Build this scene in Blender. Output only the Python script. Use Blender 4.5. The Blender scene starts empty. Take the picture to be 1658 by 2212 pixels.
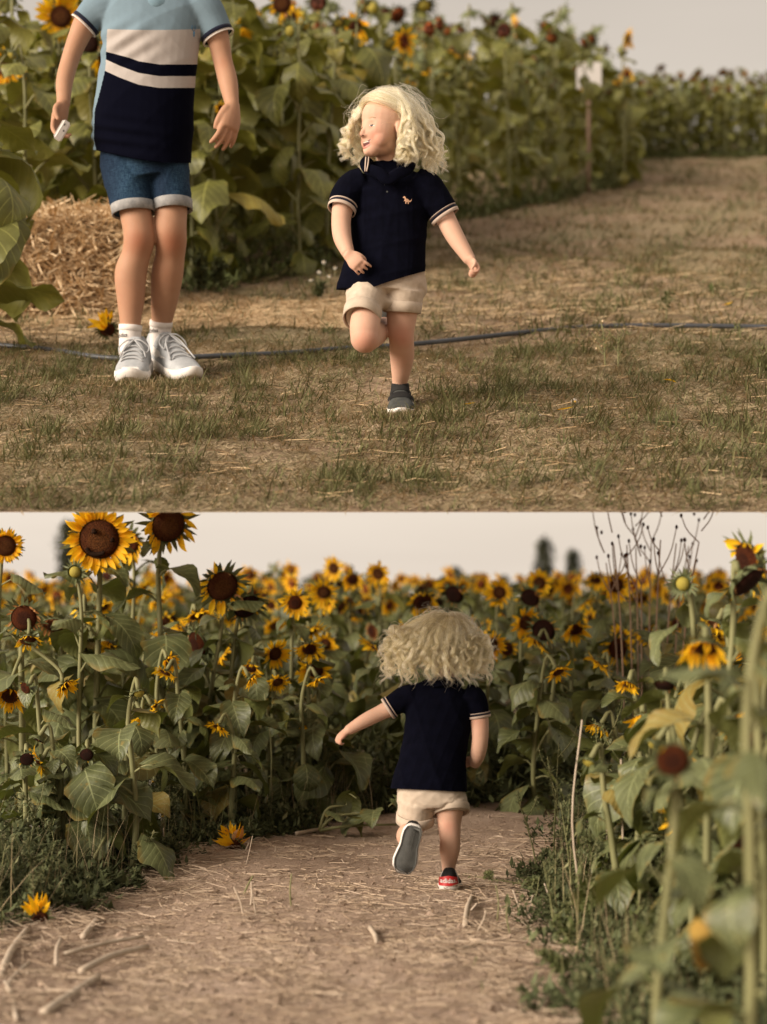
import bpy, math, random
import numpy as np
from mathutils import Vector, Matrix, Euler, Quaternion, noise
from mathutils.bvhtree import BVHTree

# ------------------------------------------------------------------ camera, sky, sun, exposure
S = bpy.context.scene
COL = S.collection
F = 3915.0                  # focal length in units of the 1658 x 2212 picture
EYE = 0.873                 # eye height above the field path
HZ = 1296.0                 # picture row of the level horizon
SLOPE = (HZ - 170.0) / F    # the meadow is a bank that rises away from the lens
DROP = 1.115
YE = F * DROP / 936.0       # nearest edge of the meadow bank

cd = bpy.data.cameras.new('camera')
cam = bpy.data.objects.new('camera', cd); COL.objects.link(cam)
cam.location = (0, 0, EYE); cam.rotation_euler = (math.radians(90), 0, 0)
cd.sensor_width = 36.0; cd.lens = F / 2212.0 * 36.0
cd.shift_y = (HZ - 1106.0) / 2212.0
cd.clip_start = 0.05; cd.clip_end = 2000
cd.dof.use_dof = True; cd.dof.focus_distance = 5.95; cd.dof.aperture_fstop = 2.2
S.camera = cam

SUN_EL, SUN_AZ = 21.0, 238.0     # degrees; azimuth clockwise from +Y as seen from above
w = bpy.data.worlds.new('World'); S.world = w; w.use_nodes = True
nt = w.node_tree; nt.nodes.clear()
def N(t, ty, **kw):
    n = t.nodes.new(ty)
    for k, v in kw.items(): setattr(n, k, v)
    return n
sky = N(nt, 'ShaderNodeTexSky', sky_type='NISHITA', sun_disc=False)
sky.sun_elevation = math.radians(SUN_EL); sky.sun_rotation = math.radians(SUN_AZ)
sky.air_density = 1.5; sky.dust_density = 4.0
tc = N(nt, 'ShaderNodeTexCoord'); mp = N(nt, 'ShaderNodeMapping'); mp.inputs['Scale'].default_value = (1.2, 1.2, 9.0)
cl = N(nt, 'ShaderNodeTexNoise'); cl.inputs['Scale'].default_value = 1.6; cl.inputs['Detail'].default_value = 4
cr = N(nt, 'ShaderNodeValToRGB')
cr.color_ramp.elements[0].position = 0.3; cr.color_ramp.elements[0].color = (5.4, 4.68, 3.98, 1)
cr.color_ramp.elements[1].position = 0.75; cr.color_ramp.elements[1].color = (6.6, 5.8, 4.98, 1)
mx = N(nt, 'ShaderNodeMix', data_type='RGBA'); mx.inputs['Factor'].default_value = 0.86   # cloud cover
bg = N(nt, 'ShaderNodeBackground'); bg.inputs['Strength'].default_value = 0.105
wo = N(nt, 'ShaderNodeOutputWorld')
L = nt.links.new
L(tc.outputs['Generated'], mp.inputs['Vector']); L(mp.outputs['Vector'], cl.inputs['Vector'])
L(cl.outputs['Fac'], cr.inputs['Fac']); L(sky.outputs['Color'], mx.inputs['A']); L(cr.outputs['Color'], mx.inputs['B'])
sx = N(nt, 'ShaderNodeSeparateXYZ'); L(tc.outputs['Generated'], sx.inputs[0])
gr = N(nt, 'ShaderNodeValToRGB'); ge = gr.color_ramp.elements      # evening overcast: a pale band above the horizon, greyer higher up
ge[0].position = 0.0; ge[0].color = (1, 1, 1, 1); ge[1].position = 0.30; ge[1].color = (0.72, 0.71, 0.70, 1)
L(sx.outputs['Z'], gr.inputs['Fac'])
m2 = N(nt, 'ShaderNodeMix', data_type='RGBA', blend_type='MULTIPLY'); m2.inputs['Factor'].default_value = 1.0
L(mx.outputs['Result'], m2.inputs['A']); L(gr.outputs['Color'], m2.inputs['B'])
L(m2.outputs['Result'], bg.inputs['Color']); L(bg.outputs['Background'], wo.inputs['Surface'])

sd = bpy.data.lights.new('sun', 'SUN'); sd.energy = 4.2; sd.angle = math.radians(34); sd.color = (1.0, 0.88, 0.75)
sun = bpy.data.objects.new('sun', sd); COL.objects.link(sun)
az, el = math.radians(SUN_AZ), math.radians(SUN_EL)
sun.rotation_euler = Vector((math.sin(az) * math.cos(el), math.cos(az) * math.cos(el), math.sin(el))).to_track_quat('Z', 'Y').to_euler()
S.view_settings.view_transform = 'Standard'; S.view_settings.look = 'None'
S.view_settings.exposure = 0.62; S.view_settings.gamma = 1.0; S.view_settings.use_curve_mapping = False
S.cycles.max_bounces = 10; S.cycles.transparent_max_bounces = 8; S.cycles.use_denoising = True
S.cycles.diffuse_bounces = 5; S.cycles.transmission_bounces = 10; S.cycles.glossy_bounces = 6

# ------------------------------------------------------------------ helpers
def px(u, v, Y): return Vector(((u - 829.0) / F * Y, Y, EYE + (HZ - v) / F * Y))
def meadow_z(x, y): return EYE - DROP + SLOPE * y
def on_path(u, v):                       # point of the level field ground seen at (u, v)
    Y = EYE * F / (v - HZ); return Vector(((u - 829.0) / F * Y, Y, 0.0))
def on_bank(u, v):                       # point of the meadow bank seen at (u, v)
    Y = DROP * F / (v - 170.0); return Vector(((u - 829.0) / F * Y, Y, meadow_z(0, Y)))

def mesh_np(name, V, faces, mats=(), smooth=True, attrs=None, fmat=None):
    """V (n,3); faces: an (m,k) int array or a list of such arrays"""
    me = bpy.data.meshes.new(name)
    V = np.asarray(V, dtype=np.float32)
    if not isinstance(faces, (list, tuple)): faces = [faces]
    faces = [np.asarray(f, dtype=np.int32) for f in faces if len(f)]
    loops = np.concatenate([f.ravel() for f in faces]); 
    sizes = np.concatenate([np.full(len(f), f.shape[1], dtype=np.int32) for f in faces])
    starts = np.concatenate([[0], np.cumsum(sizes)[:-1]]).astype(np.int32)
    me.vertices.add(len(V)); me.vertices.foreach_set('co', V.ravel())
    me.loops.add(len(loops)); me.loops.foreach_set('vertex_index', loops)
    me.polygons.add(len(sizes)); me.polygons.foreach_set('loop_start', starts)
    for m in mats: me.materials.append(m)
    if fmat is not None: me.polygons.foreach_set('material_index', np.asarray(fmat, dtype=np.int32))
    me.update(calc_edges=True)
    me.polygons.foreach_set('use_smooth', np.full(len(sizes), bool(smooth)))
    for k, a in (attrs or {}).items():
        a = np.asarray(a, dtype=np.float32)
        if a.ndim == 1:
            at = me.attributes.new(k, 'FLOAT', 'POINT'); at.data.foreach_set('value', a)
        else:
            at = me.attributes.new(k, 'FLOAT_VECTOR', 'POINT'); at.data.foreach_set('vector', a.ravel())
    return me

def link(name, data, parent=None, loc=(0, 0, 0), rot=None, scale=None):
    o = bpy.data.objects.new(name, data); COL.objects.link(o)
    if parent: o.parent = parent
    o.location = loc
    if rot is not None:
        if isinstance(rot, Quaternion): o.rotation_mode = 'QUATERNION'; o.rotation_quaternion = rot
        else: o.rotation_euler = rot
    if scale is not None: o.scale = (scale,) * 3 if not hasattr(scale, '__len__') else scale
    return o
def tag(o, label=None, cat=None, group=None, kind=None):
    if label: o['label'] = label
    if cat: o['category'] = cat
    if group: o['group'] = group
    if kind: o['kind'] = kind
    return o
def thing(name, label, cat, loc, group=None, rot=None, scale=None):
    return tag(link(name, None, None, loc, rot, scale), label, cat, group)

class MB:
    """collects shapes, then becomes one mesh"""
    def __init__(s): s.v = []; s.q = []; s.t = []; s.n = 0; s.a = []; s.qm = []; s.tm = []
    def add(s, V, q=None, t=None, attr=0.0, mat=0):
        V = np.asarray(V, dtype=np.float32); s.v.append(V)
        if q is not None and len(q): s.q.append(np.asarray(q, dtype=np.int32) + s.n); s.qm.append(np.full(len(q), mat))
        if t is not None and len(t): s.t.append(np.asarray(t, dtype=np.int32) + s.n); s.tm.append(np.full(len(t), mat))
        s.a.append(np.broadcast_to(np.asarray(attr, dtype=np.float32), (len(V),))); s.n += len(V)
    def data(s, name, mats=(), smooth=True):
        fs, fm = [], []
        if s.q: fs.append(np.concatenate(s.q)); fm.append(np.concatenate(s.qm))
        if s.t: fs.append(np.concatenate(s.t)); fm.append(np.concatenate(s.tm))
        return mesh_np(name, np.concatenate(s.v), fs, mats, smooth, {'tint': np.concatenate(s.a)}, np.concatenate(fm))
    def build(s, name, mats, parent=None, smooth=True, **kw):
        if not isinstance(mats, (list, tuple)): mats = [mats]
        return link(name, s.data(name, mats, smooth), parent, **kw)

def catmull(P, n):
    P = np.asarray(P, dtype=float); k = len(P)
    if k == 2: 
        t = np.linspace(0, 1, n)[:, None]; return P[0] * (1 - t) + P[1] * t
    Q = np.vstack([2 * P[0] - P[1], P, 2 * P[-1] - P[-2]])
    T = np.linspace(0, k - 1, n); i = np.minimum(T.astype(int), k - 2); t = (T - i)[:, None]
    a, b, c, d = Q[i], Q[i + 1], Q[i + 2], Q[i + 3]
    return 0.5 * ((2 * b) + (c - a) * t + (2 * a - 5 * b + 4 * c - d) * t ** 2 + (3 * b - a - 3 * c + d) * t ** 3)

def frames(C, up=None):
    T = np.gradient(C, axis=0); T /= np.linalg.norm(T, axis=1)[:, None] + 1e-12
    ref = np.array(up if up is not None else (0.0, -1.0, 0.0))
    if up is None and abs(T[0] @ ref) > 0.9: ref = np.array((1.0, 0, 0))
    A = np.zeros_like(C); prev = ref
    for i in range(len(C)):
        r = ref if up is not None else prev
        a = r - (r @ T[i]) * T[i]; l = np.linalg.norm(a)
        a = a / l if l > 1e-6 else prev
        A[i] = a; prev = a
    B = np.cross(T, A)
    return T, A, B

def tube(mb, pts, rad, seg=12, n=None, up=None, cap=True, attr=0.0, mat=0, ratio=1.0):
    """pts control points; rad: radii at the points (scalar or (ra, rb) pairs: ra along `up`, rb across)"""
    pts = np.asarray(pts, dtype=float); k = len(pts)
    n = n or max(2, (k - 1) * 4 + 1)
    C = catmull(pts, n)
    R = np.array([(r, r * ratio) if np.isscalar(r) else r for r in (rad if hasattr(rad, '__len__') else [rad] * k)], dtype=float)
    R = np.maximum(catmull(R, n), 1e-5) if k > 1 else R
    T, A, B = frames(C, up)
    th = np.linspace(0, 2 * np.pi, seg, endpoint=False)
    V = C[:, None, :] + A[:, None, :] * (np.cos(th)[None, :, None] * R[:, 0, None, None]) + B[:, None, :] * (np.sin(th)[None, :, None] * R[:, 1, None, None])
    V = V.reshape(-1, 3)
    i = np.arange(n - 1)[:, None] * seg; j = np.arange(seg)[None, :]; j2 = (j + 1) % seg
    q = np.stack([i + j, i + j2, i + seg + j2, i + seg + j], -1).reshape(-1, 4)
    t = None
    if cap:
        V = np.vstack([V, C[0] - T[0] * R[0].min() * (0.5 if cap == 'round' else 0), C[-1] + T[-1] * R[-1].min() * (0.5 if cap == 'round' else 0)])
        j = np.arange(seg); j2 = (j + 1) % seg; m = n * seg
        t = np.vstack([np.stack([np.full(seg, m), j2, j], -1), np.stack([np.full(seg, m + 1), (n - 1) * seg + j, (n - 1) * seg + j2], -1)])
    a = attr
    mb.add(V, q, t, a, mat)

def ball(mb, c, r, seg=14, rings=9, rot=None, attr=0.0, mat=0):
    r = (r, r, r) if np.isscalar(r) else r
    ph = np.linspace(0, np.pi, rings + 1)[1:-1]; th = np.linspace(0, 2 * np.pi, seg, endpoint=False)
    V = np.array([(np.sin(p) * np.cos(t), np.sin(p) * np.sin(t), np.cos(p)) for p in ph for t in th] + [(0, 0, 1), (0, 0, -1)]) * np.array(r)
    if rot is not None: V = V @ np.array(rot.to_matrix() if not isinstance(rot, Matrix) else rot).T
    V = V + np.array(c)
    k = rings - 1; i = np.arange(k - 1)[:, None] * seg; j = np.arange(seg)[None, :]; j2 = (j + 1) % seg
    q = np.stack([i + j, i + seg + j, i + seg + j2, i + j2], -1).reshape(-1, 4)
    j = np.arange(seg); j2 = (j + 1) % seg
    t = np.vstack([np.stack([np.full(seg, k * seg), j, j2], -1), np.stack([np.full(seg, k * seg + 1), (k - 1) * seg + j2, (k - 1) * seg + j], -1)])
    mb.add(V, q, t, attr, mat)

# ------------------------------------------------------------------ materials
def new_mat(name):
    m = bpy.data.materials.new(name); m.use_nodes = True
    t = m.node_tree; t.nodes.clear()
    out = N(t, 'ShaderNodeOutputMaterial'); p = N(t, 'ShaderNodeBsdfPrincipled')
    t.links.new(p.outputs[0], out.inputs[0])
    return m, t, p, out
def ramp(t, fac, stops):
    r = N(t, 'ShaderNodeValToRGB'); e = r.color_ramp.elements
    while len(e) < len(stops): e.new(0.5)
    for k, (po, c) in enumerate(stops): e[k].position = po; e[k].color = (*c, 1)
    t.links.new(fac, r.inputs['Fac']); return r.outputs['Color']
def noise_fac(t, scale, detail=3, coord='Object', rough=0.55, vscale=None, dist=0.0):
    c = N(t, 'ShaderNodeTexCoord'); n = N(t, 'ShaderNodeTexNoise')
    n.inputs['Scale'].default_value = scale; n.inputs['Detail'].default_value = detail; n.inputs['Roughness'].default_value = rough
    n.inputs['Distortion'].default_value = dist
    src = c.outputs[coord]
    if vscale:
        m = N(t, 'ShaderNodeMapping'); m.inputs['Scale'].default_value = vscale; t.links.new(src, m.inputs['Vector']); src = m.outputs['Vector']
    t.links.new(src, n.inputs['Vector']); return n.outputs['Fac']
def mixc(t, fac, a, b, blend='MIX'):
    m = N(t, 'ShaderNodeMix', data_type='RGBA', blend_type=blend)
    for k, v in (('Factor', fac), ('A', a), ('B', b)):
        if hasattr(v, 'is_linked') or hasattr(v, 'links'): t.links.new(v, m.inputs[k])
        else: m.inputs[k].default_value = v if np.isscalar(v) else (*v, 1)
    return m.outputs['Result']
def attr_fac(t, name, out='Fac'):
    a = N(t, 'ShaderNodeAttribute', attribute_name=name); return a.outputs[out]
def math_(t, op, a, b=None):
    m = N(t, 'ShaderNodeMath', operation=op)
    for k, v in ((0, a), (1, b)):
        if v is None: continue
        if np.isscalar(v): m.inputs[k].default_value = v
        else: t.links.new(v, m.inputs[k])
    return m.outputs[0]
def bump(t, p, h, strength=0.4, dist=0.002):
    b = N(t, 'ShaderNodeBump'); b.inputs['Strength'].default_value = strength; b.inputs['Distance'].default_value = dist
    t.links.new(h, b.inputs['Height']); t.links.new(b.outputs[0], p.inputs['Normal'])
def rnd(t): return N(t, 'ShaderNodeObjectInfo').outputs['Random']
def simple(name, c0, c1=None, scale=20.0, rough=0.7, bumps=0.0, coord='Object', bs=None, spec=0.5):
    m, t, p, o = new_mat(name)
    p.inputs['Roughness'].default_value = rough; p.inputs['Specular IOR Level'].default_value = spec
    if c1 is None: p.inputs['Base Color'].default_value = (*c0, 1)
    else: t.links.new(ramp(t, noise_fac(t, scale, 4, coord), [(0.3, c0), (0.7, c1)]), p.inputs['Base Color'])
    if bumps: bump(t, p, noise_fac(t, bs or scale * 3, 3, coord), bumps, 0.003)
    return m
def translucent(t, p, out, col, w=0.3):
    tr = N(t, 'ShaderNodeBsdfTranslucent'); ms = N(t, 'ShaderNodeMixShader'); ms.inputs[0].default_value = w
    if hasattr(col, 'links') : t.links.new(col, tr.inputs[0])
    else: tr.inputs[0].default_value = (*col, 1)
    t.links.new(p.outputs[0], ms.inputs[1]); t.links.new(tr.outputs[0], ms.inputs[2]); t.links.new(ms.outputs[0], out.inputs[0])
# ------------------------------------------------------------------ ground
def tint_mat(name, stops, rough=0.8, trans=0.0, spec=0.3):
    """blades, straws and small leaves: colour follows each piece's own tint value"""
    m, t, p, o = new_mat(name)
    c = ramp(t, attr_fac(t, 'tint'), stops); t.links.new(c, p.inputs['Base Color'])
    p.inputs['Roughness'].default_value = rough; p.inputs['Specular IOR Level'].default_value = spec
    if trans: translucent(t, p, o, c, trans)
    return m

def soil_mat(name, base, dark, pale, patches=None):
    m, t, p, o = new_mat(name)
    c = ramp(t, noise_fac(t, 3.0, 6, 'Object', 0.65), [(0.3, dark), (0.5, base), (0.72, pale)])
    if patches: c = mixc(t, ramp(t, noise_fac(t, patches[0], 3), [(0.42, (0, 0, 0)), (0.6, (1, 1, 1))]), c, patches[1])
    c = mixc(t, 0.35, c, ramp(t, noise_fac(t, 60, 4), [(0.3, dark), (0.7, pale)]))
    t.links.new(c, p.inputs['Base Color']); p.inputs['Roughness'].default_value = 0.95; p.inputs['Specular IOR Level'].default_value = 0.15
    h = math_(t, 'ADD', noise_fac(t, 45, 6, 'Object', 0.7), math_(t, 'MULTIPLY', noise_fac(t, 160, 4, 'Object', 0.7), 0.4)); bump(t, p, h, 0.9, 0.018)
    return m

rng = np.random.default_rng(7)
M_path = soil_mat('dry_path_soil', (0.46, 0.335, 0.25), (0.30, 0.21, 0.15), (0.56, 0.43, 0.335))
M_bank = soil_mat('dry_meadow_soil', (0.36, 0.25, 0.165), (0.22, 0.15, 0.095), (0.50, 0.36, 0.25), (0.9, (0.28, 0.24, 0.13)))
M_under = simple('bank_underside_bounce', (0.62, 0.56, 0.48), (0.72, 0.66, 0.58), 3, 0.9)  # added pale underside, made to bounce light onto the level field below

# level field ground: fine near the lens, one sheet out to the horizon
def hgt(x, y): return 0.010 * np.sin(x * 5.1 + y * 1.7) + 0.008 * np.sin(y * 6.3 - x * 2.2) + 0.006 * np.sin(x * 13 + 2 * np.sin(y * 9))
xs = np.concatenate([[-900, -200, -40, -12], np.linspace(-5, 5, 101), [12, 40, 200, 900]])
ys = np.concatenate([[-300, -40, -6], np.linspace(0.5, 12.5, 121), [16, 24, 40, 80, 200, 900]])
gx, gy = np.meshgrid(xs, ys); gz = hgt(gx, gy) * (np.abs(gx) < 5.1) * (gy > 0.4) * (gy < 12.6)
nx, ny = len(xs), len(ys); ii = np.arange(ny - 1)[:, None] * nx + np.arange(nx - 1)[None, :]
q = np.stack([ii, ii + 1, ii + 1 + nx, ii + nx], -1).reshape(-1, 4)
tag(link('ground', mesh_np('ground', np.stack([gx, gy, gz], -1).reshape(-1, 3), q, [M_path])), 'bare dry sandy soil of the field path with straw litter', kind='structure')

# meadow bank: a wedge of turf that rises away from the lens
HWB = lambda y: 0.02 + 0.2125 * y + np.interp(y, [5.5, 8.0], [0.0, 0.20])
XL = lambda y: -HWB(y); XR = lambda y: HWB(y)
ys = np.concatenate([np.linspace(YE, 14, 90), np.linspace(14.5, 31, 34)])
NXB = 70
tt = np.linspace(0, 1, NXB)
bx = np.stack([XL(y) + (XR(y) - XL(y)) * tt for y in ys]); by = np.repeat(ys[:, None], NXB, 1)
def bank_bump(x, y):
    f = np.clip((y - YE) / 0.5, 0, 1)
    return f * (0.014 * np.sin(x * 4.3 + y * 2.1) + 0.010 * np.sin(y * 5.7 - x * 3.1) + 0.006 * np.sin(x * 11 + y * 8))
bz = meadow_z(0, by) + bank_bump(bx, by)
nyb = len(ys); V = np.stack([bx, by, bz], -1).reshape(-1, 3)
ii = np.arange(nyb - 1)[:, None] * NXB + np.arange(NXB - 1)[None, :]
q = np.stack([ii, ii + 1, ii + 1 + NXB, ii + NXB], -1).reshape(-1, 4); fm = np.zeros(len(q), int)
k = len(V)
thk = np.minimum(0.0006 + 0.10 * (ys - YE), 0.35)
U = np.array([(XL(y), y, meadow_z(0, y) - t_) for y, t_ in zip(ys, thk)] + [(XR(y), y, meadow_z(0, y) - t_) for y, t_ in zip(ys, thk)])
V = np.vstack([V, U]); a = np.arange(nyb - 1); Lo, Ro = k, k + nyb
uq = np.stack([Lo + a, Lo + a + 1, Ro + a + 1, Ro + a], -1)
lq = np.stack([a * NXB, (a + 1) * NXB, Lo + a + 1, Lo + a], -1)
rq = np.stack([a * NXB + NXB - 1, Ro + a, Ro + a + 1, (a + 1) * NXB + NXB - 1], -1)
me = mesh_np('meadow_bank', V, [q, uq, lq, rq, np.array([[0, k, k + nyb, NXB - 1]]), np.array([[(nyb - 1) * NXB, (nyb - 1) * NXB + NXB - 1, k + 2 * nyb - 1, k + nyb - 1]])],
             [M_bank, M_under], True, None, np.concatenate([fm, np.ones(len(uq), int), np.zeros(2 * len(lq) + 2, int)]))
tag(link('meadow_bank', me), 'trampled dry grass bank rising behind the running child', kind='structure')

def blades(n, P, length, width, lean, az, tint, curl=0.6, seg=3, seedw=1.0, updir=(0, 0, 1)):
    """n grass blades or straws as tapering strips; arrays of base points, lengths, widths, lean from vertical, azimuth, tint"""
    d = np.stack([np.cos(az), np.sin(az), np.zeros(n)], -1); side = np.stack([-np.sin(az), np.cos(az), np.zeros(n)], -1)
    Vs = []; pos = P.copy(); ang = lean.copy()
    for s in range(seg + 1):
        wv = width * (1 - (s / seg) ** 2 * seedw) * 0.5
        Vs.append(pos - side * wv[:, None]); Vs.append(pos + side * wv[:, None])
        step = length / seg
        pos = pos + (d * np.sin(ang)[:, None] + np.array(updir) * np.cos(ang)[:, None]) * step[:, None]
        ang = ang + curl / seg * np.ones(n)
    V = np.stack(Vs, 1).reshape(-1, 3); m = 2 * (seg + 1)
    b = np.arange(n)[:, None] * m
    q = np.concatenate([b + np.array([[2 * s, 2 * s + 1, 2 * s + 3, 2 * s + 2]]) for s in range(seg)])
    return V, q, np.repeat(tint, m)

def fbm(x, y, seed=0):
    r = np.random.default_rng(seed); o = np.zeros_like(x)
    for k in range(6):
        a, b, c, d = r.uniform(0.8, 2.0, 4) * (1.6 ** k) * 1.4
        o += np.sin(a * x + b * y + r.uniform(0, 6)) * np.sin(c * y - d * x + r.uniform(0, 6)) / (1.35 ** k)
    return o

M_grass = tint_mat('meadow_grass', [(0.0, (0.075, 0.082, 0.028)), (0.35, (0.17, 0.165, 0.066)), (0.55, (0.31, 0.245, 0.13)), (0.8, (0.45, 0.34, 0.205)), (1.0, (0.62, 0.48, 0.32))], 0.75, 0.15)
def meadow_grass():
    Vs, Qs, As, off = [], [], [], 0
    def put(V, q, a):
        nonlocal off
        Vs.append(V); Qs.append(q + off); As.append(a); off += len(V)
    for (y0, y1, n, ls, wsc) in ((YE + 0.001, 7.6, 110000, 1.0, 1.15), (7.6, 12, 64000, 1.1, 1.8), (12, 27, 44000, 1.5, 3.6)):
        y = y0 + (y1 - y0) * rng.random(n) ** 0.9; hw = (0.10 + 0.222 * y)
        x = rng.uniform(-1, 1, n) * hw
        g = fbm(x * 2.2, y * 2.2, 3); f2 = fbm(x * 7, y * 7, 5)
        bare = (fbm(x * 1.3, y * 1.3, 11) + 0.6 * f2 > 1.3) & (rng.random(n) < 0.8)
        # worn sandy strip in front of the bale and along the plants, and the far worn ground
        far_field = (y > edge_y(x) - 0.15)
        keep = ~bare & ~(far_field & (rng.random(n) < 0.7))
        x, y, g, f2 = x[keep], y[keep], g[keep], f2[keep]; m = len(x)
        green = np.clip(0.45 + 0.34 * g + 0.34 * f2 + rng.normal(0, 0.22, m), 0, 1)
        tall = np.clip(0.7 + 0.4 * f2 + 0.3 * g, 0.35, 1.8)
        tint = np.where(rng.random(m) < 0.10 + 0.52 * green, rng.uniform(0, 0.42, m), rng.uniform(0.45, 1, m))
        ln = rng.uniform(0.035, 0.085, m) * ls * np.where(tint < 0.45, tall, 0.9)
        lean = np.where(tint < 0.45, rng.uniform(0.35, 1.35, m), rng.uniform(0.9, 1.65, m))
        base_az = fbm(x * 3, y * 3, 21) * 1.6
        azm = base_az + rng.normal(0, 1.6, m)
        P = np.stack([x, y, meadow_z(0, y) + bank_bump(x, y) - 0.004], -1)
        V, q, a = blades(m, P, ln, rng.uniform(0.0022, 0.0042, m) * wsc, lean, azm, tint, 0.5)
        V[:, 2] = np.maximum(V[:, 2], meadow_z(0, V[:, 1]) + bank_bump(V[:, 0], V[:, 1]) + 0.003)
        put(V, q, a)
    for (u, v, s_) in ((280, 831, .11), (395, 829, .12), (866, 903, .09), (335, 826, .08)):      # tufts that close round the shoes
        b = on_bank(u, v); m = 420; x = b.x + rng.normal(0, s_, m); y = b.y - np.abs(rng.normal(0, .05, m)) - .012
        P = np.stack([x, y, meadow_z(0, y) + bank_bump(x, y) - .004], -1)
        V, q, a = blades(m, P, rng.uniform(.025, .06, m), rng.uniform(.0022, .004, m), rng.uniform(.2, 1.2, m), rng.uniform(0, 6.28, m), np.where(rng.random(m) < .5, rng.uniform(0, .42, m), rng.uniform(.45, 1, m)), .5); put(V, q, a)
    V = np.concatenate(Vs); keepv = V[:, 1] > YE
    V[:, 1] = np.maximum(V[:, 1], YE + 0.001)
    me = mesh_np('meadow_grass', V, np.concatenate(Qs), [M_grass], True, {'tint': np.concatenate(As)})
    tag(link('meadow_grass', me), 'short trampled grass, half dry and half green, on the meadow', 'grass', kind='stuff')

# where the sunflowers on the bank begin, as y for a given x
EDGE = np.array([(-4.0, 9.0), (-2.1, 9.2), (-1.05, 9.5), (-0.46, 10.2), (0.07, 12.6), (0.66, 14.4), (1.5, 16.4), (2.3, 18.2), (2.75, 19.6), (3.4, 25.0), (6.0, 26.0), (9.0, 26.5)])
def edge_y(x): return np.interp(x, EDGE[:, 0], EDGE[:, 1])
meadow_grass()
# ------------------------------------------------------------------ sunflowers
def leaf_mat(name, top_a, top_b, under, yellow, rough=0.5, trans=0.22, spec=0.5):
    m, t, p, o = new_mat(name)
    uv = N(t, 'ShaderNodeAttribute', attribute_name='luv'); sp = N(t, 'ShaderNodeSeparateXYZ'); t.links.new(uv.outputs['Vector'], sp.inputs[0])
    ay = math_(t, 'ABSOLUTE', sp.outputs['Y'])
    mid = math_(t, 'LESS_THAN', ay, 0.035)
    side = math_(t, 'ABSOLUTE', math_(t, 'SUBTRACT', math_(t, 'FRACT', math_(t, 'MULTIPLY', math_(t, 'SUBTRACT', sp.outputs['X'], math_(t, 'MULTIPLY', ay, 0.32)), 6.0)), 0.5))
    vein = math_(t, 'MULTIPLY', math_(t, 'LESS_THAN', side, 0.055), 0.45)
    vf = math_(t, 'MAXIMUM', math_(t, 'MULTIPLY', mid, 0.7), vein)
    c = ramp(t, rnd(t), [(0.0, top_a), (0.5, top_b), (0.9, top_a), (0.965, yellow)])
    c = mixc(t, 0.45, c, ramp(t, noise_fac(t, 14, 4), [(0.3, tuple(x * 0.65 for x in top_a)), (0.72, tuple(x * 1.25 for x in top_b))]))
    c = mixc(t, ramp(t, noise_fac(t, 23, 2), [(0.66, (0, 0, 0)), (0.74, (0.5, 0.5, 0.5))]), c, tuple(x * 0.8 for x in yellow))
    ed = math_(t, 'MULTIPLY', ramp(t, ay, [(0.72, (0, 0, 0)), (1.0, (1, 1, 1))]), ramp(t, noise_fac(t, 9, 2), [(0.52, (0, 0, 0)), (0.62, (0.8, 0.8, 0.8))]))
    c = mixc(t, ed, c, tuple(x * 0.6 for x in yellow))
    c = mixc(t, vf, c, tuple(min(1, x * 1.9 + 0.02) for x in top_b))
    g = N(t, 'ShaderNodeNewGeometry'); c = mixc(t, math_(t, 'MULTIPLY', g.outputs['Backfacing'], 0.7), c, under)
    t.links.new(c, p.inputs['Base Color']); p.inputs['Roughness'].default_value = rough; p.inputs['Specular IOR Level'].default_value = spec
    h = math_(t, 'ADD', math_(t, 'MULTIPLY', side, 0.8), math_(t, 'MULTIPLY', noise_fac(t, 55, 4), 0.9)); bump(t, p, h, 0.55, 0.004)
    translucent(t, p, o, mixc(t, 1.0, c, (1.0, 1.1, 0.5), 'MULTIPLY'), trans)
    return m
M_leaf_a = leaf_mat('leaf_bank', (0.088, 0.094, 0.017), (0.185, 0.18, 0.042), (0.20, 0.19, 0.036), (0.38, 0.27, 0.04), .5, .20, .5)
M_leaf_b = leaf_mat('leaf_field', (0.065, 0.078, 0.024), (0.135, 0.148, 0.062), (0.13, 0.14, 0.034), (0.32, 0.21, 0.035), .48, .16, .5)
def stem_mat(name, a, b):
    m, t, p, o = new_mat(name)
    t.links.new(ramp(t, noise_fac(t, 30, 3, 'Object', 0.6, (1, 1, 0.12)), [(0.3, a), (0.7, b)]), p.inputs['Base Color'])
    p.inputs['Roughness'].default_value = 0.7; bump(t, p, noise_fac(t, 90, 3, 'Object', 0.6, (1, 1, 0.1)), 0.4, 0.003); return m
M_stem = stem_mat('sunflower_stem', (0.13, 0.13, 0.045), (0.21, 0.20, 0.085))
M_stemdry = stem_mat('dry_stem', (0.38, 0.295, 0.21), (0.53, 0.44, 0.34))
def petal_mat(name, a, b, base):
    m, t, p, o = new_mat(name)
    uv = N(t, 'ShaderNodeAttribute', attribute_name='luv'); sp = N(t, 'ShaderNodeSeparateXYZ'); t.links.new(uv.outputs['Vector'], sp.inputs[0])
    c = ramp(t, rnd(t), [(0, a), (1, b)])
    c = mixc(t, 0.4, c, ramp(t, noise_fac(t, 50, 3), [(0.3, a), (0.7, b)]))
    c = mixc(t, ramp(t, sp.outputs['X'], [(0.0, (1, 1, 1)), (0.35, (0, 0, 0))]), c, base)
    t.links.new(c, p.inputs['Base Color']); p.inputs['Roughness'].default_value = 0.6; p.inputs['Specular IOR Level'].default_value = 0.25
    translucent(t, p, o, c, 0.45); return m
M_petal = petal_mat('yellow_petal', (0.92, 0.50, 0.010), (0.98, 0.62, 0.018), (0.86, 0.36, 0.008))
M_petalold = petal_mat('withered_petal', (0.46, 0.17, 0.03), (0.52, 0.30, 0.13), (0.30, 0.10, 0.03))
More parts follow.
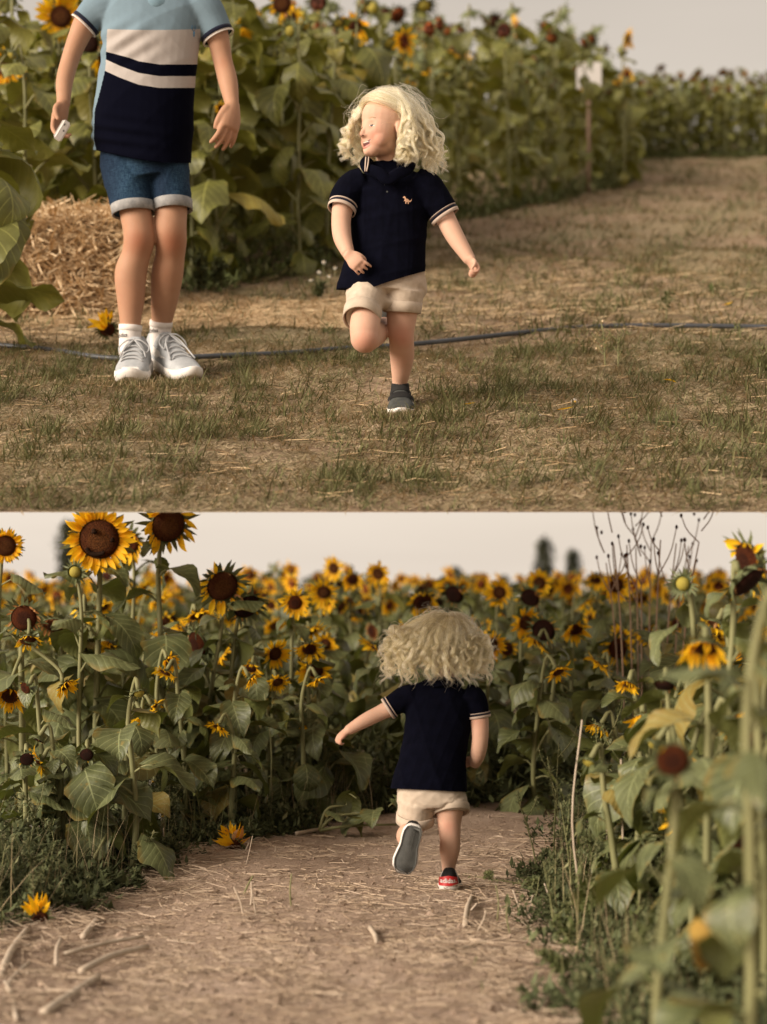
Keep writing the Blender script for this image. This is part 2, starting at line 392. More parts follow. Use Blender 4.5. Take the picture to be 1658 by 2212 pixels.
def disc_mat(name, core, ring, rim):
    m, t, p, o = new_mat(name)
    uv = N(t, 'ShaderNodeAttribute', attribute_name='luv'); sp = N(t, 'ShaderNodeSeparateXYZ'); t.links.new(uv.outputs['Vector'], sp.inputs[0])
    c = ramp(t, sp.outputs['X'], [(0.0, core), (0.45, core), (0.62, ring), (0.9, ring), (1.0, rim)])
    v = N(t, 'ShaderNodeTexVoronoi'); v.inputs['Scale'].default_value = 20; tcn = N(t, 'ShaderNodeTexCoord'); t.links.new(tcn.outputs['Object'], v.inputs['Vector'])
    c = mixc(t, 0.75, c, ramp(t, v.outputs['Distance'], [(0.1, (1.5, 1.4, 1.3)), (0.7, (0.25, 0.22, 0.2))]), 'MULTIPLY')
    t.links.new(c, p.inputs['Base Color']); p.inputs['Roughness'].default_value = 0.85; p.inputs['Specular IOR Level'].default_value = 0.15
    iv = math_(t, 'SUBTRACT', 1.0, v.outputs['Distance']); bump(t, p, iv, 1.0, 0.05); return m
M_disc = disc_mat('flower_disc_brown', (0.27, 0.10, 0.026), (0.20, 0.062, 0.018), (0.32, 0.12, 0.018))
M_discred = disc_mat('flower_disc_russet', (0.13, 0.036, 0.014), (0.24, 0.062, 0.016), (0.30, 0.10, 0.014))
M_discdark = disc_mat('flower_disc_dark', (0.065, 0.022, 0.012), (0.085, 0.024, 0.012), (0.12, 0.04, 0.014))
M_calyx = simple('green_bracts', (0.085, 0.10, 0.035), (0.13, 0.145, 0.055), 30, 0.65, 0.3)
M_bud = simple('bud_florets', (0.22, 0.20, 0.03), (0.40, 0.30, 0.03), 60, 0.7, 0.5)
M_pit = simple('missing_seed_pits', (0.012, 0.008, 0.006), (0.03, 0.016, 0.01), 180, 1.0, 0.5, spec=0.03)

def leaf_shape(rg, droop, fold, wav, petiole, L=0.2, W=0.17, na=11, nc=9, rise=0.7):
    """heart-shaped blade on an arching stalk, pointing to +X; the stalk is material 0, the blade material 1"""
    b = MB()
    e = np.array([petiole * math.cos(rise), 0, petiole * math.sin(rise)])
    tube(b, [(0, 0, 0), e * 0.55 + np.array([0, 0, 0.012]), e], [0.0055, 0.0042, 0.0034], 6, 6)
    s = np.linspace(-0.16, 1, na); t = np.linspace(-1, 1, nc)
    half = np.interp(np.linspace(0, 1, na), [0, .10, .25, .4, .55, .7, .85, .95, 1], [0.10, .62, .93, 1.0, .90, .68, .38, .15, 0.012]) * W / 2
    ang = -0.1 - droop * np.linspace(0, 1, na) ** 0.9
    stp = L * 1.16 / (na - 1)
    cx = np.cumsum(np.cos(ang)) * stp; cz = np.cumsum(np.sin(ang)) * stp; cx -= cx[1]; cz -= cz[1]
    ph = [rg.uniform(0, 6) for _ in range(4)]; V = []; lu = []
    for i in range(na):
        for j in range(nc):
            tj = t[j]; y = tj * half[i]
            ser = 1 + 0.05 * math.sin(i * 2.4 + ph[3]) * (abs(tj) > 0.9)
            back = -0.05 * (1 - min(1, (s[i] + 0.16) / 0.3)) * (abs(tj) ** 1.5) * L / 0.2        # lobes behind the stalk
            dz = fold * abs(tj) ** 1.4 * half[i] + wav * (math.sin(s[i] * 9 + ph[0] + tj * 1.5) * tj * tj + 0.5 * math.sin(s[i] * 5 + ph[1]) * tj) * L * 0.16
            nz, nx_ = math.cos(ang[i]), -math.sin(ang[i])
            V.append((e[0] + cx[i] + nx_ * dz + back, y * ser, e[2] + cz[i] + nz * dz)); lu.append((max(0, s[i]), tj, 0))
    i = np.arange(na - 1)[:, None] * nc; j = np.arange(nc - 1)[None, :]
    q = np.stack([i + j, i + nc + j, i + nc + j + 1, i + j + 1], -1).reshape(-1, 4)
    n0 = b.n; b.add(V, q, None, 0.0, 1)
    me = b.data('leaf', [M_stem, M_leaf_b])
    luv = np.zeros((b.n, 3), np.float32); luv[n0:] = lu
    at = me.attributes.new('luv', 'FLOAT_VECTOR', 'POINT'); at.data.foreach_set('vector', luv.ravel())
    return me
rg0 = random.Random(5)
LEAF_SETS = {}
def make_leaf_set(mat):
    out = []
    for k in range(14):
        me = leaf_shape(rg0, [0.5, 1.0, 1.6, 2.1, 1.3, 0.8, 1.8, 2.4, 0.3, 1.1, 1.5, 2.0, 0.7, 1.2][k], rg0.uniform(-0.5, 0.45), rg0.uniform(0.15, 0.6), rg0.uniform(0.08, 0.17), 0.2, rg0.uniform(0.13, 0.19), rise=rg0.uniform(0.1, 0.9))
        me.materials[1] = mat; out.append(me)
    return out
def make_low_set(mat):
    out = []
    for k in range(8):
        me = leaf_shape(rg0, [0.5, 1.0, 1.6, 2.1, 1.3, 0.8, 1.8, 1.2][k], rg0.uniform(-0.5, 0.45), rg0.uniform(0.15, 0.6), rg0.uniform(0.08, 0.17), 0.2, rg0.uniform(0.13, 0.19), 6, 5, rg0.uniform(0.1, 0.9))
        me.materials[1] = mat; out.append(me)
    return out
LEAF_SETS['bank_low'] = make_low_set(M_leaf_a); LEAF_SETS['field_low'] = make_low_set(M_leaf_b)
LEAF_SETS['bank'] = make_leaf_set(M_leaf_a); LEAF_SETS['field'] = make_leaf_set(M_leaf_b)

def petal_data(L, W, curl, twist, na=6, nc=5):
    s = np.linspace(0, 1, na); t = np.linspace(-1, 1, nc); V = []; lu = []
    half = np.interp(s, [0, .15, .4, .65, .85, 1], [.30, .7, 1, .85, .42, .02]) * W / 2
    ang = curl * s; st = L / (na - 1); cx = np.concatenate([[0], np.cumsum(np.cos(ang[:-1])) * st]); cz = np.concatenate([[0], np.cumsum(np.sin(ang[:-1])) * st])
    for i in range(na):
        for j in range(nc):
            y = t[j] * half[i]; dz = 0.35 * abs(t[j]) * half[i]; a = twist * s[i]
            V.append((cx[i], y * math.cos(a) - dz * math.sin(a), cz[i] + dz * math.cos(a) + y * math.sin(a))); lu.append((s[i], t[j], 0))
    i = np.arange(na - 1)[:, None] * nc; j = np.arange(nc - 1)[None, :]
    return np.array(V), np.stack([i + j, i + nc + j, i + nc + j + 1, i + j + 1], -1).reshape(-1, 4), np.array(lu)
PETALS = [petal_data(1, w_, c_, t_) for w_, c_, t_ in ((.34, .4, .2), (.30, -.5, -.3), (.38, .8, .5), (.28, .1, -.6), (.34, -.9, .4), (.26, 1.4, .9))]
PETAL_ME = []
for V_, q_, l_ in PETALS: PETAL_ME.append(mesh_np('petal', V_, q_, [M_petal], True, {'luv': l_}))
PETAL_ME_OLD = []
for V_, q_, l_ in PETALS: PETAL_ME_OLD.append(mesh_np('petal', V_, q_, [M_petalold], True, {'luv': l_}))

def head_frame(tilt):
    n = np.array([math.cos(tilt), 0, -math.sin(tilt)]); a = np.array([0., 1, 0]); b = np.cross(n, a)
    return n, a, b
def disc_data(R, tilt, dome=0.22, rings=6, seg=24, back=False):
    n, a, b = head_frame(tilt); V = [n * dome * R]; lu = [(0, 0, 0)]
    for i in range(1, rings + 1):
        f = i / rings
        for k in range(seg):
            th = 2 * math.pi * k / seg
            h = dome * R * (1 - f ** 2.2) - (0.25 * R * max(0, f - 0.9) / 0.1)
            r = f * R if f < 0.95 else R
            V.append(n * h + (a * math.cos(th) + b * math.sin(th)) * r); lu.append((f, k / seg, 0))
    t = [(0, 1 + k, 1 + (k + 1) % seg) for k in range(seg)]
    q = [(1 + i * seg + k, 1 + (i + 1) * seg + k, 1 + (i + 1) * seg + (k + 1) % seg, 1 + i * seg + (k + 1) % seg) for i in range(rings - 1) for k in range(seg)]
    return np.array(V), np.array(q), np.array(t), np.array(lu)
def calyx_data(R, tilt, nb, blen, curl, rg):
    n, a, b = head_frame(tilt); mb = MB(); seg = 20
    prof = [(1.0, -0.05), (1.04, -0.16), (0.9, -0.34), (0.6, -0.5), (0.22, -0.6), (0.09, -0.75)]
    V = [n * (z * R) + (a * math.cos(2 * math.pi * k / seg) + b * math.sin(2 * math.pi * k / seg)) * (r * R) for r, z in prof for k in range(seg)]
    q = [(i * seg + k, i * seg + (k + 1) % seg, (i + 1) * seg + (k + 1) % seg, (i + 1) * seg + k) for i in range(len(prof) - 1) for k in range(seg)]
    mb.add(V, q)
    for k in range(nb):
        th = 2 * math.pi * (k + rg.uniform(-.3, .3)) / nb; r = a * math.cos(th) + b * math.sin(th); tg = -a * math.sin(th) + b * math.cos(th)
        p = r * R * 1.0 - n * R * rg.uniform(0.1, 0.3); d = r * 0.8 + n * rg.uniform(-0.6, 0.7) * curl; d /= np.linalg.norm(d)
        Lb = blen * R * rg.uniform(0.7, 1.3); w_ = 0.16 * R
        mid = p + d * Lb * 0.55 + n * curl * Lb * 0.12
        d2 = d + n * curl * rg.uniform(0.1, 0.9) + np.array([0, 0, -0.1]); d2 /= np.linalg.norm(d2)
        mb.add([p - tg * w_, p + tg * w_, mid + tg * w_ * .7, mid - tg * w_ * .7, mid + d2 * Lb * 0.55], [(0, 1, 2, 3)], [(3, 2, 4)])
    return mb
def petal_places(R, tilt, style, rg):
    """(location, rotation matrix, length, shape, old?) for each ray petal, gravity pulling the limp ones down"""
    n, a, b = head_frame(tilt); out = []
    spec = {'face': (62, 0.80, 0.08, 0.0, 0.03), 'fresh': (24, 1.5, 0.12, 0.0, 0.03), 'drooping': (24, 1.45, 0.75, 0.0, 0.08), 'ragged': (22, 0.95, 0.7, 0.12, 0.25), 'seed': (16, 0.5, 0.9, 0.8, 0.6), 'withered': (24, 0.55, 1.0, 1.0, 0.1), 'bare': (5, 0.4, 0.8, 0.8, 0.2)}[style]
    cnt, ln, g, old, miss = spec
    for k in range(cnt):
        if rg.random() < miss: continue
        th = 2 * math.pi * (k + rg.uniform(-.35, .35)) / cnt
        r = a * math.cos(th) + b * math.sin(th)
        d = r + n * rg.uniform(-0.15, 0.45) + np.array([0, 0, -1.0]) * g * rg.uniform(0.5, 1.4) + np.array([rg.gauss(0, 1), rg.gauss(0, 1), rg.gauss(0, 1)]) * (0.10 if style == 'fresh' else 0.2)
        d /= np.linalg.norm(d)
        z = n - (n @ d) * d; l = np.linalg.norm(z); z = z / l if l > 1e-3 else -r
        y = np.cross(z, d); M = np.stack([d, y, z], 1)
        out.append((r * R * 0.97 - n * R * 0.06, M, ln * R * rg.uniform(0.75, 1.2) * (1 if style != 'fresh' else 1.0), rg.randrange(3) if style in ('fresh', 'face') else rg.randrange(6), rg.random() < old))
    return out

HEADS = {}
def head_meshes(style, tilt_deg, var):
    """unit head (disc radius 1): disc, calyx, joined petals and single petal places, facing +X tipped down by tilt"""
    key = (style, tilt_deg, var)
    if key in HEADS: return HEADS[key]
    rg = random.Random(hash((style, tilt_deg, var)) % 9999 if False else sum(map(ord, style)) * 31 + tilt_deg * 7 + var)
    tl = math.radians(tilt_deg)
    V, q, t, lu = disc_data(1, tl, 0.2 if style == 'face' else rg.uniform(0.1, 0.34)); 
    if style == 'bud':
        V, q, t, lu = disc_data(0.8, tl, 0.5)
    dm = mesh_np('flower_disc', V, [q, t], [{'fresh': M_disc, 'face': M_disc, 'drooping': M_discred, 'ragged': [M_disc, M_discred][var % 2], 'seed': M_discdark, 'withered': M_discred, 'bare': [M_discdark, M_discred][var % 2], 'bud': M_bud}[style]], True, {'luv': lu})
    mb = calyx_data(1, tl, 22, 1.1 if style == 'bud' else 0.75, 1.4 if style in ('seed', 'bud', 'bare') else 0.5, rg)
    cm = mb.data('calyx', [M_calyx])
    pl = petal_places(1, tl, style, rg) if style != 'bud' else []
    pm = None
    if pl:
        Vs, qs, ls, fm, off = [], [], [], [], 0
        for loc, M, ln, sh, old in pl:
            Pv, Pq, Pl = PETALS[sh]; Vs.append((Pv * ln) @ M.T + loc); qs.append(Pq + off); ls.append(Pl); fm.append(np.full(len(Pq), int(old))); off += len(Pv)
        pm = mesh_np('petals', np.concatenate(Vs), np.concatenate(qs), [M_petal, M_petalold], True, {'luv': np.concatenate(ls)}, np.concatenate(fm))
    HEADS[key] = (dm, cm, pm, pl)
    return HEADS[key]

def add_head(root, loc, yaw, R, style, tilt, var, singles=False):
    dm, cm, pm, pl = head_meshes(style, tilt, var)
    h = link('flower_head', dm, root, loc, (0, 0, yaw), R)
    link('calyx', cm, h)
    if singles:
        for (l, M, ln, sh, old) in pl:
            link('petal', (PETAL_ME_OLD if old else PETAL_ME)[sh], h, Vector(l), Matrix(M.tolist()).to_quaternion(), ln)
    elif pm: tag(link('petals', pm, h), kind='stuff')
    return h

def stem_curve(H, lean, yaw, tilt, R, nod, rg):
    """stem points in the plant's frame, and where the head's disc sits"""
    fx, fy = math.cos(yaw), math.sin(yaw)
    pts = [np.zeros(3)]
    sway = rg.uniform(-1, 1) * 0.02
    for f in (0.3, 0.6, 0.85):
        pts.append(np.array([lean[0] * f * H + sway * math.sin(f * 5), lean[1] * f * H, f * H]))
    n = np.array([math.cos(tilt) * fx, math.cos(tilt) * fy, -math.sin(tilt)])
    head = np.array([lean[0] * H, lean[1] * H, H]) + np.array([fx, fy, 0]) * nod
    back = head - n * R * 0.72
    top = np.array([lean[0] * H, lean[1] * H, H + 0.02 + 0.3 * nod]) * 0.5 + back * 0.5 + np.array([0, 0, 0.25 * nod])
    pts += [top, back]
    return np.array(pts), head

def sunflower(base, H, R, style='fresh', face=-90.0, tilt=20, nleaf=10, ls=1.0, lean=(0, 0), seed=0, fset='field', label='', group=None, singles=False, nod=0.07, var=None, zlo=0.12, extra=(), rstem=0.011, plant_yaw=None):
    """face: compass heading in degrees of the bloom (-90 looks at the lens)"""
    rg = random.Random(seed); t = thing('sunflower', label, 'sunflower', base, group)
    yaw = math.radians(face); tl = math.radians(tilt)
    pts, head = stem_curve(H, lean, yaw, tl, R, nod, rg)
    mb = MB(); tube(mb, pts, [rstem, rstem * .95, rstem * .85, rstem * .75, rstem * .6, rstem * .75], 7, 18)
    for (p, r_, st, fc, ti, f0) in extra:      # side branches carrying smaller heads
        i = int(f0 * 17); C = catmull(pts, 18)[i]; fx, fy = math.cos(math.radians(fc)), math.sin(math.radians(fc)); tr = math.radians(ti)
        n = np.array([math.cos(tr) * fx, math.cos(tr) * fy, -math.sin(tr)]); pb = np.array(p) - n * r_ * 0.72
        tube(mb, [C, C * 0.6 + pb * 0.4 + np.array([0, 0, 0.02]), pb + np.array([0, 0, 0.03]) - n * 0.02, pb], [rstem * .6, rstem * .5, rstem * .45, rstem * .5], 6, 10)
    mb.build('stem', M_stem, t)
    C = catmull(pts, 60); az = rg.uniform(0, 6.28); LS = LEAF_SETS[fset]
    for k in range(nleaf):
        f = zlo + (0.93 - zlo) * (k + rg.uniform(-.3, .3)) / max(1, nleaf - 1); f = min(max(f, 0.04), 0.93)
        p = C[int(f * 44)]; az += 2.4 + rg.uniform(-.5, .5)
        sz = ls * (0.72 + 0.55 * math.sin(math.pi * min(1, f * 1.05)) ) * rg.uniform(0.75, 1.2)
        if f > 0.85: sz *= 0.7
        lo = link('leaf', rg.choice(LS), t, Vector(p), (rg.uniform(-.35, .35), rg.uniform(-.35, .3) + (0.25 if f < 0.3 else 0), az), sz)
    add_head(t, Vector(head), yaw, R, style, tilt, var if var is not None else rg.randrange(4), singles)
    for (p, r_, st, fc, ti, f0) in extra: add_head(t, Vector(p), math.radians(fc), r_, st, ti, rg.randrange(4), singles)
    return t

# far plants: one mesh each, a few shared shapes
FAR = {}
def far_shape(fset, style, k, H, R, tilt, nleaf=11):
    rg = random.Random(k * 17 + len(style)); tl = math.radians(tilt)
    pts, head = stem_curve(H, (rg.uniform(-.05, .05), rg.uniform(-.05, .05)), 0.0, tl, R, 0.07, rg)
    Vs, Fq, Ft, lu, fq, ft, off = [], [], [], [], [], [], 0
    mats = [M_stem, M_leaf_a if fset.startswith('bank') else M_leaf_b, M_petal, M_petalold, M_calyx, M_disc]
    def put(me, M, matmap):
        nonlocal off
        V = np.empty(len(me.vertices) * 3, np.float32); me.vertices.foreach_get('co', V); V = V.reshape(-1, 3)
        V = V @ np.array(M.to_3x3()).T + np.array(M.translation)
        l = np.zeros((len(V), 3), np.float32)
        if 'luv' in me.attributes: a = np.empty(len(V) * 3, np.float32); me.attributes['luv'].data.foreach_get('vector', a); l = a.reshape(-1, 3)
        Vs.append(V); lu.append(l)
        for p in me.polygons:
            vv = [x + off for x in p.vertices]
            (Fq if len(vv) == 4 else Ft).append(vv); (fq if len(vv) == 4 else ft).append(matmap[p.material_index])
        off += len(V)
    mb = MB(); tube(mb, pts, [.011, .01, .009, .008, .007, .008], 5, 10); put(mb.data('stem', [M_stem]), Matrix.Identity(4), [0])
    C = catmull(pts, 60); az = rg.uniform(0, 6)
    for i in range(nleaf):
        f = 0.1 + 0.82 * i / (nleaf - 1); az += 2.4 + rg.uniform(-.4, .4)
        sz = (0.7 + 0.55 * math.sin(math.pi * f)) * rg.uniform(0.8, 1.2) * (0.7 if f > .85 else 1)
        put(rg.choice(LEAF_SETS[fset]), Matrix.LocRotScale(Vector(C[int(f * 44)]), Euler((rg.uniform(-.3, .3), rg.uniform(-.3, .3), az)), Vector((sz,) * 3)), [0, 1])
    dm, cm, pm, pl = head_meshes(style, tilt, k % 4); hm = Matrix.LocRotScale(Vector(head), None, Vector((R,) * 3))
    mats[5] = dm.materials[0]
    put(dm, hm, [5]); put(cm, hm, [4])
    if pm: put(pm, hm, [2, 3])
    RAW[(fset, style, k)] = (np.concatenate(Vs), np.array(Fq), np.array(Ft), np.concatenate(lu), np.array(fq), np.array(ft), dm.materials[0])
    return mesh_np('sunflower', np.concatenate(Vs), [np.array(Fq), np.array(Ft)], mats, True, {'luv': np.concatenate(lu)}, np.array(fq + ft))
RAW = {}
def far_mass(name, label, fset, items):
    """plants past those built one by one: one object of many. items: (base, style, k, H, R, tilt, scale, face)"""
    Vs, Q, T, LU, fq, ft, off = [], [], [], [], [], [], 0
    mats = [M_stem, M_leaf_a if fset == 'bank' else M_leaf_b, M_petal, M_petalold, M_calyx, M_disc, M_discred, M_discdark]
    for base, style, k, H, R, tilt, sc, face in items:
        if (fset + '_low', style, k) not in RAW: far_shape(fset + '_low', style, k, H, R, tilt, 10)
        V, q, t, lu, a, b, dmat = RAW[(fset + '_low', style, k)]; c, s = math.cos(math.radians(face)), math.sin(math.radians(face))
        Vs.append((V @ np.array([[c, s, 0], [-s, c, 0], [0, 0, 1]])) * sc + np.array(base)); Q.append(q + off); T.append(t + off); LU.append(lu); off += len(V)
        d = mats.index(dmat) if dmat in mats else 5
        fq.append(np.where(a == 5, d, a)); ft.append(np.where(b == 5, d, b))
    me = mesh_np(name, np.concatenate(Vs), [np.concatenate(Q), np.concatenate(T)], mats, True, {'luv': np.concatenate(LU)}, np.concatenate(fq + ft))
    return tag(link(name, me), label, 'sunflowers', kind='stuff')
def far_sunflower(base, fset, style, k, H, R, tilt, scale, face, label, group):
    key = (fset, style, k, tilt)
    if key not in FAR: FAR[key] = far_shape(fset, style, k, H, R, tilt)
    return tag(link('sunflower', FAR[key], None, base, (0, 0, math.radians(face)), scale), label, 'sunflower', group)
# ------------------------------------------------------------------ the two fields of sunflowers
def scatter(poly_ok, x0, x1, y0, y1, dens, seed, jitter=0.42, wfun=None):
    r = random.Random(seed); st = 1 / math.sqrt(dens); out = []
    y = y0
    while y < y1:
        x = x0
        while x < x1:
            p = (x + r.uniform(-jitter, jitter) * st, y + r.uniform(-jitter, jitter) * st)
            if poly_ok(*p): out.append(p)
            x += st
        y += st
    return out
# bank: rows along the edge of the grass
rs = random.Random(31)
def view_w(y): return 0.2118 * y
def bank_dist(x, y):
    """how far behind the edge of the plants"""
    d = 1e9
    for (ax, ay), (bx_, by_) in zip(EDGE[:-1], EDGE[1:]):
        vx, vy = bx_ - ax, by_ - ay; t = max(0, min(1, ((x - ax) * vx + (y - ay) * vy) / (vx * vx + vy * vy)))
        d = min(d, math.hypot(x - ax - t * vx, y - ay - t * vy))
    return d
ADJ = {'fresh': 'open golden sunflower', 'drooping': 'nodding sunflower with limp yellow petals', 'ragged': 'ragged sunflower with missing petals', 'seed': 'dark seed-heavy sunflower', 'withered': 'withered brown sunflower', 'bud': 'green-budded sunflower', 'bare': 'petal-less dark-headed sunflower'}
def ZONE_B(x, y):
    u = 829 + x / y * F; d = y - edge_y(x)
    return ('left of the boy' if u < 200 else 'directly behind the boy' if u < 430 else 'between the boy and the runner' if u < 740 else 'behind the runner' if u < 990 else 'right of the runner') + (' in the front row' if d < .7 else ' deeper in')
def ZONE_F(x, y):
    u = 829 + x / y * F
    return ('at the far left' if u < 330 else 'left of the outstretched hand' if u < 700 else 'behind the outstretched arm' if u < 850 else 'behind the child' if u < 1060 else 'right of the child' if u < 1330 else 'behind the right-hand thicket') + (' in the front rows' if y < 8.4 else ' in the middle rows' if y < 10.2 else ' far back in the field')
cand = scatter(lambda x, y: y > edge_y(x) and abs(x) < view_w(y) + 0.10 and bank_dist(x, y) < 2.6 and y < 29, -7, 7, 9, 29, 6.0, 4)
cand += scatter(lambda x, y: y > edge_y(x) and abs(x) < view_w(y) + 0.10 and x > 2.4 and bank_dist(x, y) < 2.8 and y < 29.5, 2, 7, 19, 29.5, 12.0, 44)
bank_spots = [(x, y, bank_dist(x, y)) for x, y in cand]
n_b = 0; mass = []; n_far = 0
for (x, y, d) in sorted(bank_spots, key=lambda s: s[1]):
    z = meadow_z(x, y)
    far_right = x > 2.5 and y > 20
    if not far_right and d > 1.4 and rs.random() < 0.4: continue
    if far_right and d > 2.6: continue
    n_b += 1
    top = (1.95 if y < 11.8 else 1.66) if not far_right else 1.16
    H = top * rs.uniform(0.72, 1.08) * (0.86 if d < 0.5 else 1.0)
    st = rs.choices(['bud', 'bare', 'seed', 'drooping', 'withered', 'fresh'], [6, 2.5, 1, .8, 1.2, 0.4] if not far_right else [.3, 6, 2, 0.4, 5, 0.2])[0]
    R = {'bud': 0.035, 'bare': 0.05, 'seed': 0.055, 'withered': 0.05}.get(st, 0.045) * rs.uniform(0.85, 1.2)
    tl = rs.choice([10, 35, 60])
    if y < 13.4 and n_b <= 78:
        sunflower((x, y, z - 0.01), H, R, st, rs.uniform(-180, 180), tl, rs.randint(15, 20), rs.uniform(0.95, 1.3), (rs.uniform(-.06, .06), rs.uniform(-.08, .02)), n_b + 100, 'bank',
                  f'{ADJ[st]} {ZONE_B(x, y)}', 'sunflowers growing behind the grass of the meadow bank', zlo=0.04)
    elif n_far < 40:
        n_far += 1
        far_sunflower((x, y, z - 0.01), 'bank', st, rs.randrange(4), 1.5, 0.06, tl, H / 1.5, rs.uniform(0, 360), 'blurred far sunflower at the end of the grassy meadow' if far_right else 'blurred leafy sunflower along the far edge of the grass',
                      'far sunflowers beyond the meadow' if far_right else 'blurred sunflowers along the far edge of the grass')
    else: mass.append(((x, y, z - 0.01), st, rs.randrange(4), 1.5, 0.06, tl, H / 1.5, rs.uniform(0, 360)))
far_mass('sunflower_field', 'blurred mass of far sunflowers beyond the end of the meadow grass', 'bank', mass)

# level field: left edge and back of the path
PATH_L = np.array([(-1.6, 3.6), (-1.12, 4.5), (-0.80, 6.2), (-0.42, 6.85), (0.02, 7.2), (0.75, 7.3), (1.3, 7.6), (2.2, 8.2)])
def in_field(x, y):
    e = np.interp(x, PATH_L[:, 0], PATH_L[:, 1]); return y > e + 0.12
rs = random.Random(77)
HERO_U = [(-1.12, 7.0), (-0.87, 7.1), (-1.15, 6.8), (-1.45, 6.4), (-0.66, 7.35), (-0.53, 7.3), (-0.40, 8.0), (-0.5, 7.6), (-0.3, 7.6)]
cand = scatter(lambda x, y: in_field(x, y) and abs(x) < view_w(y) + 0.25 and (y > 7.35 or x < -0.9) and y > 6.4, -4, 4, 6.3, 12.6, 6.0, 9)
n_f = 0; mass = []
for (x, y) in sorted(cand, key=lambda s: s[1]):
    if y > 9.0 and rs.random() < 0.34: continue
    if any(math.hypot(x - a, y - b) < 0.17 for a, b in HERO_U): continue
    n_f += 1
    left = max(0.0, min(1.0, (-x / y - 0.02) / 0.15))          # taller towards the left
    H = (0.60 + 0.055 * min(5.5, max(0, y - 7.2)) + 0.17 * left * max(0, 1 - (y - 7) / 5)) * rs.uniform(0.82, 1.10)
    st = rs.choices(['fresh', 'drooping', 'ragged', 'seed', 'withered', 'bud'], [4, 6, 3, 1.0, .7, 0.4])[0]
    R = {'bud': 0.025, 'seed': 0.046, 'fresh': .031, 'drooping': .031}.get(st, 0.042) * rs.uniform(0.8, 1.2)
    sunflower((x, y, -0.01), H, R, st, rs.gauss(-90, 75), rs.choice([5, 20, 35, 50, 50]), rs.randint(12, 15), rs.uniform(0.55, 0.85), (rs.uniform(-.07, .07), rs.uniform(-.06, .06)), n_f + 500, 'field',
              f'{ADJ[st]} {ZONE_F(x, y)}', 'sunflowers crowding beyond the dirt path', zlo=0.06, nod=rs.uniform(.05, .13))
cand = scatter(lambda x, y: abs(x) < view_w(y) + 0.3, -8, 8, 12.6, 28, 2.0, 12)
n_g = 0
for (x, y) in cand:
    st = rs.choices(['fresh', 'drooping', 'ragged', 'seed'], [5, 6, 2.0, 0.6])[0]
    a = (0.90 + 0.03 * min(6, y - 12.6)) * rs.uniform(0.88, 1.12)
    if n_g < 35:
        n_g += 1
        far_sunflower((x, y, -0.01), 'field', st, rs.randrange(4), 1.0, 0.040 if st in ('fresh', 'drooping') else .05, rs.choice([5, 20, 35]), a, rs.gauss(-90, 55), 'blurred far sunflower in the field near the horizon', 'far sunflowers in the level field')
    else: mass.append(((x, y, -0.01), st, rs.randrange(4), 1.0, 0.040 if st in ('fresh', 'drooping') else .05, 20, a, rs.gauss(-90, 55)))
far_mass('sunflower_field', 'far mass of yellow sunflowers along the horizon behind the path', 'field', mass)
print('PLANTS bank', n_b, 'field', n_f, 'far', n_g, len(mass))
# ------------------------------------------------------------------ people: shared builders
def remesh(mb, voxel, smooth=4, local=(0, 0, 0), folds=None, name='body'):
    """one continuous surface from overlapping shapes, moved into the local frame at `local`"""
    o = link('tmp', mb.data('tmp'))
    m = o.modifiers.new('r', 'REMESH'); m.mode = 'VOXEL'; m.voxel_size = voxel
    s = o.modifiers.new('s', 'SMOOTH'); s.factor = 0.5; s.iterations = smooth
    dg = bpy.context.evaluated_depsgraph_get(); dg.update()
    me = bpy.data.meshes.new_from_object(o.evaluated_get(dg)); old = o.data
    bpy.data.objects.remove(o); bpy.data.meshes.remove(old)
    me.name = name; n = len(me.vertices)
    V = np.empty(n * 3, np.float32); me.vertices.foreach_get('co', V); V = V.reshape(-1, 3)
    if folds is not None:
        Nn = np.empty(n * 3, np.float32); me.vertices.foreach_get('normal', Nn); Nn = Nn.reshape(-1, 3)
        V = V + Nn * folds(V)[:, None]
    V = V - np.array(local, dtype=np.float32)
    me.vertices.foreach_set('co', V.ravel().astype(np.float32)); me.materials.clear()
    for a in [a.name for a in me.attributes if a.name in ('tint',)]: me.attributes.remove(me.attributes[a])
    me.polygons.foreach_set('use_smooth', np.ones(len(me.polygons), bool)); me.update()
    return me
def verts(me):
    V = np.empty(len(me.vertices) * 3, np.float32); me.vertices.foreach_get('co', V); return V.reshape(-1, 3)
def set_attr(me, name, a):
    at = me.attributes.new(name, 'FLOAT', 'POINT'); at.data.foreach_set('value', np.asarray(a, np.float32))
def spots(V, pts):
    """soft spots: list of (centre, radius, strength)"""
    o = np.zeros(len(V))
    for c, r, s in pts: o = np.maximum(o, s * np.exp(-((V - np.array(c)) ** 2).sum(1) / (r * r)))
    return o
def wrinkles(seed, amp, sc, stretch=(1, 1, 1)):
    def f(V):
        W = V * np.array(stretch) * sc; r = np.random.default_rng(seed); o = np.zeros(len(V))
        for k in range(5):
            d = r.normal(0, 1, 3) * (1.45 ** k); e = r.normal(0, 1, 3) * 0.6
            o += (1 - np.abs(np.sin(W @ d + 1.3 * np.sin(W @ e + k) + r.uniform(0, 6)))) ** 2.2 / (1.4 ** k)
        return amp * (o / 2.2 - 0.35)
    return f
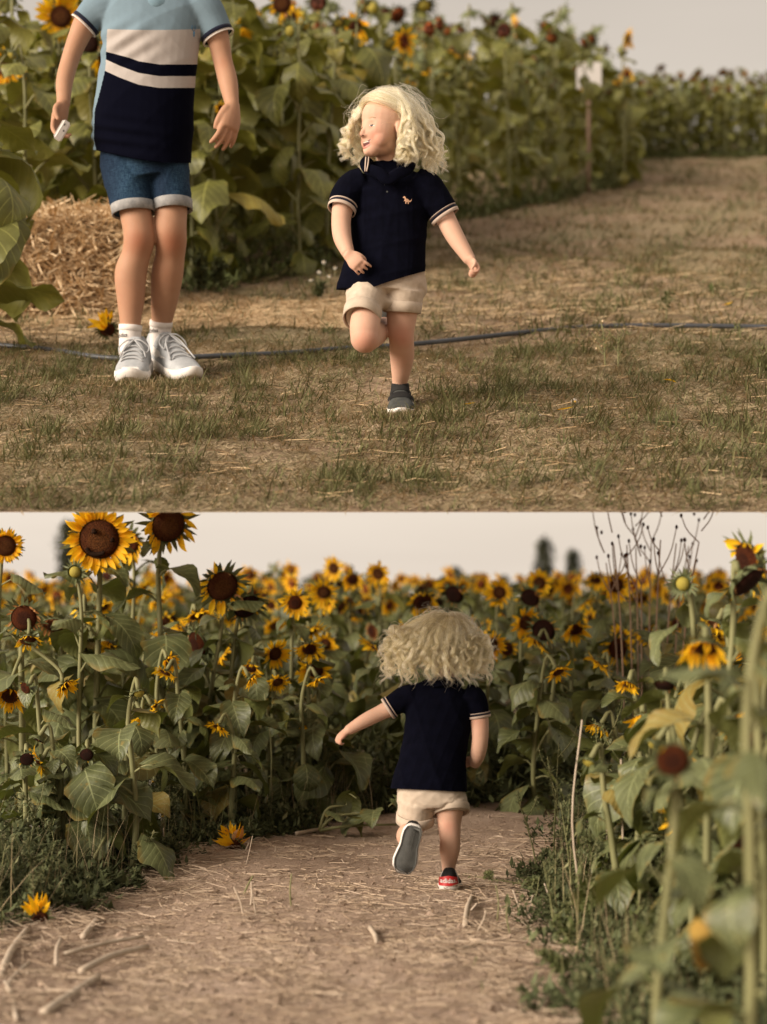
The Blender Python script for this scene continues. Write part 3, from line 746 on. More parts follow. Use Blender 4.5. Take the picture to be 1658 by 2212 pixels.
def band(mb, c0, c1, r0, r1, thick, up=(0, -1, 0), seg=28, mat=0, lip=0.0):
    """a turned-up cuff or ribbed edge: a ring of cloth with an inner and an outer face"""
    c0, c1 = np.array(c0, float), np.array(c1, float); T = (c1 - c0) / np.linalg.norm(c1 - c0)
    A = np.array(up, float); A -= (A @ T) * T; A /= np.linalg.norm(A); B = np.cross(T, A)
    th = np.linspace(0, 2 * np.pi, seg, endpoint=False); V = []
    def ring(c, r, s): return c + A * (np.cos(th)[:, None] * (r[0] + s)) + B * (np.sin(th)[:, None] * (r[1] + s))
    r0 = (r0, r0) if np.isscalar(r0) else r0; r1 = (r1, r1) if np.isscalar(r1) else r1
    mid = (c0 + c1) / 2; rm = ((r0[0] + r1[0]) / 2, (r0[1] + r1[1]) / 2)
    rs_ = [ring(c0, r0, 0), ring(c0 + T * thick * .3, r0, thick), ring(mid, rm, thick + lip), ring(c1 - T * thick * .3, r1, thick), ring(c1, r1, 0), ring(mid, rm, -0.001)]
    V = np.concatenate(rs_); k = len(rs_)
    q = [(i * seg + j, i * seg + (j + 1) % seg, ((i + 1) % k) * seg + (j + 1) % seg, ((i + 1) % k) * seg + j) for i in range(k) for j in range(seg)]
    mb.add(V, q, None, 0.0, mat)
def hand(mb, wrist, fwd, palm, thumb, size, curls, spread=0.18, thumb_curl=0.5, thumb_out=0.7, rw=None, width=0.44):
    """wrist point; fwd: along the hand; palm: the way the palm faces; thumb: the side the thumb is on"""
    f = np.array(fwd, float); f /= np.linalg.norm(f); p = np.array(palm, float); p -= (p @ f) * f; p /= np.linalg.norm(p)
    s = np.cross(f, p); s *= np.sign(s @ np.array(thumb, float)) or 1
    w_ = np.array(wrist, float); W = size * width
    tube(mb, [w_ - f * size * .10, w_ + f * size * .1, w_ + f * size * .30, w_ + f * size * .5],
         [((rw or .16 * size) * .85, (rw or .16 * size)), (.14 * size, W * .44), (.135 * size, W * .54), (.10 * size, W * .50)], 14, 10, up=p, cap='round')
    for k, (ln, off) in enumerate(((.92, .37), (1.0, .125), (.95, -.125), (.76, -.36))):
        b = w_ + f * size * (.46 if k < 3 else .43) + s * W * off * 1.0
        d = f * math.cos(spread * off) + s * math.sin(spread * off * 2); pos = b.copy(); pts = [b - f * size * .08, b]; ang = 0
        c = curls[k]
        for ph, cv in ((.235, c * .8), (.16, c * 1.1), (.115, c * .7)):
            ang += cv; dd = d * math.cos(ang) + p * math.sin(ang); pos = pos + dd * ph * size * ln; pts.append(pos)
        r = size * (.060 if k < 3 else .052)
        tube(mb, pts, [r * 1.08, r * 1.08, r * 1.0, r * .92, r * .74], 10, 17, cap='round')
        ball(mb, pts[-1], r * .76, 8, 6)
    b = w_ + f * size * .12 + s * W * .36; d = f * math.cos(thumb_out) + s * math.sin(thumb_out)
    d1 = d + p * thumb_curl * .5; d1 /= np.linalg.norm(d1); d2 = f * .9 + p * thumb_curl + s * .15; d2 /= np.linalg.norm(d2); d3 = f * .8 + p * thumb_curl * 1.4 - s * .3 * thumb_curl; d3 /= np.linalg.norm(d3)
    p1 = b + d1 * size * .17; p2 = p1 + d2 * size * .16; p3 = p2 + d3 * size * .12
    tube(mb, [b - f * size * .05 - s * size * .05, b, p1, p2, p3], [size * .10, size * .095, size * .075, size * .068, size * .05], 10, 17, cap='round'); ball(mb, p3, size * .055, 8, 6)

def head_shapes(mb, chin, h, fw, up):
    """chin point on the neck axis, head height, facing direction"""
    fw = np.array(fw, float); fw /= np.linalg.norm(fw); up = np.array(up, float); up -= (up @ fw) * fw; up /= np.linalg.norm(up); sd = np.cross(up, fw)
    M = np.stack([fw, sd, up], 1); c = np.array(chin, float)
    at = lambda a, b, d: c + M @ (np.array((a, b, d)) * h)
    R = Matrix(M.tolist())
    E = lambda a, b, d, ra, rb, rc: ball(mb, at(a, b, d), (ra * h, rb * h, rc * h), 24, 16, R)
    E(-.06, 0, .63, .43, .355, .365); E(.10, 0, .42, .28, .30, .34); E(.08, 0, .24, .26, .245, .20)
    E(.215, 0, .125, .13, .15, .115); E(.285, 0, .09, .066, .08, .066)
    for s in (-1, 1):
        E(.170, s * .160, .265, .125, .125, .130); E(.255, s * .10, .52, .10, .10, .06); E(-.04, s * .35, .43, .075, .035, .10)
        E(.365, s * .040, .310, .034, .030, .026)
    tube(mb, [at(.325, 0, .50), at(.350, 0, .43), at(.392, 0, .335)], [.034 * h, .038 * h, .046 * h], 12, 9, cap='round'); ball(mb, at(.394, 0, .332), .047 * h, 12, 8)
    E(.283, 0, .225, .06, .13, .055); E(.288, 0, .135, .055, .085, .032)
    return at, M

def patch(bvh, at, M, h, outline, lift, name, mat, parent, local, fwd0=0.75, n=10, thick=0.0008):
    """a thin shape that follows the face: outline in (side, up) head units"""
    P = np.array(outline, float); c = P.mean(0); rings = [P * f + c * (1 - f) for f in (1.0, 0.72, 0.4)]
    V, out = [], []
    fw = Vector(M[:, 0])
    def proj(s, u):
        o = Vector(at(fwd0, s, u)); r = bvh.ray_cast(o, -fw)
        return (r[0] if r[0] is not None else Vector(at(.3, s, u)))
    allp = [p for r in rings for p in r] + [c]
    for i, (s, u) in enumerate(allp):
        edge = i < len(P)
        V.append(proj(s, u) + fw * (lift if not edge else -0.0012))
    k = len(P); q = [(a * k + j, a * k + (j + 1) % k, (a + 1) * k + (j + 1) % k, (a + 1) * k + j) for a in range(2) for j in range(k)]
    t = [(2 * k + j, 2 * k + (j + 1) % k, 3 * k) for j in range(k)]
    V = np.array([v - Vector(local) for v in V])
    return link(name, mesh_np(name, V, [np.array(q), np.array(t)], [mat]), parent)
def ell(s, u, a, b, rot=0.0, n=14, pinch=0.0):
    o = []
    for k in range(n):
        t = 2 * math.pi * k / n; x, y = a * math.cos(t), b * math.sin(t) * (1 - pinch * abs(math.cos(t)) ** 2)
        o.append((s + x * math.cos(rot) - y * math.sin(rot), u + x * math.sin(rot) + y * math.cos(rot)))
    return o

def skin_mat(name, base, flush_and_shade):
    m, t, p, o = new_mat(name)
    c = mixc(t, 0.25, base, ramp(t, noise_fac(t, 26, 4), [(0.3, tuple(x * y for x, y in zip(base, (.86, .78, .74)))), (0.7, tuple(min(1, x * 1.10) for x in base))]))
    c = mixc(t, attr_fac(t, 'flush_and_shade'), c, flush_and_shade)
    c = mixc(t, attr_fac(t, 'lips'), c, (0.42, 0.13, 0.10))
    c = mixc(t, attr_fac(t, 'scalp'), c, (0.58, 0.42, 0.24))
    t.links.new(c, p.inputs['Base Color']); p.inputs['Roughness'].default_value = 0.62; p.inputs['Specular IOR Level'].default_value = 0.22
    p.inputs['Subsurface Weight'].default_value = 0.12; p.inputs['Subsurface Radius'].default_value = (0.012, 0.005, 0.003); p.inputs['Subsurface Scale'].default_value = 0.6
    bump(t, p, noise_fac(t, 240, 3), 0.12, 0.001); return m
M_skin1 = skin_mat('toddler_skin', (0.54, 0.335, 0.24), (0.44, 0.175, 0.115))
M_skin2 = skin_mat('boy_skin', (0.40, 0.225, 0.14), (0.30, 0.115, 0.06))
def cloth_mat(name, a, b=None, weave=900, rough=0.85, bs=0.25, sheen=0.0, spec=0.2):
    m, t, p, o = new_mat(name); b = b or tuple(x * 1.25 for x in a)
    t.links.new(ramp(t, noise_fac(t, 40, 4), [(0.3, a), (0.7, b)]), p.inputs['Base Color'])
    p.inputs['Roughness'].default_value = rough; p.inputs['Specular IOR Level'].default_value = spec; p.inputs['Sheen Weight'].default_value = sheen
    bump(t, p, noise_fac(t, weave, 2), bs, 0.0008); return m
M_navy = cloth_mat('navy_pique', (0.0014, 0.0016, 0.0045), (0.0024, 0.0027, 0.0075), rough=1.0, spec=0.06)
M_navyblue = cloth_mat('navy_sleeve', (0.004, 0.005, 0.016), (0.006, 0.008, 0.024), sheen=0.1)
M_cream = cloth_mat('cream_tipping', (0.42, 0.33, 0.27))
M_khaki = cloth_mat('beige_twill', (0.43, 0.35, 0.27), (0.52, 0.43, 0.34))
M_shoegrey = cloth_mat('charcoal_suede', (0.045, 0.048, 0.046), (0.075, 0.078, 0.072))
M_shoeblack = cloth_mat('black_canvas', (0.014, 0.014, 0.014), (0.022, 0.021, 0.02))
M_white = simple('white_rubber', (0.68, 0.63, 0.58), (0.76, 0.72, 0.67), 30, 0.6, 0.15)
M_stripewhite = simple('white_stripe', (0.72, 0.68, 0.64), None, rough=0.6)
M_red = simple('red_heel_tab', (0.42, 0.015, 0.018), (0.50, 0.02, 0.022), 40, 0.5)
M_eye = simple('dark_eye', (0.03, 0.02, 0.016), None, rough=0.15)
M_eyewhite = simple('eye_white', (0.62, 0.55, 0.50), None, rough=0.25)
M_mouth = simple('mouth_inside', (0.10, 0.018, 0.016), None, rough=0.4)
M_teeth = simple('teeth', (0.58, 0.50, 0.42), None, rough=0.3)
M_lip = simple('lip', (0.46, 0.17, 0.13), None, rough=0.4)
M_brow = simple('brow_hair', (0.34, 0.21, 0.12), (0.42, 0.27, 0.16), 200, 0.7)

def hair_mat(name, a, b, c_):
    m = bpy.data.materials.new(name); m.use_nodes = True; t = m.node_tree; t.nodes.clear()
    out = N(t, 'ShaderNodeOutputMaterial'); p = N(t, 'ShaderNodeBsdfHairPrincipled'); p.model = 'CHIANG'; p.parametrization = 'COLOR'
    hi = N(t, 'ShaderNodeHairInfo'); c = ramp(t, hi.outputs['Random'], [(0, a), (0.5, b), (1, c_)])
    t.links.new(c, p.inputs['Color']); p.inputs['Roughness'].default_value = 0.42; p.inputs['Radial Roughness'].default_value = 0.55; p.inputs['Coat'].default_value = 0.0
    t.links.new(p.outputs[0], out.inputs[0]); return m
M_blond = hair_mat('blond_hair', (0.58, 0.33, 0.13), (0.75, 0.49, 0.24), (0.89, 0.68, 0.42))
M_brown = hair_mat('brown_hair', (0.06, 0.035, 0.02), (0.10, 0.06, 0.035), (0.16, 0.10, 0.06))

def make_hair(name, strands, radius, mat, parent, local):
    """strands: list of (k,3) arrays in world space"""
    hc = bpy.data.hair_curves.new(name); sizes = [len(s) for s in strands]; hc.add_curves(sizes)
    P = (np.concatenate(strands) - np.array(local)).astype(np.float32)
    hc.points.foreach_set('position', P.ravel()) if hasattr(hc.points[0], 'position') else None
    rr_ = radius if hasattr(radius, '__len__') else [radius] * len(sizes)
    rad = np.concatenate([np.interp(np.linspace(0, 1, k), [0, .75, 1], [1, .9, .35]) * a for k, a in zip(sizes, rr_)]).astype(np.float32)
    hc.points.foreach_set('radius', rad)
    hc.materials.append(mat); return link(name, hc, parent)

def lock(r, pts, count, spread, curl_r, turns, npt=18, phase=None, tip=0.35, start=0.35, fray=0.3):
    """a lock of hair: strands round a guide that coils more and more towards its end"""
    C = catmull(np.array(pts), npt); T, A, B = frames(C, None); f = np.linspace(0, 1, npt)
    g = np.clip((f - start) / (1 - start), 0, 1); ph = phase if phase is not None else r.uniform(0, 6.28); sg = r.choice([-1, 1])
    coil = curl_r * g ** 1.1; th = ph + sg * turns * 2 * np.pi * g ** 1.1
    out = []
    for _ in range(count):
        a, q = r.uniform(0, 6.28), spread * math.sqrt(r.uniform(0, 1)); prof = np.interp(f, [0, .25, .8, 1], [0.9, 1, .8, tip])
        rr = coil * (1 + r.uniform(-.12, .12)); tt = th + r.uniform(-.12, .12)
        fr = r.normal(0, 1, 3) * spread * fray
        S_ = C + A * (np.cos(tt) * rr + math.cos(a) * q * prof)[:, None] + B * (np.sin(tt) * rr + math.sin(a) * q * prof)[:, None] + fr[None, :] * (g ** 1.5)[:, None]
        out.append(S_[: npt - r.integers(0, 4)])
    return out

def text_mesh(body, size, mat, name, extrude=0.0, bold=0.0):
    c = bpy.data.curves.new('t', 'FONT'); c.body = body; c.size = size; c.align_x = 'CENTER'; c.align_y = 'CENTER'; c.extrude = extrude; c.offset = bold; c.resolution_u = 2
    o = link('t', c); dg = bpy.context.evaluated_depsgraph_get(); dg.update()
    me = bpy.data.meshes.new_from_object(o.evaluated_get(dg)); bpy.data.objects.remove(o); bpy.data.curves.remove(c)
    me.name = name; me.materials.clear(); me.materials.append(mat); return me

def shoe(parent, local, heel, toe, up, width, height, style, mats, ankle_h=None):
    """heel and toe: ends of the sole on the ground side; up: sole normal towards the ankle; parts become children of `parent`"""
    H0 = np.array(heel, float); X = np.array(toe, float) - H0; Ln = np.linalg.norm(X); X /= Ln
    U = np.array(up, float); U -= (U @ X) * X; U /= np.linalg.norm(U); Yv = np.cross(U, X)
    def w(x, y, z): return H0 + X * (x * Ln) + Yv * y + U * z - np.array(local)
    hw = lambda x: width / 2 * np.interp(x, [0, .04, .12, .25, .42, .58, .72, .86, .95, 1.0], [.30, .58, .76, .80, .76, .90, 1.0, .90, .60, .22])
    ush = link('shoe', None, parent)
    # sole
    st = height * (0.26 if style == 'runner' else 0.20); mb = MB(); xs_ = np.concatenate([np.linspace(0, .12, 5)[:-1], np.linspace(.12, .86, 12), np.linspace(.86, 1, 6)[1:]])
    ring = [(x, hw(x)) for x in xs_] + [(x, -hw(x)) for x in xs_[::-1]]
    lev = [(0.0, .93), (st * .12, 1.0), (st * .55, 1.04), (st * .95, 1.02), (st, .93)]
    V = []
    for z, g in lev:
        for x, y in ring:
            spring = 0.16 * height * max(0, (x - .8) / .2) ** 2 + (0.05 * height * max(0, (.12 - x) / .12) ** 2)
            flare = (0.08 * height * np.interp(x, [0, .2, .5], [1, .6, 0]) if style == 'runner' else 0)
            V.append(w(.5 + (x - .5) * (1 + (g - 1) * .4), y * g, z * (1 + (0.35 if style == 'runner' else 0) * np.interp(x, [0, .35, .6], [1, .5, 0])) + spring))
    k = len(ring); q = [(a * k + j, a * k + (j + 1) % k, (a + 1) * k + (j + 1) % k, (a + 1) * k + j) for a in range(len(lev) - 1) for j in range(k)]
    m_ = len(xs_); capq = [(j, j + 1, 2 * m_ - 2 - j, 2 * m_ - 1 - j) for j in range(m_ - 1)]
    q2 = [tuple(reversed(c)) for c in capq]; top = [tuple(x + (len(lev) - 1) * k for x in c) for c in capq]
    mb.add(V, q + top, None, 0, 0); mb.add(V[:k], q2, None, 0, 1); mb.build('sole', [mats['sole'], mats['tread']], ush)
    # upper
    mb = MB(); seg = 17; xs2 = np.array([.015, .05, .11, .20, .30, .38, .46, .55, .64, .73, .82, .90, .955, .985])
    top_h = lambda x: height * np.interp(x, [0, .03, .12, .26, .36, .44, .55, .68, .80, .90, .96, 1.0], [.62, .92, 1.0, .96, 1.02, .98, .78, .58, .47, .41, .33, .22])
    V = []
    for x in xs2:
        for j in range(seg):
            a = math.pi * j / (seg - 1); c_, s_ = math.cos(a), math.sin(a)
            yy = hw(x) * 0.97 * np.sign(c_) * abs(c_) ** (.62 if x > .4 else .5); zz = st * .9 + (top_h(x) - st * .9) * abs(s_) ** (.8 if x > .5 else .62)
            nar = 1 - .30 * (max(0.0, zz - st) / (height - st)) ** 1.5 * (1 if x < .5 else .6)
            V.append(w(x, yy * nar, zz + 0.14 * height * max(0, (x - .8) / .2) ** 2 * (1 - abs(s_))))
    n_ = len(xs2); q = [(a * seg + j, a * seg + j + 1, (a + 1) * seg + j + 1, (a + 1) * seg + j) for a in range(n_ - 1) for j in range(seg - 1)]
    V += [w(0.0, 0, st), w(1.0, 0, st * 1.1)]; t = [(n_ * seg, j + 1, j) for j in range(seg - 1)] + [(n_ * seg + 1, (n_ - 1) * seg + j, (n_ - 1) * seg + j + 1) for j in range(seg - 1)]
    mb.add(V, q, t); up_o = mb.build('upper', mats['upper'], ush)
    surf = lambda x, f, lift: _surf(w, hw, top_h, st, height, x, f, lift)
    return ush, surf, w, (hw, top_h, st)
def _surf(w, hw, top_h, st, height, x, f, lift):
    """point on the upper at length x, going from one side (f=-1) over the top (0) to the other (1)"""
    a = math.pi * (0.5 - 0.5 * f); c_, s_ = math.cos(a), math.sin(a)
    yy = hw(x) * 0.97 * (1 if c_ > 0 else -1) * abs(c_) ** (.62 if x > .4 else .5); zz = st * .9 + (top_h(x) - st * .9) * abs(s_) ** (.8 if x > .5 else .62)
    nar = 1 - .30 * (max(0.0, zz - st) / (height - st)) ** 1.5 * (1 if x < .5 else .6)
    return np.array(w(x, yy * nar + lift * c_, zz + lift * s_))
def strip(surf, path, wid, lift, n=14, nx=3):
    """a flat band lying on the shoe: path of (x, f) centres, half width along x"""
    mb = MB(); P = catmull(np.array(path), n); V = []
    for (x, f) in P:
        for k in range(nx):
            e = (k / (nx - 1) - .5) * 2; l = lift if abs(e) < .9 else lift * .3
            V.append(surf(min(.98, max(.01, x + wid * e)), f, l))
    q = [(i * nx + k, i * nx + k + 1, (i + 1) * nx + k + 1, (i + 1) * nx + k) for i in range(n - 1) for k in range(nx - 1)]
    mb.add(V, q); return mb
# ------------------------------------------------------------------ the running toddler on the bank
def A3(v): return np.array(v, float)
def build_runner_front():
    D = 5.98; k = D / F; P = lambda u, v, dy=0.0: A3(px(u, v, D + dy))
    base = on_bank(866, 900); root = thing('person', 'curly blond toddler in navy polo running towards the viewer', 'person', base); loc = A3(base)
    # body: one surface
    mb = MB()
    tube(mb, [P(838, 622, .03), P(838, 590, .03), P(840, 520, .03), P(842, 440, .03), P(842, 392, .03), P(840, 366, .035)],
         [(36 * k, 58 * k), (44 * k, 66 * k), (44 * k, 66 * k), (42 * k, 68 * k), (34 * k, 62 * k), (24 * k, 30 * k)], 24, 26)
    tube(mb, [P(842, 385, .04), P(838, 350, .03), P(838, 315, .02)], [27 * k, 24 * k, 26 * k], 16, 8)
    # arms (picture left, picture right)
    LA = [P(768, 402, .02), P(748, 428, .0), P(738, 470, -.02), P(740, 512, -.05), P(753, 548, -.09)]
    tube(mb, LA, [27 * k, 26 * k, 21.5 * k, 20 * k, 14 * k], 28, 18, cap='round')
    hand(mb, P(756, 552, -.095), (0.72, -.30, -.80), (0.30, .85, -.1), (0.5, -.6, .5), 60 * k, [.55, .7, .65, .6], .25, .7, .5, 13.5 * k, .56)
    RA = [P(920, 402, .02), P(944, 438, .02), P(962, 470, .02), P(984, 512, .0), P(1016, 562, -.03)]
    tube(mb, RA, [27 * k, 26 * k, 22 * k, 20 * k, 13.5 * k], 28, 18, cap='round')
    hand(mb, P(1018, 565, -.035), (0.48, -.25, -.85), (-.75, -.45, -.35), (-.2, -.9, -.1), 56 * k, [1.15, 1.2, 1.2, 1.15], .1, 1.1, .5, 13.5 * k, .56)
    # standing leg
    tube(mb, [P(872, 610, .02), P(870, 660, .03), P(867, 712, .03), P(868, 735, .04), P(869, 768, .09), P(867, 800, .12), P(864, 830, .15), P(864, 862, .16)],
         [(44 * k, 42 * k), (37 * k, 36 * k), (31 * k, 29.5 * k), (28 * k, 27 * k), (30 * k, 27 * k), (23 * k, 22 * k), (17 * k, 16.5 * k), (17 * k, 16 * k)], 32, 40)
    # lifted leg: thigh to the lens, shin folded back
    tube(mb, [P(804, 620, .02), P(794, 660, -.05), P(789, 705, -.10), P(789, 734, -.115)], [(26 * k, 26 * k), (29 * k, 29 * k), (32.5 * k, 32.5 * k), (30 * k, 30 * k)], 32, 20, cap='round')
    ball(mb, P(789, 731, -.115), 31 * k, 24, 16)
    tube(mb, [P(790, 730, -.10), P(812, 718, .05), P(826, 705, .17), P(832, 700, .26)], [31 * k, 28 * k, 20 * k, 16 * k], 26, 14, cap='round')
    fw = A3((-math.sin(math.radians(57)), -math.cos(math.radians(57)), 0.02)); upv = A3((0.09, 0.0, 1.0)); h = 143 * k
    chin = P(829, 346, 0.0)
    at, M = head_shapes(mb, chin, h, fw, upv)
    me = remesh(mb, 0.0030, 9, loc, name='body'); V = verts(me)
    H = lambda a, b, c: at(a, b, c) - loc
    # eye hollows and the smile pressed in
    for s in (-1, 1):
        d = np.exp(-((V - H(.37, s * .135, .465)) ** 2).sum(1) / (.075 * h) ** 2); V = V - M[:, 0] * (d * .042 * h)[:, None]
    Lc = (V - (chin - loc)) @ M / h      # head coordinates
    me.vertices.foreach_set('co', V.astype(np.float32).ravel()); me.update()
    fl = spots(V, [(P(868, 728, -.01) - loc, .045, .7), (P(789, 742, -.16) - loc, .05, .6), (H(.30, .2, .28), .16 * h, .55), (H(.3, -.2, .28), .16 * h, .55), (H(.45, 0, .34), .06 * h, .45),
                   (P(785, 585, -.12) - loc, .03, .4), (P(1036, 600, -.05) - loc, .03, .6), (P(868, 790, .03) - loc, .05, .35)] + [(H(.33 - .03 * j, sg_ * (.085 + .035 * j), .31 - .045 * j), .020 * h, .75) for j in range(4) for sg_ in (-1, 1)] + [(H(.335, sg_ * .13, .425), .05 * h, .6) for sg_ in (-1, 1)])  # shade of the smile folds is painted in along with the skin's redness
    set_attr(me, 'flush_and_shade', fl)
    front = Lc[:, 0] > .28
    set_attr(me, 'lips', np.zeros(len(V)))
    hair_line = (Lc[:, 2] > np.interp(Lc[:, 0], [-.5, -.2, -.05, .15, .30, .5], [.15, .28, .55, .80, .90, .95]))
    set_attr(me, 'scalp', hair_line.astype(float))
    me.materials.append(M_skin1); link('body', me, root)
    bv = BVHTree.FromPolygons([Vector(v) + Vector(loc) for v in V], [tuple(p.vertices) for p in me.polygons])
    pt = lambda *a, **kw: patch(bv, at, M, h, *a, parent=root, local=loc, **kw)
    for s in (-1, 1):
        pt(ell(s * .135, .452, .058, .021, s * -.12, pinch=.3), .0008, 'eye', M_eyewhite)
        pt(ell(s * .135 - .004, .453, .036, .024), .0016, 'iris', M_eye)
        pt([(s * x, y) for x, y in ((.085, .464), (.11, .472), (.14, .475), (.17, .468), (.195, .448), (.17, .458), (.14, .464), (.11, .462))], .0018, 'eyelid', M_brow)
        pt([(s * x, y) for x, y in ((.06, .56), (.10, .575), (.15, .584), (.205, .564), (.20, .546), (.15, .562), (.10, .552))], .0012, 'eyebrow', M_brow)
    for s in (-1, 1): pt(ell(s * .032, .302, .016, .010, n=8), .0010, 'nostril', M_mouth)
    mouth = [(x, .225 + .75 * x * x + dy) for x, dy in ((-.135, .022), (-.09, .012), (-.04, .006), (0, .004), (.04, .006), (.09, .012), (.135, .022))] + [(x, .142 + 4.4 * x * x) for x in (.105, .07, .035, 0, -.035, -.07, -.105)]
    pt(mouth, .0010, 'mouth', M_mouth)
    pt([(x, .222 + .75 * x * x) for x in (-.09, -.05, -.02, .02, .05, .09)] + [(x, .200 + 1.6 * x * x) for x in (.085, .05, .02, -.02, -.05, -.085)], .0016, 'teeth', M_teeth)
    pt([(x, .152 + 4.0 * x * x) for x in (-.10, -.06, -.02, .02, .06, .10)] + [(x, .112 + 3.4 * x * x) for x in (.10, .06, .02, -.02, -.06, -.10)], .0022, 'lip', M_lip)
    # polo
    sh = MB()
    tube(sh, [P(824, 640, .03), P(830, 590, .03), P(838, 520, .03), P(842, 450, .03), P(842, 402, .03), P(840, 376, .035), P(838, 350, .035)],
         [(72 * k, 100 * k), (70 * k, 91 * k), (58 * k, 83 * k), (53 * k, 84 * k), (46 * k, 84 * k), (33 * k, 58 * k), (28 * k, 36 * k)], 32, 40)
    tube(sh, [P(790, 392, .02), P(765, 404, .02), P(748, 424, .0), P(741, 446, -.012)], [34 * k, 37 * k, 34 * k, 30 * k], 18, 14)
    tube(sh, [P(895, 394, .02), P(922, 408, .02), P(946, 438, .02), P(959, 464, .02)], [34 * k, 38 * k, 35 * k, 31 * k], 18, 14)
    me = remesh(sh, 0.0045, 5, loc, wrinkles(3, .008, 13, (1, .5, .5)), 'polo_shirt')
    V = verts(me) + loc; zf = (HZ - (V[:, 2] - EYE) / V[:, 1] * F); uf = 829 + V[:, 0] / V[:, 1] * F
    hem = np.interp(uf, [725, 760, 800, 845, 880, 925], [626, 628, 622, 607, 596, 584])
    low = zf > hem - 4; V[:, 2] = np.where(zf > hem, EYE + (HZ - hem) / F * V[:, 1], V[:, 2]); me.vertices.foreach_set('co', (V - loc).astype(np.float32).ravel()); me.update()
    me.materials.append(M_navy); shirt = link('polo_shirt', me, root)
    mb = MB(); pa, pb = P(742.5, 441, -.011) - loc, P(737, 457, -.021) - loc
    for (a, b, mm) in ((0, .16, 0), (.20, .42, 1), (.46, .85, 0)):
        band(mb, pa + (pb - pa) * a, pa + (pb - pa) * b, 30.5 * k, 29.8 * k, .0022, seg=24, mat=mm)
    mb.build('sleeve_cuff', [M_cream, M_navyblue], root)
    mb = MB(); pa, pb = P(955.5, 457, .02) - loc, P(966, 473, .02) - loc
    for (a, b, mm) in ((0, .16, 0), (.20, .42, 1), (.46, .85, 0)): band(mb, pa + (pb - pa) * a, pa + (pb - pa) * b, 33 * k, 31.5 * k, .0022, seg=24, mat=mm)
    mb.build('sleeve_cuff', [M_cream, M_navyblue], root)
    # collar with two cream stripes on its picture-left point
    mb = MB(); Cc = [P(798, 344, .0), P(790, 354, -.030), P(798, 366, -.056), P(820, 374, -.070), P(838, 388, -.072), P(858, 376, -.066), P(880, 366, -.046), P(888, 352, .0)]
    tube(mb, [c - loc for c in Cc], [(4 * k, 13 * k)] * 8, 10, 28, up=(0, -1, 0)); mb.build('collar', M_navy, root)
    mb = MB()
    for du in (0, 6): tube(mb, [P(791 + du, 339, -.030) - loc, P(790 + du, 352, -.056) - loc, P(789 + du * .6, 370, -.070) - loc], [1.6 * k] * 3, 6, 8)
    mb.build('collar_stripe', M_cream, root)
    # small dinosaur badge, stitched
    dino = [(-.9, .55), (-.55, .75), (-.35, .55), (-.2, .2), (.1, .15), (.4, -.1), (.6, -.3), (.85, -.1), (1, .2), (.95, -.25), (.6, -.6), (.4, -.5), (.35, -.95), (.15, -.95), (.1, -.55), (-.1, -.5), (-.2, -.9), (-.4, -.9), (-.35, -.35), (-.55, -.3), (-.7, -.45), (-.6, -.1), (-.5, .1), (-.6, .3), (-.9, .35)]
    bs = BVHTree.FromPolygons([Vector(v) for v in verts(shirt.data)], [tuple(p.vertices) for p in shirt.data.polygons])
    import bmesh
    def badge(pts, cu, cv, sx, name, mat, parent_bvh, lift=.0012):
        bm = bmesh.new(); vs = []
        for x, y in pts:
            o = Vector(P(cu + x * sx, cv - y * sx, -.4)) - Vector(loc); d = (Vector(P(cu + x * sx, cv - y * sx, .4)) - Vector(loc) - o).normalized()
            r = parent_bvh.ray_cast(o, d); vs.append(bm.verts.new((r[0] if r[0] else o + d * .36) - d * lift))
        bm.faces.new(vs); bmesh.ops.triangulate(bm, faces=bm.faces[:]); m_ = bpy.data.meshes.new(name); bm.to_mesh(m_); bm.free(); m_.materials.append(mat); return link(name, m_, root)
    badge(dino, 880, 431, 10, 'dinosaur_badge', simple('badge_thread', (0.62, 0.36, 0.22), None, rough=.7), bs)
    for v_ in (398, 414): badge(ell(0, 0, .8, .8, n=10), 832 + (v_ - 398) * .3, v_, 2.4, 'button', M_shoegrey, bs)
    # shorts
    sh = MB()
    tube(sh, [P(838, 585, .03), P(838, 620, .03), P(836, 645, .02)], [(54 * k, 80 * k), (62 * k, 86 * k), (56 * k, 76 * k)], 28, 12)
    tube(sh, [P(812, 640, .0), P(834, 655, .01), P(858, 644, .02)], [(38 * k, 16 * k), (34 * k, 18 * k), (38 * k, 16 * k)], 16, 9)
    tube(sh, [P(795, 625, .02), P(789, 655, -.03), P(783, 688, -.075)], [(52 * k, 48 * k), (48 * k, 41 * k), (43 * k, 36.5 * k)], 22, 14)
    tube(sh, [P(876, 625, .02), P(873, 650, .025), P(870, 672, .03)], [(50 * k, 44 * k), (47 * k, 41 * k), (44 * k, 37.5 * k)], 22, 14)
    me = remesh(sh, 0.0042, 4, loc, wrinkles(8, .0055, 15, (1, .6, 1.3)), 'shorts'); me.materials.append(M_khaki); link('shorts', me, root)
    mb = MB(); band(mb, P(785, 670, -.062) - loc, P(781, 692, -.08) - loc, (48 * k, 39 * k), (47 * k, 38 * k), .004); mb.build('cuff', M_khaki, root)
    mb = MB(); band(mb, P(870.5, 652, .026) - loc, P(869, 676, .03) - loc, (47 * k, 41 * k), (46 * k, 39 * k), .004); mb.build('cuff', M_khaki, root)
    # shoes
    mats = dict(sole=M_white, tread=M_white, upper=M_shoegrey)
    up_bank = A3((0, -SLOPE, 1))
    ush, surf, w, _ = shoe(root, loc, A3(on_bank(864, 873)), A3(on_bank(868, 898)), up_bank, 62 * k, 50 * k, 'court', mats)
    for (a, x) in ((0, .42), (1, .57)): strip(surf, [(x, -.75), (x + .02, -.3), (x + .02, .3), (x, .75)], .060, .008).build('strap', M_shoeblack, ush)
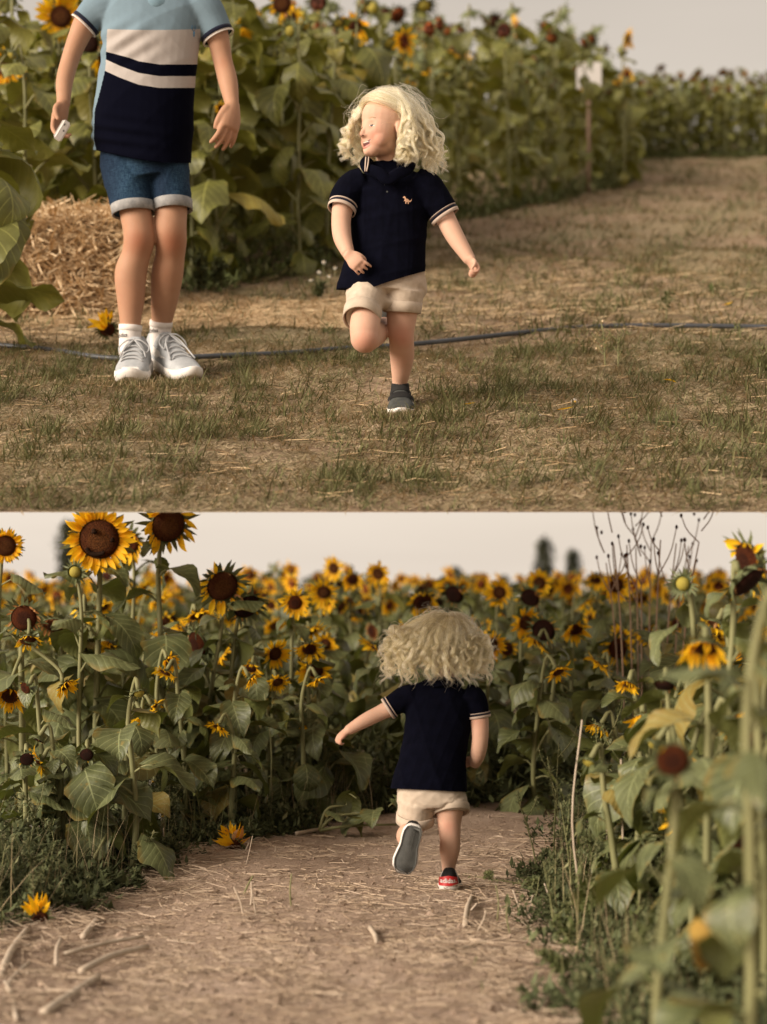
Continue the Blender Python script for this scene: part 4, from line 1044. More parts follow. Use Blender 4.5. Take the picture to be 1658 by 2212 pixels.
    for x in (.50, .58, .66): strip(surf, [(x - .05, .98), (x, .80), (x + .03, .58)], .017, .0016, 8).build('stripe', M_stripewhite, ush)
    mb = MB(); tube(mb, [P(865, 828, .15) - loc, P(865, 848, .155) - loc], [19.5 * k, 22 * k], 18, 6); mb.build('sock', M_shoeblack, root)
    shoe(root, loc, P(826, 712, .285), P(838, 668, .40), A3((-.05, -.55, -.2)), 60 * k, 60 * k, 'court', mats)
    # hair
    r = np.random.default_rng(4); st = []
    h_ = h; C0 = at(-.06, 0, .60)
    def hp(az, el, rad, dz=0.0):        # az from the facing direction, positive towards the child's left (picture right)
        a, e = math.radians(az), math.radians(el)
        d = A3((math.cos(e) * math.cos(a) * .44, math.cos(e) * math.sin(a) * .375, math.sin(e) * .385)) * rad; return C0 + M @ (d * h_) + A3((0, 0, dz * h_))
    part = -20
    for i in range(140):
        az = r.uniform(84, 328)
        left = az < 180; azs = az if left else az - 360
        e0 = r.uniform(28, 88); rad = r.uniform(1.03, 1.16)
        L_end = r.uniform(-.30, .10) if left else r.uniform(-.10, .22)
        out = r.uniform(1.25, 2.0) if left else r.uniform(1.15, 1.7)
        a0 = azs * .8 + r.normal(0, 10)
        pts = [hp(a0, min(88, e0 + 22), 1.0), hp(azs * .95, e0 * .75, rad), hp(azs, r.uniform(2, 14), rad * r.uniform(1.05, 1.25))]
        pe = hp(azs + r.normal(0, 8), 0, out); pe[2] = (chin + M[:, 2] * (L_end * h_))[2] + r.normal(0, .01)
        pm = (pts[-1] + pe) / 2 + M[:, 2] * 0.03 * h_ + r.normal(0, .008, 3); pts += [pm, pe]
        wind = A3((.022, .02, .008)) if left else A3((-.012, .02, .014))
        pts[-1] = pts[-1] + wind * r.uniform(.2, 1.4); pts[-2] = pts[-2] + wind * .4
        cr_ = r.uniform(.009, .019); tn = r.uniform(1.6, 3.4); s0 = r.uniform(.35, .55)
        st += lock(r, pts, r.integers(40, 60), r.uniform(.0045, .009), cr_, tn, 40, start=s0, tip=.5)
        st += lock(r, pts, 2, .016, cr_ * 1.2, tn, 24, start=s0, tip=1.2, fray=.4)
    # hair drawn back from the forehead across the top, like a twisted band
    for i in range(26):
        off = r.normal(0, 1.7)
        pts = [hp(-62 + 4 * off, 14 + 4 * off, 1.08), hp(-35, 36 + 4 * off, 1.10), hp(0, 47 + 5 * off, 1.12), hp(45, 45 + 7 * off, 1.12), hp(85, 26 + 8 * off, 1.13), hp(100, 5, 1.2), at(-.15, .5 + .05 * off, .15 + .1 * r.normal())]
        st += lock(r, pts, 22, .012, .010, 2.0, 30, start=.2, fray=.5)
    for i in range(40):         # front hair by the temple
        pts = [hp(r.uniform(5, 50), r.uniform(40, 58), 1.04), hp(r.uniform(58, 80), r.uniform(26, 46), 1.09), hp(r.uniform(84, 104), r.uniform(-5, 8), 1.18), at(r.uniform(-.15, .02), r.uniform(.38, .48), r.uniform(.1, .25)), at(r.uniform(-.2, .0), r.uniform(.38, .6), r.uniform(-.15, .05))]
        st += lock(r, pts, 32, .006, .015, 2.2, 36, start=.45)
    nthick = len(st)
    for i in range(60):         # wisps lifted off the crown
        a_ = r.uniform(-50, 80); st_ = [hp(a_, r.uniform(35, 60), 1.12), hp(a_ + r.normal(0, 15), r.uniform(60, 80), r.uniform(1.2, 1.36)), hp(a_ + 60, r.uniform(50, 70), r.uniform(1.18, 1.34)), hp(a_ + 100, r.uniform(20, 45), r.uniform(1.15, 1.35))]
        st += lock(r, st_, 1, .0, r.uniform(.003, .01), r.uniform(.5, 1.2), 16, start=.3)
    for i in range(320):        # flyaways: loose single hairs that follow the outline
        az = r.uniform(85, 318); e = r.uniform(5, 80); azs = az if az < 180 else az - 360; ro = r.uniform(1.15, 1.55)
        p0 = hp(azs * .9, e, ro); p1 = hp(azs + r.normal(0, 14), e - r.uniform(8, 30), ro + r.uniform(-.02, .14)); p2 = hp(azs + r.normal(0, 22), e - r.uniform(25, 60), ro + r.uniform(-.05, .25)); 
        st += lock(r, [p0, p1, p2, p2 + r.normal(0, .02, 3)], 1, .0, r.uniform(.003, .012), r.uniform(.4, 1.3), 14, start=.3)
    rads = [.0005] * nthick + [.0003] * (len(st) - nthick)
    make_hair('hair', st, rads, M_blond, root, loc)
    return root
build_runner_front()
def build_runner_back():
    D = 5.48; k = D / F; P = lambda u, v, dy=0.0: A3(px(u, v, D + dy))
    base = on_path(970, 1925); root = thing('person', 'curly blond toddler in navy polo running away down the dirt path', 'person', base); loc = A3(base)
    mb = MB()
    tube(mb, [P(932, 1722, -.0), P(934, 1700, .0), P(940, 1630, .0), P(948, 1560, .0), P(952, 1505, .0), P(958, 1478, .0)],
         [(28 * k, 50 * k), (36 * k, 60 * k), (40 * k, 60 * k), (38 * k, 64 * k), (32 * k, 60 * k), (22 * k, 28 * k)], 24, 26)
    tube(mb, [P(958, 1495, .0), P(966, 1462, .01), P(972, 1430, .015)], [24 * k, 21 * k, 24 * k], 16, 8)
    # picture-left arm flung out
    LA = [P(882, 1502, 0), P(856, 1522, .0), P(826, 1538, .0), P(790, 1556, -.01), P(752, 1578, -.02)]
    tube(mb, LA, [22 * k, 20 * k, 17 * k, 15.5 * k, 11 * k], 28, 18, cap='round')
    hand(mb, P(750, 1579, -.02), (-.72, -.1, -.62), (.35, .45, -.85), (.3, .8, -.3), 48 * k, [.75, .95, 1.0, 1.0], .15, .6, .4, 11 * k, .5)
    # picture-right arm, elbow bent so the forearm goes forward
    RA = [P(1026, 1502, .0), P(1034, 1540, .0), P(1038, 1590, -.02), P(1033, 1628, .0), P(1026, 1650, .05)]
    tube(mb, RA, [22 * k, 21.5 * k, 18 * k, 17 * k, 12 * k], 28, 18, cap='round')
    hand(mb, P(1026, 1648, .05), (-.35, .9, .05), (-.8, -.2, -.3), (0, 0, 1), 46 * k, [.9, 1, 1, 1], .1, .8, .5, 11 * k, .52)
    # standing leg
    tube(mb, [P(972, 1735, .0), P(971, 1765, .0), P(971, 1785, -.005), P(973, 1812, -.012), P(972, 1836, -.01), P(970, 1866, .0), P(970, 1890, .0), P(970, 1910, .005)],
         [(34 * k, 33 * k), (29 * k, 28 * k), (25 * k, 25 * k), (24 * k, 22.5 * k), (23 * k, 22 * k), (16 * k, 16 * k), (13.5 * k, 13.5 * k), (14 * k, 13 * k)], 32, 40)
    # lifted leg
    tube(mb, [P(905, 1735, .0), P(896, 1765, .01), P(890, 1790, .02), P(887, 1803, .02)], [(30 * k, 31 * k), (28 * k, 29 * k), (27 * k, 27 * k), (24 * k, 24 * k)], 30, 18, cap='round')
    tube(mb, [P(887, 1803, .015), P(885, 1806, -.05), P(890, 1798, -.10), P(893, 1796, -.135)], [26 * k, 28 * k, 21 * k, 13 * k], 28, 16, cap='round')
    ya = math.radians(-14); fw = A3((math.sin(ya), math.cos(ya), -.08)); h = 122 * k; chin = P(965, 1462, .02)
    at, M = head_shapes(mb, chin, h, fw, A3((0.04, 0, 1)))
    me = remesh(mb, 0.0030, 8, loc, name='body'); V = verts(me); Lc = (V - (chin - loc)) @ M / h
    set_attr(me, 'flush_and_shade', spots(V, [(P(742, 1596, -.04) - loc, .022, .5), (P(968, 1786, -.05) - loc, .024, .6), (P(1034, 1560, -.04) - loc, .03, .35), (P(884, 1795, -.05) - loc, .05, .3)]))
    set_attr(me, 'lips', np.zeros(len(V))); set_attr(me, 'scalp', (Lc[:, 2] > np.interp(Lc[:, 0], [-.5, .0, .15, .30, .5], [.12, .28, .55, .80, .86])).astype(float))
    me.materials.append(M_skin1); link('body', me, root)
    bv = BVHTree.FromPolygons([Vector(v) + Vector(loc) for v in V], [tuple(p.vertices) for p in me.polygons])
    pt = lambda *a, **kw: patch(bv, at, M, h, *a, parent=root, local=loc, **kw)
    for s in (-1, 1): pt(ell(s * .135, .452, .046, .018), .001, 'eye', M_eye)
    pt(ell(0, .19, .10, .03), .001, 'mouth', M_mouth)
    # polo
    sh = MB()
    tube(sh, [P(927, 1735, .0), P(930, 1690, .0), P(938, 1630, .0), P(946, 1570, .0), P(952, 1512, .0), P(957, 1484, .005), P(960, 1470, .01)],
         [(54 * k, 86 * k), (54 * k, 82 * k), (50 * k, 72 * k), (46 * k, 72 * k), (40 * k, 74 * k), (30 * k, 52 * k), (26 * k, 30 * k)], 32, 40)
    tube(sh, [P(905, 1504, .0), P(880, 1506, .0), P(858, 1518, .0), P(844, 1528, .0)], [26 * k, 29 * k, 27 * k, 23.5 * k], 18, 14)
    tube(sh, [P(1004, 1502, .0), P(1022, 1508, .0), P(1030, 1530, .0), P(1033, 1544, .0)], [27 * k, 29 * k, 27 * k, 25 * k], 18, 14)
    me = remesh(sh, 0.004, 5, loc, wrinkles(13, .008, 14, (1, .5, .6)), 'polo_shirt')
    V = verts(me) + loc; zf = (HZ - (V[:, 2] - EYE) / V[:, 1] * F); uf = 829 + V[:, 0] / V[:, 1] * F
    hem = np.interp(uf, [844, 930, 1015], [1703, 1707, 1711]); V[:, 2] = np.where(zf > hem, EYE + (HZ - hem) / F * V[:, 1], V[:, 2]); me.vertices.foreach_set('co', (V - loc).astype(np.float32).ravel()); me.update()
    me.materials.append(M_navy); link('polo_shirt', me, root)
    for pa, pb, r0 in ((P(846.5, 1526, .0), P(835, 1533.5, .0), 24.5), (P(1032.5, 1539, .0), P(1034.5, 1553, .0), 26.5)):
        mb = MB(); pa, pb = pa - loc, pb - loc
        for (a, b, mm) in ((0, .16, 0), (.20, .42, 1), (.46, .85, 0)): band(mb, pa + (pb - pa) * a, pa + (pb - pa) * b, r0 * k, (r0 - .8) * k, .002, seg=24, mat=mm)
        mb.build('sleeve_cuff', [M_cream, M_navyblue], root)
    mb = MB(); tube(mb, [P(922, 1478, -.02) - loc, P(940, 1474, -.05) - loc, P(960, 1472, -.055) - loc, P(984, 1474, -.045) - loc, P(996, 1480, -.01) - loc], [(3 * k, 11 * k)] * 5, 10, 16, up=(0, -1, 0)); mb.build('collar', M_navy, root)
    # shorts
    sh = MB()
    tube(sh, [P(930, 1685, .0), P(932, 1722, .0), P(933, 1742, .0)], [(44 * k, 70 * k), (48 * k, 76 * k), (44 * k, 70 * k)], 28, 12)
    tube(sh, [P(902, 1728, .0), P(899, 1752, .008), P(897, 1774, .015)], [(46 * k, 41 * k), (44 * k, 40 * k), (42 * k, 38 * k)], 22, 14)
    tube(sh, [P(972, 1725, .0), P(974, 1742, .0), P(975, 1754, -.003)], [(44 * k, 39 * k), (42 * k, 38 * k), (41 * k, 37 * k)], 22, 14)
    me = remesh(sh, 0.004, 4, loc, wrinkles(21, .006, 17, (1, .6, 1.3)), 'shorts'); me.materials.append(M_khaki); link('shorts', me, root)
    mb = MB(); band(mb, P(898, 1758, .008) - loc, P(896.5, 1778, .015) - loc, (44 * k, 39 * k), (44 * k, 39 * k), .0035, up=(.15, -1, .35)); mb.build('cuff', M_khaki, root)
    mb = MB(); band(mb, P(974, 1741, .003) - loc, P(976, 1758, -.006) - loc, (44 * k, 38 * k), (44 * k, 37.5 * k), .0035, up=(0.12, -1, 0)); mb.build('cuff', M_khaki, root)
    # standing shoe, heel to the lens
    mats = dict(sole=M_white, tread=M_shoegrey, upper=M_shoeblack)
    ush, surf, w, (hwf, thf, st_) = shoe(root, loc, P(969, 1923, -.075), P(974, 1913.5, .085), A3((0, 0, 1)), 52 * k, 46 * k, 'court', mats)
    # red heel tab that wraps round the heel, with white lettering
    mb = MB(); seg = 16; V = []
    heelpt = lambda a, z, l: A3(P(969.3, 1923, -.0745)) - loc + A3((math.sin(a) * (21.5 * k + l), .028 - math.cos(a) * (.036 + l), 0)) + A3((0, 0, z))
    for i in range(seg):
        a = -1.25 + 2.5 * i / (seg - 1)
        for z in (10 * k, 17 * k, 26 * k, 31.5 * k - 4 * k * abs(a)): V.append(heelpt(a, z, .0014 - .004 * (z / (31 * k)) ** 2))
    mb.add(V, [(i * 4 + j, (i + 1) * 4 + j, (i + 1) * 4 + j + 1, i * 4 + j + 1) for i in range(seg - 1) for j in range(3)])
    mb.build('heel_tab', M_red, ush)
    tm = text_mesh('adidas.', 13.5 * k, M_stripewhite, 'lettering', 0, .00025); V = verts(tm)
    W = np.array([heelpt(math.asin(max(-.95, min(.95, x / (22.5 * k)))), 20.5 * k + y, .0024 - .003 * ((20.5 * k + y) / (31 * k)) ** 2) for x, y, z in V]); tm.vertices.foreach_set('co', W.astype(np.float32).ravel()); tm.update(); link('lettering', tm, ush)
    for x in (.30, .38, .46): strip(surf, [(x - .05, -.98), (x, -.80), (x + .03, -.55)], .018, .0016, 8).build('stripe', M_stripewhite, ush)
    for x in (.30, .38, .46): strip(surf, [(x - .05, .98), (x, .80), (x + .03, .55)], .018, .0016, 8).build('stripe', M_stripewhite, ush)
    # lifted shoe, sole to the lens
    heel, toe = P(896, 1783, -.158), P(869, 1889, -.125)
    mats2 = dict(sole=M_white, tread=simple('grey_tread', (0.12, 0.12, 0.108), (0.17, 0.17, 0.155), 60, 0.8), upper=M_shoeblack)
    ush, surf, w, (hwf, thf, st_) = shoe(root, loc, heel, toe, A3((0, 1, .1)), 53 * k, 46 * k, 'court', mats2)
    mb = MB(); Lx = np.linalg.norm(toe - heel)        # tread: rim and fine diagonal ribs standing off the sole
    rimx = np.concatenate([np.linspace(.03, .97, 30)])
    rim = [w(x, hwf(x) * .86, -.0012) for x in rimx] + [w(x, -hwf(x) * .86, -.0012) for x in rimx[::-1]]
    tube(mb, rim + [rim[0]], [.0016] * (len(rim) + 1), 5, 120)
    for i in range(44):
        x = .05 + .9 * i / 43; h0 = hwf(x) * .80; sl = .10
        a, b = w(min(.96, max(.04, x - sl * .5)), h0 * .98, -.0006), w(min(.96, max(.04, x + sl * .5)), -h0 * .98, -.0006)
        tube(mb, [a, b], [.0009] * 2, 4, 2)
    mb.build('tread_ribs', simple('tread_ribs', (0.05, 0.05, 0.046), (0.075, 0.075, 0.07), 80, 0.85), ush)
    tm = text_mesh('adidas', .021, mats2['tread'], 'lettering', .0005, .0003); V = verts(tm)
    W = np.array([w(.26 - x / Lx * -1.0, y, -.0022) for x, y, z in V]); tm.vertices.foreach_set('co', W.astype(np.float32).ravel()); tm.update(); link('lettering', tm, ush)
    # hair blown out to the left
    r = np.random.default_rng(9); st = []; C0 = at(-.06, 0, .60)
    def hp(az, el, rad):          # az 0 looks at the lens (back of the head), positive to picture right
        a, e = math.radians(az), math.radians(el)
        return C0 + A3((math.cos(e) * math.sin(a) * .40, -math.cos(e) * math.cos(a) * .44, math.sin(e) * .40)) * rad * h
    crown = P(985, 1375, -.03)
    for i in range(170):
        az = r.uniform(-135, 120); e0 = r.uniform(25, 85); rad = r.uniform(1.03, 1.18)
        left = max(0, -az / 130); right = max(0, az / 120)
        u_end = 970 + 92 * math.sin(math.radians(az)) - 54 * left - 8 + r.normal(0, 8) ; v_end = 1487 - 75 * r.random() ** 1.6 - 62 * left * r.uniform(.0, 1.4) - 60 * right * r.uniform(.0, 1.2)
        pe = P(u_end, v_end, -.055 * math.cos(math.radians(az)) - .02 + r.normal(0, .012))
        p0 = hp(az * .35 + r.normal(0, 15), min(88, e0 + 25), 1.0); p1 = hp(az * .8, e0 * .85, rad * 1.05 + .12 * left); p2 = hp(az, r.uniform(0, 26), rad * 1.18 + .42 * left + .12 * right)
        p1 = p1 + A3((-.010 * left, 0, .006)); p2 = p2 + A3((-.012, 0, .004)) * (1 + left)
        pm = (p2 + pe) / 2 + A3((-.008, -.006, .004)) + r.normal(0, .008, 3)
        cr_ = r.uniform(.008, .016); tn = r.uniform(1.5, 2.8); s0 = r.uniform(.45, .68)
        st += lock(r, [p0, p1, p2, pm, pe], r.integers(40, 60), r.uniform(.004, .009), cr_, tn, 40, start=s0, tip=.5, fray=.3)
        st += lock(r, [p0, p1, p2, pm, pe], 3, .018, cr_ * 1.3, tn, 24, start=s0 * .5, tip=1.2, fray=.7)
    nthick = len(st)
    for i in range(420):
        az = r.uniform(-130, 115); e = r.uniform(5, 85); ro = r.uniform(1.15, 1.5); lf = max(0, -az / 130)
        p0 = hp(az * .9, e, ro); p1 = hp(az + r.normal(0, 14), e - r.uniform(5, 25), ro + r.uniform(0, .2) + .2 * lf); p2 = hp(az + r.normal(0, 20), e - r.uniform(20, 50), ro + r.uniform(-.05, .3) + .35 * lf)
        st += lock(r, [p0, p1, p2, p2 + r.normal(0, .018, 3)], 1, .0, r.uniform(.003, .010), r.uniform(.4, 1.3), 14, start=.3)
    make_hair('hair', st, [.00045] * nthick + [.00028] * (len(st) - nthick), M_blond, root, loc)
build_runner_back()

# ---- the older boy: polo with bands of colour, denim shorts, trainers
def band_polo():
    m, t, p, o = new_mat('banded_pique')
    at_ = N(t, 'ShaderNodeAttribute', attribute_name='bandpos'); c = at_.outputs['Fac']     # height on the cloth
    sd = attr_fac(t, 'sidepanel'); 
    r = N(t, 'ShaderNodeValToRGB'); r.color_ramp.interpolation = 'CONSTANT'; e = r.color_ramp.elements
    navy, white, blue = (0.0014, 0.0017, 0.006, 1), (0.36, 0.325, 0.30, 1), (0.16, 0.225, 0.27, 1)
    stops = [(0.0, blue), (64 / 360, white), (138 / 360, navy), (164 / 360, white), (189 / 360, navy)]
    while len(e) < len(stops): e.new(0.5)
    for k_, (a, b) in enumerate(stops): e[k_].position = a; e[k_].color = b
    t.links.new(c, r.inputs['Fac'])
    col = mixc(t, math_(t, 'GREATER_THAN', sd, 0.5), r.outputs['Color'], blue[:3])
    col = mixc(t, 0.25, col, ramp(t, noise_fac(t, 500, 2), [(0.3, (.7, .7, .7)), (0.7, (1.2, 1.2, 1.2))]), 'MULTIPLY')
    t.links.new(col, p.inputs['Base Color']); p.inputs['Roughness'].default_value = 1.0; p.inputs['Specular IOR Level'].default_value = 0.06
    bump(t, p, noise_fac(t, 900, 2), 0.2, 0.0008); return m
M_blue = cloth_mat('sky_blue_pique', (0.14, 0.215, 0.26), (0.17, 0.26, 0.315))
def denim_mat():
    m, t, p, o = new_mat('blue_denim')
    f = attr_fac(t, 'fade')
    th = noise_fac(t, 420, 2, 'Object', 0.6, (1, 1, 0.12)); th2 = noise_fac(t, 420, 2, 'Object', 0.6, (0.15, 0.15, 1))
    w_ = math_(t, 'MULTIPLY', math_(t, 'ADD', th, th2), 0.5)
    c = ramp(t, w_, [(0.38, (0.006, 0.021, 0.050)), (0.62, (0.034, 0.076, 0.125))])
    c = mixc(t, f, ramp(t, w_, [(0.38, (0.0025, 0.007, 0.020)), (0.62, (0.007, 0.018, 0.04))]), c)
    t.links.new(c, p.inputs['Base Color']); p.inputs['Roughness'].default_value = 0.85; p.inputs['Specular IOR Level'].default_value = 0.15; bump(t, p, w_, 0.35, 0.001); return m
M_denim = denim_mat(); M_cuff = cloth_mat('denim_reverse', (0.20, 0.20, 0.20), (0.33, 0.32, 0.31), 600, bs=.5)
M_sock = cloth_mat('white_sock', (0.66, 0.60, 0.56), (0.74, 0.69, 0.65), 500, bs=.4)
M_mesh = cloth_mat('pale_grey_mesh', (0.33, 0.345, 0.355), (0.42, 0.43, 0.44), 420, bs=.8)
M_lace = simple('grey_lace', (0.33, 0.335, 0.34), (0.42, 0.42, 0.42), 80, 0.8)
M_black = simple('black_print', (0.012, 0.012, 0.014), None, rough=0.7)
M_phone = simple('white_phone_shell', (0.70, 0.66, 0.62), None, rough=0.3)
M_logo = simple('blue_thread', (0.05, 0.14, 0.24), None, rough=0.7)

def build_boy():
    D = 6.77; k = D / F; P = lambda u, v, dy=0.0: A3(px(u, v, D + dy))
    base = on_bank(335, 822); root = thing('person', 'boy in a blue, white and navy polo shirt walking with a phone', 'person', base); loc = A3(base)
    mb = MB()
    tube(mb, [P(320, 345, .03), P(318, 310, .03), P(316, 250, .02), P(324, 150, .02), P(330, 60, .02), P(332, 5, .025), P(334, -25, .03)],
         [(40 * k, 70 * k), (52 * k, 84 * k), (56 * k, 86 * k), (58 * k, 96 * k), (52 * k, 104 * k), (40 * k, 88 * k), (30 * k, 40 * k)], 26, 30)
    tube(mb, [P(333, 0, .03), P(334, -45, .02), P(334, -90, .01)], [33 * k, 29 * k, 31 * k], 16, 8)
    LA = [P(222, 18, .03), P(190, 46, .03), P(170, 82, .03), P(152, 130, .03), P(140, 176, .0), P(138, 214, -.035), P(137, 226, -.04)]
    tube(mb, LA, [31 * k, 28 * k, 22.5 * k, 19.5 * k, 18.5 * k, (13 * k, 15 * k), (12 * k, 15.5 * k)], 30, 30, cap='round')
    hand(mb, P(136, 230, -.045), (-.20, -.25, -.92), (.62, -.35, -.30), (.6, -.7, .2), 92 * k, [.30, .42, .55, .62], .15, .45, .55, 14 * k, .50)
    RA = [P(430, 22, .03), P(458, 52, .03), P(472, 86, .03), P(482, 132, .03), P(493, 176, .0), P(502, 226, -.035)]
    tube(mb, RA, [32 * k, 29 * k, 24.5 * k, 21 * k, 21 * k, 15 * k], 30, 30, cap='round')
    hand(mb, P(503, 232, -.04), (-.12, -.22, -.95), (-.55, .62, -.10), (-.75, -.65, 0), 102 * k, [.42, .40, .36, .32], .22, .35, .45, 15 * k, .46)
    tube(mb, [P(282, 390, .02), P(292, 450, .0), P(299, 492, -.01), P(301, 520, -.015), P(294, 552, .0), P(283, 592, .015), P(283, 645, .02), P(282, 700, .025), P(281, 742, .03), P(281, 770, .03)],
         [(38 * k, 36 * k), (37 * k, 35 * k), (35 * k, 33.5 * k), (33.5 * k, 33.5 * k), (33 * k, 31 * k), (36 * k, 34.5 * k), (30 * k, 30 * k), (22 * k, 22.5 * k), (20 * k, 20 * k), (20 * k, 20 * k)], 36, 60)
    tube(mb, [P(372, 390, .03), P(370, 450, .02), P(369, 492, .01), P(370, 520, .02), P(368, 552, .05), P(362, 592, .08), P(356, 645, .12), P(350, 695, .155), P(347, 735, .175), P(350, 765, .18)],
         [(36 * k, 34 * k), (37 * k, 35 * k), (36 * k, 34.5 * k), (34.5 * k, 34 * k), (33.5 * k, 32 * k), (36 * k, 34.5 * k), (31 * k, 30 * k), (23 * k, 23 * k), (20 * k, 20 * k), (20 * k, 20 * k)], 36, 60)
    fw = A3((.1, -1, -.05)); h = 128 * k; chin = P(336, -48, -.015)
    at, M = head_shapes(mb, chin, h, fw, A3((0, 0, 1)))
    me = remesh(mb, 0.0040, 6, loc, name='body'); V = verts(me); Lc = (V - (chin - loc)) @ M / h
    kn = [(P(300, 522, -.075) - loc, .055, .85), (P(372, 528, -.05) - loc, .06, .95), (P(355, 600, -.03) - loc, .07, .45), (P(290, 640, -.03) - loc, .08, .3), (P(495, 300, -.05) - loc, .05, .35), (P(482, 132, -.02) - loc, .03, .4)]
    set_attr(me, 'flush_and_shade', spots(V, kn)); set_attr(me, 'lips', np.zeros(len(V))); set_attr(me, 'scalp', np.zeros(len(V)))
    me.materials.append(M_skin2); link('body', me, root)
    bv = BVHTree.FromPolygons([Vector(v) + Vector(loc) for v in V], [tuple(p.vertices) for p in me.polygons])
    pt = lambda *a, **kw: patch(bv, at, M, h, *a, parent=root, local=loc, **kw)
    for s in (-1, 1):
        pt(ell(s * .135, .452, .046, .020), .001, 'eye', M_eyewhite); pt(ell(s * .135, .452, .022, .020), .002, 'iris', M_eye)
        pt([(s * x, y) for x, y in ((.06, .56), (.10, .585), (.15, .592), (.20, .575), (.20, .566), (.15, .574), (.10, .568))], .0012, 'eyebrow', M_brow)
    pt(ell(0, .19, .10, .022), .001, 'mouth', M_lip)
    r = np.random.default_rng(2); st = []; C0 = at(-.06, 0, .6)
    for i in range(150):
        a, e = r.uniform(0, 6.28), r.uniform(-.35, 1.5); d = A3((math.cos(e) * math.cos(a) * .46, math.cos(e) * math.sin(a) * .38, math.sin(e) * .40))
        if d[0] > .22 and d[2] < .22: continue
        p0 = C0 + M @ (d * h); q = C0 + M @ ((d * 1.12 + A3((.10, 0, -.04))) * h); q2 = C0 + M @ ((d * 1.10 + A3((.18, .02, -.12))) * h)
        st += lock(r, [p0, q, q2], 20, .012, .004, .5, 8)
    make_hair('hair', st, .0008, M_brown, root, loc)
    # polo
    sh = MB()
    tube(sh, [P(312, 392, .03), P(310, 330, .03), P(309, 265, .02), P(314, 210, .02), P(322, 140, .02), P(328, 66, .02), P(331, 10, .02), P(333, -14, .03), P(334, -32, .03)],
         [(84 * k, 102 * k), (80 * k, 106 * k), (76 * k, 110 * k), (72 * k, 107 * k), (66 * k, 104 * k), (64 * k, 108 * k), (52 * k, 108 * k), (40 * k, 78 * k), (34 * k, 42 * k)], 36, 54)
    tube(sh, [P(258, 14, .03), P(222, 20, .03), P(200, 34, .03), P(186, 50, .03)], [38 * k, 42 * k, 36 * k, 32 * k], 20, 16)
    tube(sh, [P(404, 14, .03), P(440, 24, .03), P(458, 50, .03), P(470, 74, .03)], [38 * k, 42 * k, 38 * k, 35 * k], 20, 16)
    fold0 = wrinkles(5, .008, 9, (1, .5, .7))
    def folds(V):
        f = fold0(V); uf = 829 + V[:, 0] / V[:, 1] * F; vf = HZ - (V[:, 2] - EYE) / V[:, 1] * F     # drag lines from the armpit, ripples at the waist
        d1 = np.exp(-((uf - 265) / 60) ** 2 - ((vf - 95) / 45) ** 2) * np.sin((uf * .6 + vf) * .16) * .007
        d2 = np.exp(-((uf - 250) / 70) ** 2 - ((vf - 300) / 45) ** 2) * np.sin((vf - .15 * uf) * .22) * .007
        return f + d1 + d2
    me = remesh(sh, 0.0052, 5, loc, folds, 'polo_shirt')
    V = verts(me) + loc; vf = HZ - (V[:, 2] - EYE) / V[:, 1] * F; uf = 829 + V[:, 0] / V[:, 1] * F
    hem = np.interp(uf, [205, 240, 290, 350, 415], [324, 332, 343, 351, 352]); V[:, 2] = np.where(vf > hem, EYE + (HZ - hem) / F * V[:, 1], V[:, 2])
    me.vertices.foreach_set('co', (V - loc).astype(np.float32).ravel()); me.update()
    sag = np.interp(uf, [200, 225, 260, 300, 345, 430], [-40, -38, -22, -7, 0, 0]); sag = np.where(vf < 66, -2.0 * ((uf - 330) / 100.0) ** 2, sag * np.clip((vf - 66) / 60, 0, 1))
    sleeve = ((uf < 232 - .0 * vf) & (vf < 66)) | ((uf > 434) & (vf < 95))
    set_attr(me, 'bandpos', np.clip((vf - sag) / 360, 0.001, 0.999) * ~sleeve)
    seam = np.interp(vf, [60, 150, 200, 240, 300, 345], [232, 228, 216, 205, 203, 213])
    set_attr(me, 'sidepanel', ((uf < seam) | (V[:, 1] > D + .10)).astype(float))
    me.materials.append(band_polo()); shirt = link('polo_shirt', me, root)
    for pa, pb, r0 in ((P(189, 47, .03), P(180, 57, .03), 32.5), (P(467, 70, .03), P(473.5, 83, .03), 35.5)):
        mb = MB(); pa, pb = pa - loc, pb - loc
        for (a, b, mm) in ((0, .62, 1), (.66, .74, 0), (.80, 1.0, 0)): band(mb, pa + (pb - pa) * a, pa + (pb - pa) * b, r0 * k, (r0 - .6) * k, .0025, seg=26, mat=mm)
        mb.build('sleeve_cuff', [M_white, M_navyblue], root)
    mb = MB(); tube(mb, [P(292, -12, .0) - loc, P(306, -2, -.05) - loc, P(334, 6, -.075) - loc, P(362, -2, -.05) - loc, P(376, -12, .0) - loc], [(4 * k, 12 * k)] * 5, 10, 18, up=(0, -1, 0)); mb.build('collar', M_blue, root)
    # small stag emblem: body drop and a pair of antlers
    bs = BVHTree.FromPolygons([Vector(v) for v in verts(me)], [tuple(p.vertices) for p in me.polygons])
    def on_shirt(u, v, lift=.0016):
        o = Vector(P(u, v, -.5)) - Vector(loc); d = (Vector(P(u, v, .5)) - Vector(loc) - o).normalized(); q = bs.ray_cast(o, d); return A3((q[0] if q[0] else o + d * .4) - d * lift)
    mb = MB()
    for s in (-1, 1):
        tube(mb, [on_shirt(419, 68), on_shirt(419 + s * 3.2, 63.5), on_shirt(419 + s * 4.0, 58), on_shirt(419 + s * 2.4, 54.5)], [.0011] * 4, 5, 9)
        tube(mb, [on_shirt(419 + s * 3.4, 62), on_shirt(419 + s * 1.2, 58.5)], [.0010] * 2, 5, 3)
    ball(mb, on_shirt(419, 71), (3.0 * k, .001, 4.2 * k), 10, 6); ball(mb, on_shirt(419.3, 76.5), (2.0 * k, .001, 3.2 * k), 10, 6)
    mb.build('stag_emblem', M_logo, root)
    # denim shorts
    sh = MB()
